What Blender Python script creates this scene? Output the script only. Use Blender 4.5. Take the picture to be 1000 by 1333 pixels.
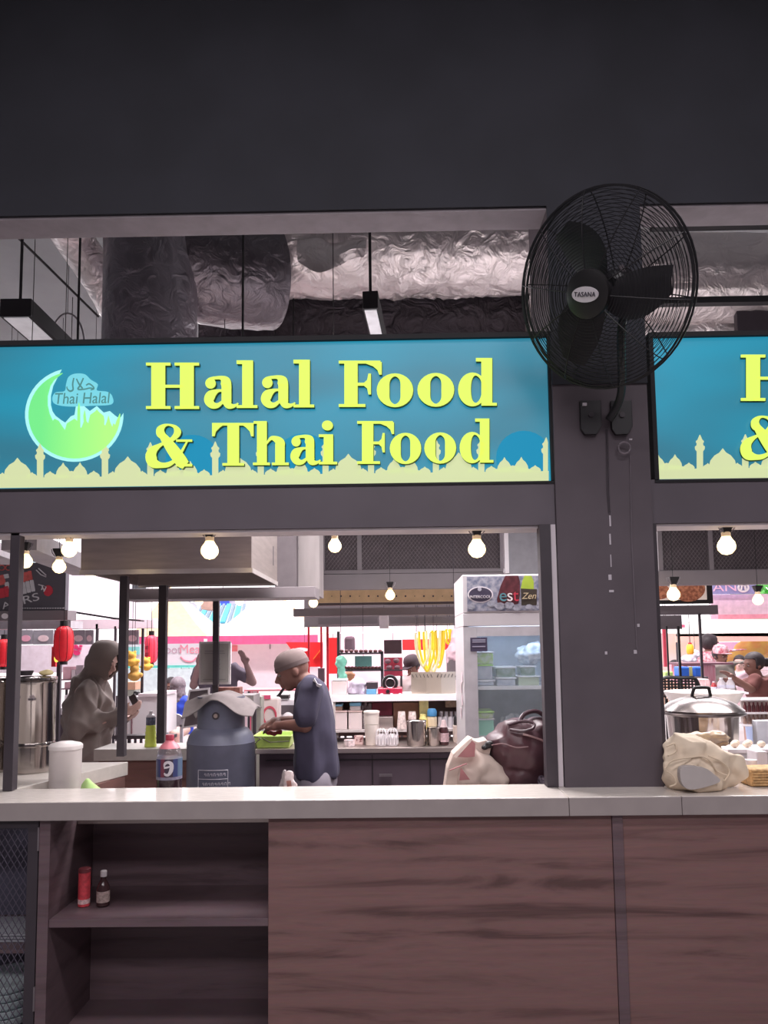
import bpy, bmesh, math, random
from mathutils import Vector, Matrix, noise
from mathutils.geometry import tessellate_polygon
random.seed(7)
PI = math.pi
for o in list(bpy.data.objects): bpy.data.objects.remove(o)
SC = bpy.context.scene
COL = SC.collection

# ---------------------------------------------------------------- camera
F = 963.0
cam_d = bpy.data.cameras.new('camera'); cam = bpy.data.objects.new('camera', cam_d); COL.objects.link(cam)
cam_d.sensor_fit = 'VERTICAL'; cam_d.sensor_height = 36; cam_d.lens = 36*F/1333
cam_d.shift_y = 0.0675; cam_d.clip_start = 0.05; cam_d.clip_end = 200
CAM_R = Matrix.Rotation(math.radians(0.7), 3, 'Z') @ Matrix.Rotation(math.radians(95), 3, 'X') @ Matrix.Rotation(-0.012, 3, 'Z')
EYE = Vector((0, 0, 1.6))
cam.matrix_world = Matrix.Translation(EYE) @ CAM_R.to_4x4()
SC.camera = cam

# ---------------------------------------------------------------- world, lights, exposure
SC.view_settings.view_transform = 'Standard'
SC.view_settings.look = 'None'
SC.view_settings.exposure = 0.0
SC.view_settings.gamma = 1.0
SC.view_settings.use_curve_mapping = False
w = bpy.data.worlds.new('sky'); SC.world = w; w.use_nodes = True
bg = w.node_tree.nodes['Background']
bg.inputs[0].default_value = (1.0, 0.93, 0.965, 1); bg.inputs[1].default_value = 2.6

def area_light(name, loc, size, sizey, power, col, rot=(0, 0, 0)):
    d = bpy.data.lights.new(name, 'AREA'); d.shape = 'RECTANGLE'; d.size = size; d.size_y = sizey
    d.energy = power; d.color = col
    o = bpy.data.objects.new(name, d); o.location = loc; o.rotation_euler = rot; COL.objects.link(o)
    return o
# the hall's own tube lights: in front of the counter, above the stalls, over the aisle behind them
area_light('hall_light', (0.3, 0.6, 4.9), 4.0, 0.5, 105, (1, .94, .97))
area_light('hall_light', (0, -3.0, 4.9), 6.0, 1.0, 250, (1, .93, .97))
area_light('stall_light', (-.9, 4.3, 3.2), 1.2, .4, 30, (1, .95, .95))
area_light('stall_light', (.2, 4.1, 2.9), 1.6, .6, 85, (1, .95, .96))
area_light('stall_light', (2.3, 4.3, 2.9), 1.6, .6, 55, (1, .95, .96))
area_light('aisle_light', (-1.5, 8.2, 4.8), 5.0, 1.0, 520, (1, .94, .97))
area_light('aisle_light', (3.5, 8.2, 4.8), 4.0, 1.0, 380, (1, .94, .97))

area_light('duct_fill_light', (-.1, 4.0, 2.75), 3.0, 0.15, 7, (1, .93, .96), (PI, 0, 0))  # added upward fill, no fixture, brightens the foil ducts from below
area_light('duct_fill_light', (2.4, 4.3, 2.75), 1.6, 0.15, 5, (1, .93, .96), (PI, 0, 0))  # same added fill for the ducts beyond the pillar

# ---------------------------------------------------------------- pixel <-> world helpers
def pt(px, py, Y):
    """the world point on the plane y = Y that stands at photo position (px, py)"""
    d = CAM_R @ Vector(((px-500)/F, (-(py-666.5)+0.0675*1333)/F, -1))
    return EYE + d*(Y/d.y)
def ppx(Y): return Y/F

# ---------------------------------------------------------------- materials
def lin(c):
    c = c/255.0
    return c/12.92 if c <= .04045 else ((c+.055)/1.055)**2.4
def rgb(*c): return (lin(c[0]), lin(c[1]), lin(c[2]), 1)
MATS = {}
def mat(name, c, rough=.6, metal=0.0, emit=0.0, var=.08, scale=12.0, bump=0.0, stretch=(1, 1, 1), alpha=1.0, trans=0.0, coat=0.0, c2=None, lo=.35, hi=.65, detail=4.0):
    if name in MATS: return MATS[name]
    m = bpy.data.materials.new(name); m.use_nodes = True; MATS[name] = m
    nt = m.node_tree; N = nt.nodes; L = nt.links; p = N['Principled BSDF']
    col = rgb(*c) if max(c) > 1.01 or isinstance(c[0], int) else (c[0], c[1], c[2], 1)
    p.inputs['Roughness'].default_value = rough; p.inputs['Metallic'].default_value = metal
    p.inputs['Alpha'].default_value = alpha; p.inputs['Transmission Weight'].default_value = trans
    p.inputs['Coat Weight'].default_value = coat
    tc = N.new('ShaderNodeTexCoord'); mp = N.new('ShaderNodeMapping'); nz = N.new('ShaderNodeTexNoise')
    mp.inputs['Scale'].default_value = stretch
    nz.inputs['Scale'].default_value = scale; nz.inputs['Detail'].default_value = detail
    L.new(tc.outputs['Object'], mp.inputs[0]); L.new(mp.outputs[0], nz.inputs['Vector'])
    rp = N.new('ShaderNodeValToRGB'); rp.color_ramp.elements[0].position = lo; rp.color_ramp.elements[1].position = hi
    if c2: b = rgb(*c2)
    else: b = tuple(min(1, x*(1+var)) for x in col[:3])+(1,)
    a = col if c2 else tuple(x*(1-var) for x in col[:3])+(1,)
    rp.color_ramp.elements[0].color = a; rp.color_ramp.elements[1].color = b
    L.new(nz.outputs['Fac'], rp.inputs[0])
    L.new(rp.outputs[0], p.inputs['Base Color'])
    if emit:
        L.new(rp.outputs[0], p.inputs['Emission Color']); p.inputs['Emission Strength'].default_value = emit
    if bump:
        bp = N.new('ShaderNodeBump'); bp.inputs['Strength'].default_value = bump; bp.inputs['Distance'].default_value = .01
        L.new(nz.outputs['Fac'], bp.inputs['Height']); L.new(bp.outputs[0], p.inputs['Normal'])
    return m
def glow(name, c, s=1.0):
    if name in MATS: return MATS[name]
    m = bpy.data.materials.new(name); m.use_nodes = True; MATS[name] = m
    p = m.node_tree.nodes['Principled BSDF']; col = rgb(*c)
    p.inputs['Base Color'].default_value = tuple(x*.3 for x in col[:3])+(1,); p.inputs['Emission Color'].default_value = col
    p.inputs['Emission Strength'].default_value = s; p.inputs['Roughness'].default_value = .5
    p.inputs['Specular IOR Level'].default_value = .1
    return m

# ---------------------------------------------------------------- mesh builder
ORG = {}
class MB:
    def __init__(s): s.v = []; s.f = []
    def add(s, vs, fs):
        n = len(s.v); s.v += [Vector(v) for v in vs]; s.f += [tuple(i+n for i in f) for f in fs]; return s
    def box(s, x0, x1, y0, y1, z0, z1):
        v = [(x, y, z) for z in (z0, z1) for y in (y0, y1) for x in (x0, x1)]
        return s.add(v, [(0, 2, 3, 1), (4, 5, 7, 6), (0, 1, 5, 4), (2, 6, 7, 3), (0, 4, 6, 2), (1, 3, 7, 5)])
    def obox(s, c, size, M):
        hx, hy, hz = size[0]/2, size[1]/2, size[2]/2
        v = [Vector(c)+M @ Vector((x, y, z)) for z in (-hz, hz) for y in (-hy, hy) for x in (-hx, hx)]
        return s.add(v, [(0, 2, 3, 1), (4, 5, 7, 6), (0, 1, 5, 4), (2, 6, 7, 3), (0, 4, 6, 2), (1, 3, 7, 5)])
    def bar(s, a, b, w, t=None):
        a = Vector(a); b = Vector(b); d = (b-a); q = d.to_track_quat('Z', 'Y').to_matrix()
        return s.obox((a+b)/2, (w, t or w, d.length), q)
    def pbox(s, px0, px1, py0, py1, Y, dep):
        """a box whose front face fills that photo rectangle at depth Y"""
        xm = (px0+px1)/2; ym = (py0+py1)/2
        return s.box(pt(px0, ym, Y).x, pt(px1, ym, Y).x, Y, Y+dep, pt(xm, py1, Y).z, pt(xm, py0, Y).z)
    def lathe(s, prof, c=(0, 0, 0), n=24, sx=1, sy=1, M=None):
        c = Vector(c); vs = []; fs = []
        for r, z in prof:
            for k in range(n):
                a = 2*PI*k/n; p = Vector((r*math.cos(a)*sx, r*math.sin(a)*sy, z))
                vs.append(c+(M @ p if M else p))
        m = len(prof)
        for i in range(m-1):
            for k in range(n):
                k2 = (k+1) % n; fs.append((i*n+k, i*n+k2, (i+1)*n+k2, (i+1)*n+k))
        if prof[0][0] > 1e-6: fs.append(tuple(range(n-1, -1, -1)))
        if prof[-1][0] > 1e-6: fs.append(tuple((m-1)*n+k for k in range(n)))
        return s.add(vs, fs)
    def cyl(s, a, b, r0, r1=None, n=16):
        a = Vector(a); b = Vector(b); d = b-a; q = d.to_track_quat('Z', 'Y').to_matrix()
        return s.lathe([(r0, 0), (r1 if r1 is not None else r0, d.length)], a, n, M=q)
    def ell(s, c, r, n=16, m=10, M=None):
        if not hasattr(r, '__len__'): r = (r, r, r)
        c = Vector(c); vs = []; fs = []
        for i in range(m+1):
            t = PI*i/m
            for k in range(n):
                a = 2*PI*k/n; p = Vector((r[0]*math.sin(t)*math.cos(a), r[1]*math.sin(t)*math.sin(a), -r[2]*math.cos(t)))
                vs.append(c+(M @ p if M else p))
        for i in range(m):
            for k in range(n):
                k2 = (k+1) % n; fs.append((i*n+k, i*n+k2, (i+1)*n+k2, (i+1)*n+k))
        return s.add(vs, fs)
    def tube(s, pts, r, n=8, closed=False):
        pts = [Vector(p) for p in pts]; m = len(pts); vs = []; fs = []; up = None
        for i in range(m):
            if closed: t = pts[(i+1) % m]-pts[i-1]
            else: t = pts[min(i+1, m-1)]-pts[max(i-1, 0)]
            t.normalize()
            if up is None: up = Vector((0, 0, 1)) if abs(t.z) < .9 else Vector((1, 0, 0))
            x = up.cross(t).normalized(); y = t.cross(x); up = y
            rr = r[i] if hasattr(r, '__len__') else r
            for k in range(n):
                a = 2*PI*k/n; vs.append(pts[i]+x*rr*math.cos(a)+y*rr*math.sin(a))
        for i in range(m if closed else m-1):
            j = (i+1) % m
            for k in range(n):
                k2 = (k+1) % n; fs.append((i*n+k, i*n+k2, j*n+k2, j*n+k))
        if not closed: fs += [tuple(range(n-1, -1, -1)), tuple((m-1)*n+k for k in range(n))]
        return s.add(vs, fs)
    def prism(s, loops, fn, t):
        """loops of 2-D points (outer, holes...), fn(u, v) -> world point of the front face, t = depth vector"""
        t = Vector(t); flat = [p for l in loops for p in l]; n = len(flat)
        tri = tessellate_polygon([[Vector((p[0], p[1], 0)) for p in l] for l in loops])
        fr = [Vector(fn(*p)) for p in flat]
        fs = [tuple(x) for x in tri]+[tuple(i+n for i in reversed(x)) for x in tri]; o = 0
        for l in loops:
            k = len(l); fs += [(o+i, o+(i+1) % k, n+o+(i+1) % k, n+o+i) for i in range(k)]; o += k
        return s.add(fr+[p+t for p in fr], fs)
    def jitter(s, amp, sc, seed=0):
        for v in s.v:
            v += noise.noise_vector(v*sc+Vector((seed, seed*2, seed*3)))*amp
        return s
    def build(s, name, m, parent=None, smooth=False, bevel=0, kind=None, origin=None, **kw):
        o0 = Vector(origin) if origin is not None else ORG.get(parent, Vector())
        me = bpy.data.meshes.new(name); me.from_pydata([v-o0 for v in s.v], [], s.f)
        bm = bmesh.new(); bm.from_mesh(me); bmesh.ops.recalc_face_normals(bm, faces=bm.faces); bm.to_mesh(me); bm.free()
        if m: me.materials.append(m)
        if smooth:
            me.polygons.foreach_set('use_smooth', [True]*len(me.polygons))
            me.update()
            try: me.set_sharp_from_angle(angle=math.radians(40))
            except Exception: pass
        o = bpy.data.objects.new(name, me); COL.objects.link(o); ORG[o] = o0
        if parent: o.parent = parent
        elif origin is not None: o.location = o0
        if bevel:
            b = o.modifiers.new('bevel', 'BEVEL'); b.width = bevel; b.segments = 2; b.limit_method = 'ANGLE'
        if kind: o['kind'] = kind
        for k, v in kw.items(): o[k] = v
        return o
def thing(name, label, cat, loc, group=None, kind=None):
    o = bpy.data.objects.new(name, None); o.empty_display_size = .05; COL.objects.link(o); o.location = loc; ORG[o] = Vector(loc)
    o['label'] = label; o['category'] = cat
    if group: o['group'] = group
    if kind: o['kind'] = kind
    return o
def one(mb, name, m, label, cat, base, group=None, **kw):
    o = mb.build(name, m, None, origin=base, **kw); o['label'] = label; o['category'] = cat
    if group: o['group'] = group
    return o
def dup(root, loc, label=None, group=None, rotz=None, scale=None, name=None):
    def cp(o, par):
        c = o.copy(); COL.objects.link(c)
        if par: c.parent = par
        for ch in KIDS.get(o, ()) or [x for x in o.children]: cp(ch, c)
        return c
    r = cp(root, None); r.location = loc
    if rotz is not None: r.rotation_euler = (0, 0, rotz)
    if scale: r.scale = (scale,)*3 if not hasattr(scale, '__len__') else scale
    if label: r['label'] = label
    if group: r['group'] = group
    return r
KIDS = {}
def struct(mb, name, m, parent=None, **kw):
    o = mb.build(name, m, parent, **kw)
    if not parent: o['kind'] = 'structure'
    return o
def crom(pts, n=8, closed=False):
    """Catmull-Rom through points of any dimension"""
    out = []; m = len(pts); P = [tuple(p) for p in pts]
    rng = range(m if closed else m-1)
    for i in rng:
        g = lambda j: P[j % m] if closed else P[max(0, min(m-1, j))]
        a, b, c, d = g(i-1), g(i), g(i+1), g(i+2)
        for k in range(n):
            t = k/n
            out.append(tuple(.5*((2*b[q])+(-a[q]+c[q])*t+(2*a[q]-5*b[q]+4*c[q]-d[q])*t*t+(-a[q]+3*b[q]-3*c[q]+d[q])*t**3) for q in range(len(b))))
    if not closed: out.append(P[-1])
    return out
def blob(prims, name, m, parent=None, voxel=.012, smooth=6, fold=0.0, fscale=8.0, stretch=(1, 1, 1), kind=None, origin=None, cut=None, seed=0, **kw):
    """fuse overlapping round forms into one continuous skin"""
    mb = MB()
    for p in prims:
        if p[0] == 'c':
            _, a, b, ra, rb = p; a = Vector(a); b = Vector(b)
            mb.cyl(a, b, ra, rb, 16) if (b-a).length > 1e-5 else None
            mb.ell(a, ra, 14, 8); mb.ell(b, rb, 14, 8)
        elif p[0] == 'e':
            mb.ell(p[1], p[2], 20, 14, p[3] if len(p) > 3 else None)
        elif p[0] == 'l':
            sec = crom(p[1], 6); n = 24; vs = [(x+rx*math.cos(2*PI*k/n), y+ry*math.sin(2*PI*k/n), z) for x, y, z, rx, ry in sec for k in range(n)]
            m_ = len(sec); mb.add(vs, [(i*n+k, i*n+(k+1) % n, (i+1)*n+(k+1) % n, (i+1)*n+k) for i in range(m_-1) for k in range(n)]+[tuple(range(n-1, -1, -1)), tuple((m_-1)*n+k for k in range(n))])
        elif p[0] == 'b': mb.obox(p[1], p[2], p[3] if len(p) > 3 else Matrix.Identity(3))
    o = mb.build(name, m, parent, origin=origin, smooth=False)
    r = o.modifiers.new('r', 'REMESH'); r.mode = 'VOXEL'; r.voxel_size = voxel
    sm = o.modifiers.new('s', 'SMOOTH'); sm.iterations = smooth; sm.factor = .5
    dg = bpy.context.evaluated_depsgraph_get(); me = bpy.data.meshes.new_from_object(o.evaluated_get(dg))
    o.modifiers.clear(); old = o.data; o.data = me; bpy.data.meshes.remove(old)
    if not me.materials: me.materials.append(m)
    if fold:
        nrm = [v.normal.copy() for v in me.vertices]
        for v in me.vertices:
            q = Vector((v.co.x*stretch[0], v.co.y*stretch[1], v.co.z*stretch[2]))*fscale+Vector((seed, seed, seed))
            f = 1-2*abs(noise.noise(q))+.5*noise.noise(q*2.3)
            v.co += nrm[v.index]*(f-.5)*fold
    if cut:
        for v in me.vertices: cut(v)
    me.polygons.foreach_set('use_smooth', [True]*len(me.polygons)); me.update()
    if kind: o['kind'] = kind
    for k, v in kw.items(): o[k] = v
    return o
def text(s, name, m, fn_loc, size, parent, rot=(PI/2, 0, 0), ext=.001, align='CENTER', sx=1.0, shear=0.0):
    c = bpy.data.curves.new(name, 'FONT'); c.body = s; c.size = size; c.extrude = ext; c.align_x = align; c.align_y = 'CENTER'; c.shear = shear
    o = bpy.data.objects.new(name, c); COL.objects.link(o)
    dg = bpy.context.evaluated_depsgraph_get(); me = bpy.data.meshes.new_from_object(o.evaluated_get(dg))
    bpy.data.objects.remove(o); bpy.data.curves.remove(c)
    me.materials.clear(); me.materials.append(m); me.transform(Matrix.Diagonal((sx, 1, 1, 1)))
    o = bpy.data.objects.new(name, me); COL.objects.link(o)
    o.parent = parent; o.location = Vector(fn_loc)-ORG.get(parent, Vector()); o.rotation_euler = rot
    return o

# ---------------------------------------------------------------- palette
M_black = mat('black_paint', (30, 29, 33), .8, var=.15, scale=3)
M_bulk = mat('bulkhead_paint', (44, 44, 52), .85, var=.12, scale=2.5)
M_pillar = mat('pillar_paint', (88, 79, 86), .7, var=.07, scale=5, bump=.04)
M_beam = mat('beam_paint', (92, 84, 92), .6, var=.06, scale=4)
M_beam2 = mat('grey_beam_paint', (120, 112, 116), .55, var=.05, scale=4)
M_dark = mat('dark_metal', (62, 55, 62), .5, var=.06)
M_rail = mat('pale_grey_soffit', (190, 180, 184), .6, var=.04)
M_top = mat('counter_stone', (228, 219, 212), .16, var=.04, scale=60, bump=.12, stretch=(.35, 1, 1), coat=.3)
M_topf = mat('counter_edge', (160, 150, 149), .5, var=.05, scale=8)
M_conc = mat('ceiling_concrete', (150, 155, 158), .9, var=.1, scale=1.5)
M_floor = mat('floor_tile', (150, 145, 145), .4, var=.08, scale=3)
M_white = mat('white_paint', (235, 228, 232), .5, var=.02)
M_steel = mat('stainless_steel', (190, 184, 182), .28, 1.0, var=.06, scale=3, stretch=(1, 1, 14))
M_steelb = mat('brushed_steel', (188, 176, 172), .42, 1.0, var=.08, scale=5, stretch=(1, 1, 8))
M_blk = mat('black_plastic', (28, 26, 28), .4, var=.1)
M_rail2 = mat('white_line_trim', (205, 196, 202), .5, var=.03)
def wood_mat(name, a, b):
    m = bpy.data.materials.new(name); m.use_nodes = True; N = m.node_tree.nodes; L = m.node_tree.links; p = N['Principled BSDF']
    tc = N.new('ShaderNodeTexCoord'); mp = N.new('ShaderNodeMapping'); mp.inputs['Scale'].default_value = (.55, 1, 6)
    L.new(tc.outputs['Object'], mp.inputs[0])
    n1 = N.new('ShaderNodeTexNoise'); n1.inputs['Scale'].default_value = 1.6; n1.inputs['Detail'].default_value = 6; n1.inputs['Distortion'].default_value = 1.1; n1.inputs['Roughness'].default_value = .62
    L.new(mp.outputs[0], n1.inputs['Vector'])
    wv = N.new('ShaderNodeTexWave'); wv.bands_direction = 'Z'; wv.inputs['Scale'].default_value = .55; wv.inputs['Distortion'].default_value = 9
    wv.inputs['Detail'].default_value = 4; wv.inputs['Detail Scale'].default_value = 1.3; L.new(mp.outputs[0], wv.inputs['Vector'])
    n2 = N.new('ShaderNodeTexNoise'); n2.inputs['Scale'].default_value = 30; n2.inputs['Detail'].default_value = 3; L.new(mp.outputs[0], n2.inputs['Vector'])
    mx = N.new('ShaderNodeMix'); mx.data_type = 'FLOAT'; mx.inputs[0].default_value = .86
    L.new(wv.outputs['Fac'], mx.inputs[2]); L.new(n1.outputs['Fac'], mx.inputs[3])
    rp = N.new('ShaderNodeValToRGB'); e = rp.color_ramp.elements
    e[0].position = .32; e[0].color = rgb(*b); e[1].position = .45; e[1].color = rgb(*a)
    x = e.new(.58); x.color = tuple(v*1.12 for v in rgb(*a)[:3])+(1,); x = e.new(.70); x.color = tuple(v*.86 for v in rgb(*a)[:3])+(1,)
    L.new(mx.outputs[0], rp.inputs[0])
    m2 = N.new('ShaderNodeMix'); m2.data_type = 'RGBA'; m2.blend_type = 'MULTIPLY'; m2.inputs[0].default_value = .25
    L.new(rp.outputs[0], m2.inputs[6]); L.new(n2.outputs['Color'], m2.inputs[7]); L.new(m2.outputs[2], p.inputs['Base Color'])
    p.inputs['Roughness'].default_value = .5
    return m
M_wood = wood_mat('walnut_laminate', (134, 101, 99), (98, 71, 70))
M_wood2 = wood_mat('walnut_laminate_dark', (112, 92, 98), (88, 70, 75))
M_wood3 = wood_mat('walnut_laminate_far', (135, 98, 92), (100, 70, 66))

# ================================================================= STRUCTURE
YF = 3.17           # plane of the pillar and of the bulkhead
struct(MB().box(-9, 9, -6, 12.2, -.1, 0), 'floor', M_floor)
struct(MB().box(-40, 40, 12.2, 60, -.14, -.02), 'ground', mat('pavement', (200, 192, 192), .8, var=.06, scale=2))
struct(MB().box(-9, 9, -6, 12.0, 5.1, 5.3), 'ceiling', M_conc)
struct(MB().box(-9.2, -9, -6, 12.0, 0, 5.3), 'wall_left', M_conc)
struct(MB().box(9, 9.2, -6, 12.0, 0, 5.3), 'wall_right', M_conc)
struct(MB().box(-9, 9, -6.2, -6, 0, 5.3), 'wall_back', mat('rear_wall_paint', (120, 112, 118), .8))
zb = pt(300, 277, YF).z
struct(MB().box(-8.9, 8.9, YF-.009, YF+.1, zb, 5.1), 'wall_front', M_bulk)
struct(MB().box(-8.9, 8.9, YF+.1, YF+.16, zb-.0, zb+.22), 'trim_1', M_rail2)
sof = MB().box(-8.9, 8.9, YF+.004, YF+.16, zb-.012, zb-.001)
struct(sof, 'trim_2', mat('grey_soffit', (132, 124, 130), .7))
# pillar, floor to bulkhead, with the paint marks on it
PXL = pt(722, 680, YF).x; PXL = (pt(735, 1015, YF).x+pt(722, 500, YF).x)/2; PXR = (pt(862, 1015, YF).x+pt(848, 500, YF).x)/2
PXL, PXR = pt(730, 840, YF).x, pt(857, 840, YF).x
pil = MB().box(PXL, PXR, YF, YF+.42, 0, 5.1)
pillar = struct(pil, 'pillar', M_pillar, origin=(PXL, YF, 0))
struct(MB().box(PXL-.001, PXR+.001, YF-.009, YF-.001, pt(790, 500, YF).z, zb), 'upper_pillar_shade', M_bulk)  # dark sheet that paints the shade on the upper pillar
M_mark = mat('pale_scuff', (190, 182, 190), .7)
sm = MB()
for (x, y0, y1, ww) in ((794, 671, 685, 2), (794, 695, 709, 2), (795, 722, 738, 1.2), (794, 748, 755, 4), (796, 768, 771, 6), (789, 848, 852, 3), (827, 846, 851, 4), (831, 812, 816, 3), (821, 571, 573, 4)):
    a = pt(x, y0, YF); b = pt(x, y1, YF); hw = ww*YF/F/2
    sm.box(a.x-hw, a.x+hw, YF-.0025, YF+.001, b.z, a.z)
struct(sm, 'scuff_mark', M_mark, pillar)
c1 = MB().tube([pt(790, 560, YF)-Vector((0, .006, 0)), pt(791, 640, YF)-Vector((0, .006, 0)), pt(793, 668, YF)-Vector((0, .006, 0))], .004, 6)
struct(c1, 'cable', M_dark, pillar)
c2_ = MB().tube([pt(820, 592, YF)-Vector((0, .004, 0)), pt(822, 700, YF)-Vector((0, .004, 0)), pt(829, 846, YF)-Vector((0, .004, 0))], .0028, 6)
struct(c2_, 'cable', mat('grey_cable', (105, 96, 104), .6), pillar)
# white lining strip and black edge post beside the pillar
def vpost(x0, x1, Y0, Y1, z0, z1): return MB().box(x0, x1, Y0, Y1, z0, z1)
ZC = 1.0            # counter height
zbm = 2.115         # underside of the sign beam
zbt = pt(300, 633, YF+.03).z
struct(vpost(PXL-.026, PXL-.004, YF+.01, YF+.03, ZC+.002, zbm), 'trim_3', M_rail2)
struct(vpost(PXL-.075, PXL-.027, YF+.0, YF+.06, ZC+.002, zbm), 'trim_4', M_dark)
struct(vpost(PXR+.002, PXR+.022, YF+.02, YF+.06, ZC+.002, zbm), 'trim_5', M_dark)
xl = pt(18, 850, YF+.05).x
struct(vpost(xl-.021, xl+.021, YF+.03, YF+.075, ZC+.002, zbm), 'post', M_dark, bevel=.002)
# beams under the signs, with the pale channel on their undersides
for (xa, xb, n) in ((-8.9, PXL-.001, '3'), (PXR+.001, 8.9, '4')):
    struct(MB().box(xa, xb, YF+.02, YF+.14, zbm, zbt), 'beam', M_beam)
    struct(MB().box(xa, xb, YF+.03, YF+.16, zbm-.012, zbm-.001), 'trim_6', M_rail)

# ================================================================= SIGNS
M_teal = None
def teal_mat():
    m = bpy.data.materials.new('backlit_teal_print'); m.use_nodes = True; N = m.node_tree.nodes; L = m.node_tree.links; p = N['Principled BSDF']
    tc = N.new('ShaderNodeTexCoord'); nz = N.new('ShaderNodeTexNoise'); nz.inputs['Scale'].default_value = 1.3; nz.inputs['Detail'].default_value = 1
    mp = N.new('ShaderNodeMapping'); mp.inputs['Scale'].default_value = (.8, 1, 2.6); L.new(tc.outputs['Object'], mp.inputs[0]); L.new(mp.outputs[0], nz.inputs['Vector'])
    rp = N.new('ShaderNodeValToRGB'); e = rp.color_ramp.elements
    e[0].position = .3; e[0].color = rgb(50, 114, 136); e[1].position = .72; e[1].color = rgb(30, 148, 180)
    L.new(nz.outputs['Fac'], rp.inputs[0]); L.new(rp.outputs[0], p.inputs['Emission Color']); p.inputs['Emission Strength'].default_value = 1.0
    p.inputs['Base Color'].default_value = rgb(20, 60, 70); p.inputs['Roughness'].default_value = .35
    return m
M_teal = teal_mat()
M_let = glow('yellow_green_letter_face', (218, 245, 104), 1.0)
M_letside = mat('letter_side', (70, 90, 40), .5)
M_sky = glow('cream_skyline_print', (206, 216, 166), .95)
M_moonbg = glow('pale_blue_moon_disc', (32, 136, 174), 1.0)
YS = YF+.035        # sign face plane
SP = lambda y: (lambda u, v: pt(u, v, y))
def box_poly(x0, y0, x1, y1): return [[(x0, y0), (x1, y0), (x1, y1), (x0, y1)]]
def ellp(cx, cy, rx, ry, n=28): return [(cx+rx*math.cos(2*PI*k/n), cy+ry*math.sin(2*PI*k/n)) for k in range(n)]
def vstroke(ctrl, n=8, mn=.0005):
    """ctrl: (x, y, width) -> polygon outline"""
    c = crom(ctrl, n); L = []; R = []
    for i in range(len(c)):
        a = c[max(0, i-1)]; b = c[min(len(c)-1, i+1)]; dx, dy = b[0]-a[0], b[1]-a[1]; d = math.hypot(dx, dy) or 1
        nx, ny = -dy/d, dx/d; h = max(mn, c[i][2])/2
        L.append((c[i][0]+nx*h, c[i][1]+ny*h)); R.append((c[i][0]-nx*h, c[i][1]-ny*h))
    return [[L[i], L[i+1], R[i+1], R[i]] for i in range(len(c)-1)]
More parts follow.
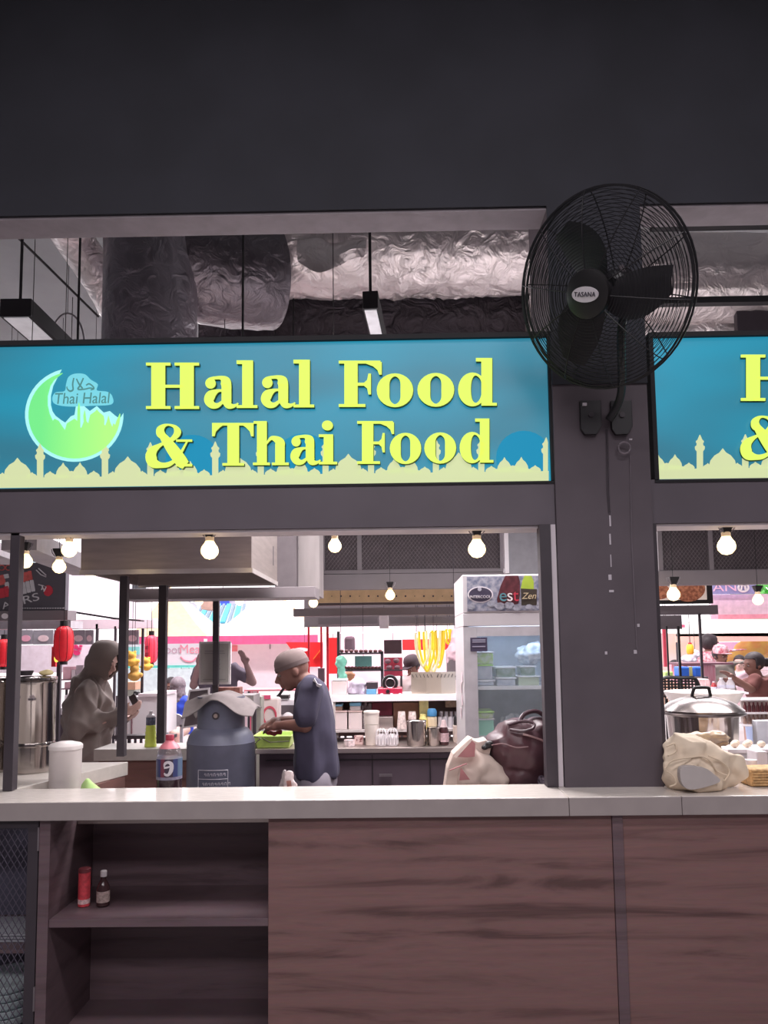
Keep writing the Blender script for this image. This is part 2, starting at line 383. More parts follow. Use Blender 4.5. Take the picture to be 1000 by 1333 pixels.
# glyphs in a unit box: x 0..1 over the letter's width, y 0 at baseline .. 1 at cap height (xh = x-height)
def glyph(ch, w, h):
    """returns a list of (loops) in px, y up from the baseline"""
    G = []; t = .058*h; xh = .70*h
    R = lambda x0, y0, x1, y1: G.append(box_poly(x0, y0, x1, y1))
    V = lambda c, n=8: G.extend([[q] for q in vstroke(c, n)])
    if ch == 'H':
        for a in (0, .54*w):
            R(a+.10*w, 0, a+.36*w, h); R(a, 0, a+.46*w, t); R(a, h-t, a+.46*w, h)
        R(.3*w, .46*h, .7*w, .52*h)
    elif ch == 'l' :
        R(.27*w, 0, .79*w, h*1.03); R(0, 0, w, t); R(0, h*1.03-t*1.3, .4*w, h*1.03)
    elif ch == 'i':
        R(.27*w, 0, .78*w, xh); R(0, 0, w, t); R(0, xh-t, .4*w, xh); G.append([ellp(.47*w, xh+.21*h, .3*w, .115*h)])
    elif ch == 'T':
        R(.37*w, 0, .65*w, h); R(.25*w, 0, .77*w, t); R(0, h-t, w, h)
        for s in (0, 1):
            X = lambda x: (w-x if s else x)
            G.append([[(X(0), h-t*.5), (X(.3*w), h-t*.5), (X(.19*w), h-.1*h), (X(.09*w), h-.2*h), (X(.06*w), h-.31*h), (X(0), h-.31*h)]])
    elif ch == 'F':
        R(.13*w, 0, .44*w, h); R(0, 0, .62*w, t); R(0, h-t, .97*w, h)
        G.append([[(.55*w, h-t*.5), (w, h-t*.5), (w, h-.3*h), (.94*w, h-.3*h), (.9*w, h-.2*h), (.8*w, h-.12*h)]])
        R(.4*w, .46*h, .7*w, .52*h); G.append([[(.55*w, .49*h), (.66*w, .58*h), (.69*w, .72*h), (.75*w, .72*h), (.75*w, .27*h), (.69*w, .27*h), (.66*w, .40*h)]])
    elif ch == 'o':
        G.append([ellp(.5*w, xh/2, .5*w, xh/2+.015*h), crom([(.5*w, .045*h), (.635*w, .14*h), (.65*w, xh/2), (.635*w, xh-.14*h), (.5*w, xh-.045*h), (.365*w, xh-.14*h), (.35*w, xh/2), (.365*w, .14*h)], 5, True)])
    elif ch == 'd':
        G.append([ellp(.37*w, xh/2, .37*w, xh/2+.015*h), crom([(.45*w, .055*h), (.56*w, .14*h), (.62*w, xh/2), (.58*w, xh-.14*h), (.45*w, xh-.045*h), (.36*w, xh-.14*h), (.33*w, xh/2), (.36*w, .14*h)], 5, True)])
        R(.6*w, 0, .88*w, h*1.03); R(.46*w, h*1.03-t*1.2, .62*w, h*1.03); R(.6*w, 0, w, t)
    elif ch == 'h':
        R(.08*w, 0, .37*w, h*1.03); R(-.04*w, 0, .46*w, t); R(-.02*w, h*1.03-t, .1*w, h*1.03); R(.52*w, 0, w*1.02, t)
        R(.62*w, 0, .9*w, .5*h)
        V([(.36*w, .50*h, .03*h), (.5*w, xh-.07*h, .08*h), (.66*w, xh-.10*h, .16*h), (.755*w, .53*h, .28*w), (.76*w, .45*h, .28*w)])
    elif ch == 'a':
        R(.52*w, .13*h, .80*w, .52*h)
        V([(.30*w, xh-.045*h, .06*h), (.5*w, xh-.04*h, .085*h), (.62*w, xh-.11*h, .22*h), (.66*w, .48*h, .28*w), (.66*w, .40*h, .28*w)])
        G.append([ellp(.2*w, xh-.16*h, .15*w, .115*h)])
        V([(.08*w, xh-.17*h, .02*h), (.15*w, xh-.075*h, .05*h), (.32*w, xh-.04*h, .06*h)])
        V([(.56*w, .385*h, .045*h), (.4*w, .375*h, .07*h), (.22*w, .29*h, .2*h), (.15*w, .175*h, .27*w), (.24*w, .075*h, .16*h), (.4*w, .06*h, .1*h), (.56*w, .15*h, .05*h)])
        V([(.66*w, .17*h, .28*w), (.72*w, .07*h, .16*h), (.84*w, .045*h, .09*h), (.95*w, .075*h, .045*h), (1.0*w, .11*h, .03*h)])
    elif ch == '&':
        G.append([crom([(.47*w, 1.0*h), (.66*w, .96*h), (.76*w, .84*h), (.72*w, .70*h), (.55*w, .58*h), (.38*w, .62*h), (.25*w, .72*h), (.24*w, .88*h), (.33*w, .97*h)], 5, True),
                  crom([(.50*w, .955*h), (.60*w, .90*h), (.61*w, .78*h), (.52*w, .66*h), (.46*w, .72*h), (.40*w, .84*h), (.43*w, .93*h)], 5, True)])
        V([(.33*w, .78*h, .12*w), (.45*w, .60*h, .2*w), (.62*w, .34*h, .26*w), (.77*w, .12*h, .26*w), (.86*w, .03*h, .2*w)])
        R(.66*w, 0, w, t)
        G.append([[(.66*w, .58*h), (.66*w, .63*h), (1.0*w, .63*h), (1.0*w, .58*h)]])
        V([(.90*w, .60*h, .03*w), (.84*w, .48*h, .04*w), (.78*w, .36*h, .05*w), (.66*w, .17*h, .06*w), (.5*w, .05*h, .1*w), (.33*w, .0*h+.03*h, .12*w), (.17*w, .09*h, .22*w), (.12*w, .24*h, .23*w), (.17*w, .38*h, .17*w), (.3*w, .49*h, .08*w), (.42*w, .56*h, .05*w)])
    return G
def tophat(x, w, y0, y1, k=7):
    return [(x-w/2, y0), (x-w/2, y1), (x+w/2, y1), (x+w/2, y0)]
def onion(cx, base, w, h):
    """onion dome silhouette, px, y down"""
    hw = w/2; pts = [(-hw*.92, 0), (-hw, -.25*h), (-hw*.93, -.42*h), (-hw*.62, -.66*h), (-hw*.25, -.80*h), (0, -h), (hw*.25, -.80*h), (hw*.62, -.66*h), (hw*.93, -.42*h), (hw, -.25*h), (hw*.92, 0)]
    return [(cx+a, base+b) for a, b in pts]
def minaret(cx, base, top):
    H = base-top; P = [(4.2, 0), (4.2, .60), (5.6, .62), (5.6, .68), (3.2, .72), (3.2, .80), (4.4, .82), (4.0, .86), (1.8, .93), (.3, 1.0)]
    P = [(4.0, 0), (4.0, .52), (6.0, .58), (6.4, .66), (4.2, .70), (4.0, .76), (5.0, .78), (5.0, .82), (3.0, .86), (.3, 1.0)]
    return [(cx-a, base-b*H) for a, b in P]+[(cx+a, base-b*H) for a, b in reversed(P)]
WORDS = [('H', 190, 259, 1), ('a', 265, 310, 1), ('l', 308, 335, 1), ('a', 339, 384, 1), ('l', 382, 409, 1),
         ('F', 441, 497, 1), ('o', 490.5, 538, 1), ('o', 543.5, 591.5, 1), ('d', 596.5, 647, 1),
         ('&', 189, 250, 2), ('T', 276, 330, 2), ('h', 331, 375, 2), ('a', 377.5, 417, 2), ('i', 415, 439, 2),
         ('F', 465, 513, 2), ('o', 507.5, 548.5, 2), ('o', 552.5, 594, 2), ('d', 598.5, 642.5, 2)]
BASE = {1: lambda x: 532-(x-190)*.0105, 2: lambda x: 607-(x-190)*.0125}
def build_sign(dx, dy, x0, x1, label, with_moon, base_px):
    y_at = lambda x: 451.5-.0125*(x-dx-10)+dy
    S0 = pt(base_px, 635, YS)
    root = thing('lightbox_sign', label, 'sign', S0, 'lightbox signs above the counter')
    root['category'] = 'sign'
    bot = lambda x: y_at(x)+184.5
    mid = (x0+x1)/2
    fr = MB()
    zt0 = pt(mid, y_at(mid)-7, YS).z; zt1 = pt(mid, y_at(mid), YS).z; zq = pt(mid, bot(mid), YS).z; zz = pt(mid, bot(mid)+4, YS).z
    XA, XB = pt(x0, 540, YS).x, pt(x1, 540, YS).x
    fr.box(XA-.02, XB+.02, YS-.02, YS+.12, zt1+.003, zt0); fr.box(XA-.02, XB+.02, YS-.02, YS+.12, zz, zq-.003)
    fr.box(XA-.02, XA-.001, YS-.02, YS+.12, zq, zt1); fr.box(XB+.001, XB+.02, YS-.02, YS+.12, zq, zt1)
    fr.box(XA-.01, XB+.01, YS+.05, YS+.11, zq, zt1)
    fr.build('frame', M_black, root)
    MB().box(XA, XB, YS, YS+.01, zq-.004, zt1+.004).build('face_panel', M_teal, root)
    # pale discs behind the skyline
    clip = lambda P: [(min(max(px, x0+1), x1-1), min(py, bot(px)-1)) for px, py in P]
    for cx in (682, 251, 395):
        c_ = cx+dx
        if x0 < c_ < x1: MB().prism([clip(ellp(c_, 604+dy-.0125*(cx-10), 36, 35))], SP(YS-.0015), (0, .0015, 0)).build('moon_disc', M_moonbg, root)
    # skyline
    sk = MB(); Yk = YS-.004
    def bb(x): return bot(x)-1
    fnk = SP(Yk)
    def addp(P): 
        P = clip(P)
        if max(p[0] for p in P)-min(p[0] for p in P) > 1: sk.prism([P], fnk, (0, .0035, 0))
    a = x0+1; n = 12
    for i in range(n):
        u = x0+(x1-x0)*i/n; v = x0+(x1-x0)*(i+1)/n
        sk.prism([[(u, bb(u)-13), (v, bb(v)-13), (v, bb(v)), (u, bb(u))]], fnk, (0, .0035, 0))
    k0 = -2
    for k in range(k0, 6 if x1-x0 < 1500 else 12):
        m0 = 52+dx+143.7*k
        for mx, tall in ((m0, True), (m0+84.5, True)):
            if x0+4 < mx < x1-4: sk.prism([minaret(mx, bb(mx)-12, bb(mx)-57)], fnk, (0, .0035, 0))
            elif x0-2 < mx < x1+4: sk.prism([clip(minaret(mx, bb(mx)-12, bb(mx)-57))], fnk, (0, .0035, 0))
        for ox, ww, hh in ((13, 15, 9), (30, 18, 20), (52, 18, 20), (70, 15, 9), (-29.5, 34, 27), (-49, 13, 8), (-10.5, 13, 8), (41, 50, 9)):
            cx = m0+ox
            if x0-ww/2 < cx < x1+ww/2 and x0+2 < cx+ww/2 and cx-ww/2 < x1-2: addp(onion(cx, bb(cx)-12, ww, hh))
    sk.build('skyline_band', M_sky, root)
    # letters
    for ch, gx0, gx1, line in WORDS:
        X0, X1 = gx0+dx, gx1+dx
        if X0 < x0 or X1 > x1: continue
        h = (60 if line == 1 else 55.5); yb = BASE[line](gx0)+dy
        mb = MB(); 
        for loops in glyph(ch, X1-X0, h):
            mb.prism([[(X0+px, yb-py) for px, py in l] for l in loops], SP(YS-.022), (0, .004, 0))
        lo = mb.build('letter', M_let, root)
        sb = MB()
        for loops in glyph(ch, X1-X0, h):
            sb.prism([[(X0+px+.9, yb-py+1.0) for px, py in l] for l in loops], SP(YS-.018), (0, .017, 0))
        sb.build('letter_return', M_letside, lo)
    if with_moon:
        # crescent emblem
        def cres(g):
            cx, cy, r = 94.5, 539.5, 57.5+g
            pts = []
            for k in range(41):
                a = math.radians(252-(252+5)*k/40)   # upper tip, round the left and the bottom, to the right tip
                pts.append((cx+r*math.cos(a), cy-r*math.sin(-a)*-1*-1))
            return pts
        def outer(g):
            cx, cy, rx, ry = 96.5, 540, 59.5+g, 56.5+g; P = []
            for k in range(37):
                a = math.radians(252+(368-252)*0+ (0) ) 
                th = math.radians(105+(360-105+2)*k/36)      # measured counter-clockwise, y up
                P.append((cx+rx*math.cos(th), cy-ry*math.sin(th)))
            return P
        top = [(76.5-0, 487.5)]
        inner = [(151.5, 548), (150, 553), (147.5, 551), (146, 556), (143, 549), (141, 541), (139, 549), (137, 554), (135, 552), (135.5, 547), (134.5, 541), (128, 535.5), (126, 533), (124, 535.5), (117.5, 540), (116, 546), (115, 551), (112, 548), (111, 540), (110, 534), (108.5, 541), (109, 549), (106, 557), (104, 556), (103.7, 532), (102.5, 524), (101, 532), (100.5, 548), (97, 545), (92, 548), (87, 551), (84.5, 560), (79.5, 553), (76, 547.5), (71, 545), (68.5, 548), (64, 538), (61.5, 527), (61.5, 515), (65, 502), (70, 494)]
        cresP = outer(0)+inner+[]
        cresP = [p for p in cresP]
        halo = outer(4.5)+[(156, 545), (150, 541), (143, 535), (135, 537), (126, 528.5), (117, 535), (110, 529), (104, 519), (100, 521), (97, 540), (92, 542), (85, 550), (80, 547), (72, 541), (68, 535), (66, 527), (66, 515), (69, 502), (79, 483)]
        M_halo = glow('pale_halo_print', (170, 240, 240), .95); M_cr = None
        M_cr = bpy.data.materials.new('green_gradient_print'); M_cr.use_nodes = True; N = M_cr.node_tree.nodes; L = M_cr.node_tree.links; p = N['Principled BSDF']
        tc = N.new('ShaderNodeTexCoord'); sx = N.new('ShaderNodeSeparateXYZ'); L.new(tc.outputs['Generated'], sx.inputs[0]); rp = N.new('ShaderNodeValToRGB')
        rp.color_ramp.elements[0].color = rgb(104, 222, 130); rp.color_ramp.elements[1].color = rgb(176, 250, 122); rp.color_ramp.elements[0].position = .15; rp.color_ramp.elements[1].position = .85
        L.new(sx.outputs[0], rp.inputs[0]); L.new(rp.outputs[0], p.inputs['Emission Color']); p.inputs['Emission Strength'].default_value = .95; p.inputs['Base Color'].default_value = rgb(90, 160, 90)
        MB().prism([halo], SP(YS-.003), (0, .0028, 0)).build('halo', M_halo, root)
        h2 = MB(); h2.prism([crom([(84, 509), (86, 500), (89, 491), (97, 486.5), (110, 487), (118, 494), (127, 500), (126, 508), (140, 510), (146, 516), (145, 526), (120, 528), (90, 529), (72, 526), (68, 519), (72, 511)], 5, True)], SP(YS-.0032), (0, .003, 0)); h2.build('halo', glow('text_halo_print', (120, 208, 222), .95), root)
        MB().prism([cresP], SP(YS-.010), (0, .006, 0)).build('crescent_moon', M_cr, root)
        M_tx = glow('grey_teal_print', (84, 140, 140), .9)
        ar = MB()
        def st(P): 
            for q in vstroke(P, 5): ar.prism([q], SP(YS-.006), (0, .002, 0))
        st([(96, 492, 1.6), (94.5, 500, 1.8), (95, 507, 1.8), (91, 509, 2.2), (87.5, 506, 1.6), (87, 503, .8)])
        st([(99.5, 493, 1.6), (103, 500, 2), (107.5, 505.5, 2)]); st([(108.5, 492, 1.6), (104.5, 501, 1.8), (101.5, 506.5, 2), (110, 506.5, 1.6), (117, 505, 1.6), (122, 506, 1.6)])
        st([(112, 501.5, 1.4), (116, 499.5, 1.8), (121, 503, 1.8), (122, 506, 1.6), (118, 507.5, 1.4)])
        ar.build('arabic_lettering', M_tx, root)
        text('Thai Halal', 'lettering', M_tx, pt(106.5, 519, YS-.005), .072, root, ext=.001, sx=.86, shear=.1)
    return root
PL = (PXL-EYE.x)
build_sign(0, 0, -150, 714.5, 'teal backlit sign with green crescent moon emblem reading Halal Food & Thai Food', True, 300)
build_sign(775, -10.5, 853, 1500, 'partly cropped teal backlit sign beyond the pillar, without a crescent', False, 1100)

# ================================================================= FRONT COUNTER
YC = 2.97
cx0, cx1 = -3.2, 3.6
ct = thing('countertop', 'long pale stone countertop with grey edge running in front of the pillar', 'countertop', (0, YC, ZC))
seams = [cx0, pt(350, 1045, YC).x-2.4, pt(741, 1045, YC).x, pt(888, 1045, YC).x, pt(888, 1045, YC).x+1.2, cx1]
seams = [cx0, pt(741, 1045, YC).x, pt(888, 1045, YC).x, pt(888, 1045, YC).x+1.2, cx1]
for a, b in zip(seams[:-1], seams[1:]):
    MB().box(a+.001, b-.001, YC+.004, YC+.285, ZC-.03, ZC).build('slab', M_top, ct, bevel=.002)
    MB().box(a+.001, b-.001, YC, YC+.02, ZC-.072, ZC-.002).build('edge_strip', M_topf, ct, bevel=.002)
cn = thing('serving_counter', 'dark walnut serving counter with an open shelf bay, plain panels and mesh door', 'counter', (0, YC+.04, 0))
yb = YC+.03; zt = ZC-.072
X = lambda px, py=1190: pt(px, py, yb).x
xs0, xs1, xs2, xs3 = X(57), X(349), X(801), X(815)
MB().box(xs1+.001, xs2-.001, yb, yb+.02, 0.02, zt-.002).build('front_panel', M_wood, cn, bevel=.001)
MB().box(xs3+.001, cx1, yb, yb+.02, 0.02, zt-.002).build('front_panel', M_wood, cn, bevel=.001)
MB().box(xs2, xs3, yb-.008, yb+.02, 0.02, zt-.002).build('joint_batten', M_wood2, cn, bevel=.002)
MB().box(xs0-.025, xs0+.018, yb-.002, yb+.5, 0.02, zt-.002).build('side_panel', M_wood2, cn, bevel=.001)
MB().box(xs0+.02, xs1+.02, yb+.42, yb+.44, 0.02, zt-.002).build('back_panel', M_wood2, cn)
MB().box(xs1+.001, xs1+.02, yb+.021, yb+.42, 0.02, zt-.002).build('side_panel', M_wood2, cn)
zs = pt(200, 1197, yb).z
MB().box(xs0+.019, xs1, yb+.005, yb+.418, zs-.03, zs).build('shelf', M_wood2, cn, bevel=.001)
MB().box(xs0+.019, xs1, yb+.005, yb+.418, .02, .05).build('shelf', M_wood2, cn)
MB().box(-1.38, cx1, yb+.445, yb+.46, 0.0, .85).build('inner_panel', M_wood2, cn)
# hidden inner ledge that carries the pots and bags
MB().box(-1.59, cx1, YC+.285, YC+.66, .85, .88).build('inner_ledge', M_steelb, cn)
MB().box(xs0-.95, xs0-.03, yb+.44, yb+.46, .02, zt).build('back_panel', mat('blue_grey_board', (96, 94, 112), .7), cn)
md = thing('mesh_cabinet_door', 'dark framed expanded-metal door under the end of the counter', 'door', (xs0-.04, yb, .02))
dx1 = xs0-.03; dx0 = dx1-.62
fr = MB(); fr.box(dx1-.042, dx1, yb+.0, yb+.022, .03, zt-.004); fr.box(dx0, dx0+.04, yb, yb+.022, .03, zt-.004)
fr.box(dx0+.04, dx1-.042, yb, yb+.022, zt-.035, zt-.004); fr.box(dx0+.04, dx1-.042, yb, yb+.022, .03, .06); fr.build('door_frame', M_dark, md, bevel=.001)
def diamond(mb, x0, x1, z0, z1, Y, sx, sz, w, t):
    """crossing strands of an expanded metal sheet, clipped to the opening"""
    n = int((x1-x0)/sx)+1; k = int((z1-z0)/sz)+1; H = z1-z0; slope = sz/sx; L = H/slope
    for sgn, yo in ((1, 0), (-1, t*.6)):
        i = -int(L/sx)-1
        while x0+i*sx < x1+L:
            xa, za, xb, zb_ = x0+i*sx, z0, x0+i*sx+L, z1
            if sgn < 0: xa, xb = xb, xa
            (ax, az), (bx, bz) = ((xa, za), (xb, zb_)) if xa < xb else ((xb, zb_), (xa, za))
            m_ = (bz-az)/(bx-ax)
            if bx > x0 and ax < x1:
                if ax < x0: az += m_*(x0-ax); ax = x0
                if bx > x1: bz -= m_*(bx-x1); bx = x1
                if bx-ax > .002: mb.bar((ax, Y+yo, az), (bx, Y+yo, bz), w, t)
            i += 1
me_ = MB(); diamond(me_, dx0+.04, dx1-.042, .06, zt-.035, yb+.012, .026, .042, .0035, .002)
me_.build('expanded_mesh', mat('mesh_grey', (112, 106, 122), .45, .6), md, kind='stuff')
hm = mat('hinge_metal', (150, 142, 148), .35, .8)
for py in (1092, 1300): 
    q = pt(53, py, yb); MB().box(xs0-.031, xs0-.024, yb-.006, yb+.004, q.z-.045, q.z+.045).build('hinge', hm, md)
# stack of things behind the mesh
q = pt(6, 1310, yb+.2)
for i, (dz, r, lab) in enumerate(((0, .13, 'white-blue melamine bowls stacked low behind the mesh door'), (.36, .12, 'flat white tray stack higher up behind the mesh door'))):
    t_ = thing('bowl_stack' if i == 0 else 'tray_stack', lab, 'bowls' if i == 0 else 'trays', (q.x, yb+.22, .052+dz))
    for k in range(5 if i == 0 else 3):
        z = .052+dz+k*(.032 if i == 0 else .012)
        if i == 0: MB().lathe([(r*.45, z), (r*.9, z+.03), (r, z+.06), (r*.96, z+.06), (r*.86, z+.034), (r*.4, z+.008)], (q.x, yb+.22, 0), 28).build('bowl', mat('melamine_white', (215, 228, 232), .3), t_, smooth=True)
        else: MB().box(q.x-.14, q.x+.12, yb+.12, yb+.32, z, z+.008).build('tray', mat('tray_grey', (170, 172, 180), .4), t_)
MB().box(dx0, dx1, yb+.05, yb+.44, .395, .41).build('shelf', M_wood2, cn)

def bottle(loc, h, r, prof, m, name, label, cat, group=None):
    t = thing(name, label, cat, loc, group); return t
# red tube and small sauce bottle on the shelf
q = pt(109, 1188, yb+.16); q.z = zs+.001
t = thing('spray_tube', 'slim red cardboard tube standing on the open shelf', 'tube', q)
MB().lathe([(.022, 0), (.024, .002), (.024, .135), (.022, .137)], q, 20).build('tube_body', mat('red_print', (190, 62, 72), .5, var=.25, scale=60), t, smooth=True)
MB().lathe([(.0245, .137), (.0245, .15), (.022, .152)], q, 20).build('cap', mat('dark_red_cap', (110, 44, 52), .5), t, smooth=True)
MB().lathe([(.0243, .012), (.0243, .03)], q, 20).build('printed_band', mat('pale_print', (205, 170, 170), .5, var=.3, scale=90), t, smooth=True)
q = pt(134, 1186, yb+.16); q.z = zs+.001
t = thing('sauce_bottle', 'small dark sauce bottle with white cap and paper label on the open shelf', 'bottle', q)
MB().lathe([(.022, 0), (.026, .004), (.026, .075), (.02, .09), (.011, .105), (.010, .125), (0, .125)], q, 20).build('bottle_body', mat('dark_glass', (58, 38, 40), .15), t, smooth=True)
MB().lathe([(.013, .118), (.013, .14), (.011, .142), (0, .142)], q, 16).build('cap', mat('white_cap', (205, 196, 200), .4), t, smooth=True)
MB().lathe([(.0268, .018), (.0268, .062)], q, 20).build('paper_label', mat('beige_label', (158, 138, 134), .6, var=.3, scale=80), t, smooth=True)

# ================================================================= FAN
fc = pt(782, 380, 2.72)
fan = thing('wall_fan', 'black caged industrial fan with oval badge, mounted high on the pillar', 'fan', fc)
RF = .36
yaw = math.radians(-50)
FM = Matrix.Rotation(yaw, 3, 'Z') @ Matrix.Rotation(math.radians(22), 3, 'X')   # local -Y is where it blows
FP = lambda x, y, z: fc+FM @ Vector((x, y, z))
M_wire = mat('black_wire', (34, 32, 36), .45, .3)
M_blade = mat('fan_blade', (40, 38, 42), .4, .2)
def ring(mb, R, y, r, n=56): mb.tube([FP(R*math.cos(2*PI*k/n), y, R*math.sin(2*PI*k/n)) for k in range(n)], r, 4, True)
def dome(R): return -.085*(1-(R/RF)**2)**.7
gr = MB()
for i in range(24):
    R = .085+(RF-.085)*i/24; ring(gr, R, dome(R), .0016)
gr.build('front_grille', M_wire, fan, kind='stuff')
gr = MB()
for i in range(20):
    R = .07+(RF-.07)*i/20; ring(gr, R, -dome(R)*1.1+.03, .0016)
gr.build('rear_grille', M_wire, fan, kind='stuff')
g2 = MB(); ring(g2, RF, 0, .0055); ring(g2, RF, .03, .005); g2.build('rim', M_wire, fan, smooth=True)
for k in range(10):
    a = 2*PI*k/10+.2
    P = [FP(R*math.cos(a), dome(R)-.003, R*math.sin(a)) for R in (.07, .14, .21, .28, .34, RF)]
    Q = [FP(R*math.cos(a), -dome(R)*1.1+.033, R*math.sin(a)) for R in (.06, .14, .21, .28, .34, RF)]
    MB().tube(P, .0024, 5).build('grille_spoke', M_wire, fan)
    MB().tube(Q, .0024, 5).build('grille_spoke', M_wire, fan)
MB().lathe([(0, -.02), (.06, -.018), (.088, -.008), (.09, .004), (0, .004)], FP(0, -.088, 0), 32, M=FM @ Matrix.Rotation(PI/2, 3, 'X')@Matrix.Rotation(PI, 3, 'X')).build('centre_cap', M_blk, fan, smooth=True)
bd = MB().prism([[(x*.94+y*.342, -x*.342+y*.94) for x, y in ellp(0, 0, .056, .028, 32)]], lambda u, v: FP(u, -.1095, v), FM @ Vector((0, .006, 0)))
bdg = bd.build('badge', mat('badge_silver', (206, 200, 206), .4), fan)
t_ = text('TASANA', 'badge_lettering', mat('badge_ink', (66, 62, 72), .5), (0, 0, 0), .0235, bdg, sx=1.0)
t_.location = FP(0, -.111, 0)-fc; t_.rotation_euler = (FM @ Matrix.Rotation(math.radians(20), 3, 'Y') @ Matrix.Rotation(PI/2, 3, 'X')).to_euler()
# blades
for k in range(3):
    a0 = math.radians(92+120*k); mb = MB(); vs = []; fs = []; n = 9
    for i in range(n):
        R = .05+(.285-.05)*i/(n-1); wd = (.04+.06*math.sin(PI*min(1, .15+.8*i/(n-1)))) ; pitch = math.radians(34-14*i/(n-1))
        for s in (-1, 0, 1):
            u = s*wd; a = a0+.28*(i/(n-1))**1.5
            rad = Vector((math.cos(a), 0, math.sin(a))); tan = Vector((-math.sin(a), 0, math.cos(a)))
            vs.append(rad*R+tan*u*math.cos(pitch)+Vector((0, 1, 0))*(u*math.sin(pitch)*.5-.012*(1-abs(s))))
    for i in range(n-1):
        for s in range(2): fs.append((i*3+s, i*3+s+1, (i+1)*3+s+1, (i+1)*3+s))
    m0 = len(vs); vs2 = [v+Vector((0, .003, 0)) for v in vs]; fs2 = [tuple(j+m0 for j in f[::-1]) for f in fs]
    mb.add([FP(*v) for v in vs+vs2], fs+fs2); mb.build('blade', M_blade, fan, smooth=True)
MB().cyl(FP(0, .0, 0), FP(0, -.06, 0), .05, .045, 20).build('hub', M_blade, fan, smooth=True)
mo = MB(); mo.lathe([(0, 0), (.05, .0), (.072, .02), (.075, .1), (.06, .15), (.03, .17), (0, .172)], FP(0, .06, 0), 24, M=FM @ Matrix.Rotation(-PI/2, 3, 'X'))
mo.build('motor', M_blade, fan, smooth=True)
MB().cyl(FP(.045, .11, .045), FP(.045, .11, .075), .012, .01, 12).build('oscillator_knob', mat('grey_knob', (120, 112, 118), .4), fan, smooth=True)
# bracket: arm down from the motor to the plates on the pillar
ap = pt(790, 556, YF); am = FP(.0, .14, -.07)
arm = MB().tube(crom([am, am+Vector((0, .05, -.1)), Vector((ap.x+.04, YF-.09, ap.z+.12)), Vector((ap.x, YF-.035, ap.z+.02))], 5), .017, 10); arm.build('bracket_arm', M_blade, fan, smooth=True)
for px in (768, 808):
    a = pt(px, 548, YF); pl = MB().prism([[(a.x-.045, a.z+.085), (a.x+.045, a.z+.085), (a.x+.045, a.z-.03), (a.x+.022, a.z-.065), (a.x-.03, a.z-.065), (a.x-.045, a.z-.04)]], lambda u, v: Vector((u, YF-.022, v)), (0, .02, 0))
    po = pl.build('mounting_plate', M_blade, fan, bevel=.002); MB().cyl((a.x, YF-.03, a.z+.02), (a.x, YF-.02, a.z+.02), .012, n=12).build('bolt', M_dark, po)
a = pt(759, 529, YF); MB().box(a.x-.009, a.x+.009, YF-.032, YF-.022, a.z-.006, a.z+.006).build('indicator', M_mark, fan)
a = pt(812, 584, YF-.01); MB().tube([a+Vector((.025*math.cos(2*PI*k/24), -.012, .025*math.sin(2*PI*k/24))) for k in range(24)], .004, 6, True).build('pull_ring', mat('grey_ring', (140, 130, 138), .4, .5), fan, smooth=True)

# ================================================================= OVERHEAD, BEHIND THE BULKHEAD
def foil_mat(name, c):
    m = bpy.data.materials.new(name); m.use_nodes = True; N = m.node_tree.nodes; L = m.node_tree.links; p = N['Principled BSDF']
    p.inputs['Metallic'].default_value = .85; p.inputs['Roughness'].default_value = .36; p.inputs['Base Color'].default_value = rgb(*c)
    tc = N.new('ShaderNodeTexCoord'); nz = N.new('ShaderNodeTexNoise'); nz.inputs['Scale'].default_value = 8; nz.inputs['Detail'].default_value = 7; nz.inputs['Distortion'].default_value = 1.2
    L.new(tc.outputs['Object'], nz.inputs['Vector']); bp = N.new('ShaderNodeBump'); bp.inputs['Strength'].default_value = 1.0; bp.inputs['Distance'].default_value = .03
    L.new(nz.outputs['Fac'], bp.inputs['Height']); L.new(bp.outputs[0], p.inputs['Normal']); return m
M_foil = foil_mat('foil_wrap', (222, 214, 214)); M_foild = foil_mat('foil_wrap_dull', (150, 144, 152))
def duct(path, R, amp, m, name, label, seed=0, n=40, seg=8, group=None, sag=0):
    P = crom(path, seg); mb = MB(); mb.tube([Vector(p) for p in P], R, n)
    for v in mb.v:
        q = v*Vector((4.5, 4.5, 4.5)).x; q = Vector(v)*4.0+Vector((seed, 0, 0))
        f = 1-2*abs(noise.noise(q))+.7*(1-2*abs(noise.noise(q*2.4)))+.5*(1-2*abs(noise.noise(q*5.5)))
        patch = max(0, noise.noise(v*1.1+Vector((seed*3, 5, 1)))+.25)
        v += noise.noise_vector(q*1.3)*amp*.6*patch+Vector((0, 0, -1))*f*amp*patch
    return one(mb, name, m, label, 'duct', path[0], group, smooth=True)
def xyz(px, py, Y): return pt(px, py, Y)
# long foil duct over the middle
R_ = .33; Yd = 4.75
a = pt(230, 352, Yd); b = pt(705, 344, Yd)
duct([Vector((a.x-.2, Yd+R_, a.z+R_)), Vector(((a.x+b.x)/2-.4, Yd+R_, a.z+R_)), Vector(((a.x+b.x)/2+.4, Yd+R_, (a.z+b.z)/2+R_)), Vector((b.x, Yd+R_, b.z+R_))], R_, .026, M_foil, 'foil_duct', 'horizontal silver foil-wrapped duct crumpled at its middle, above the crescent sign', 3, seg=44, n=72)
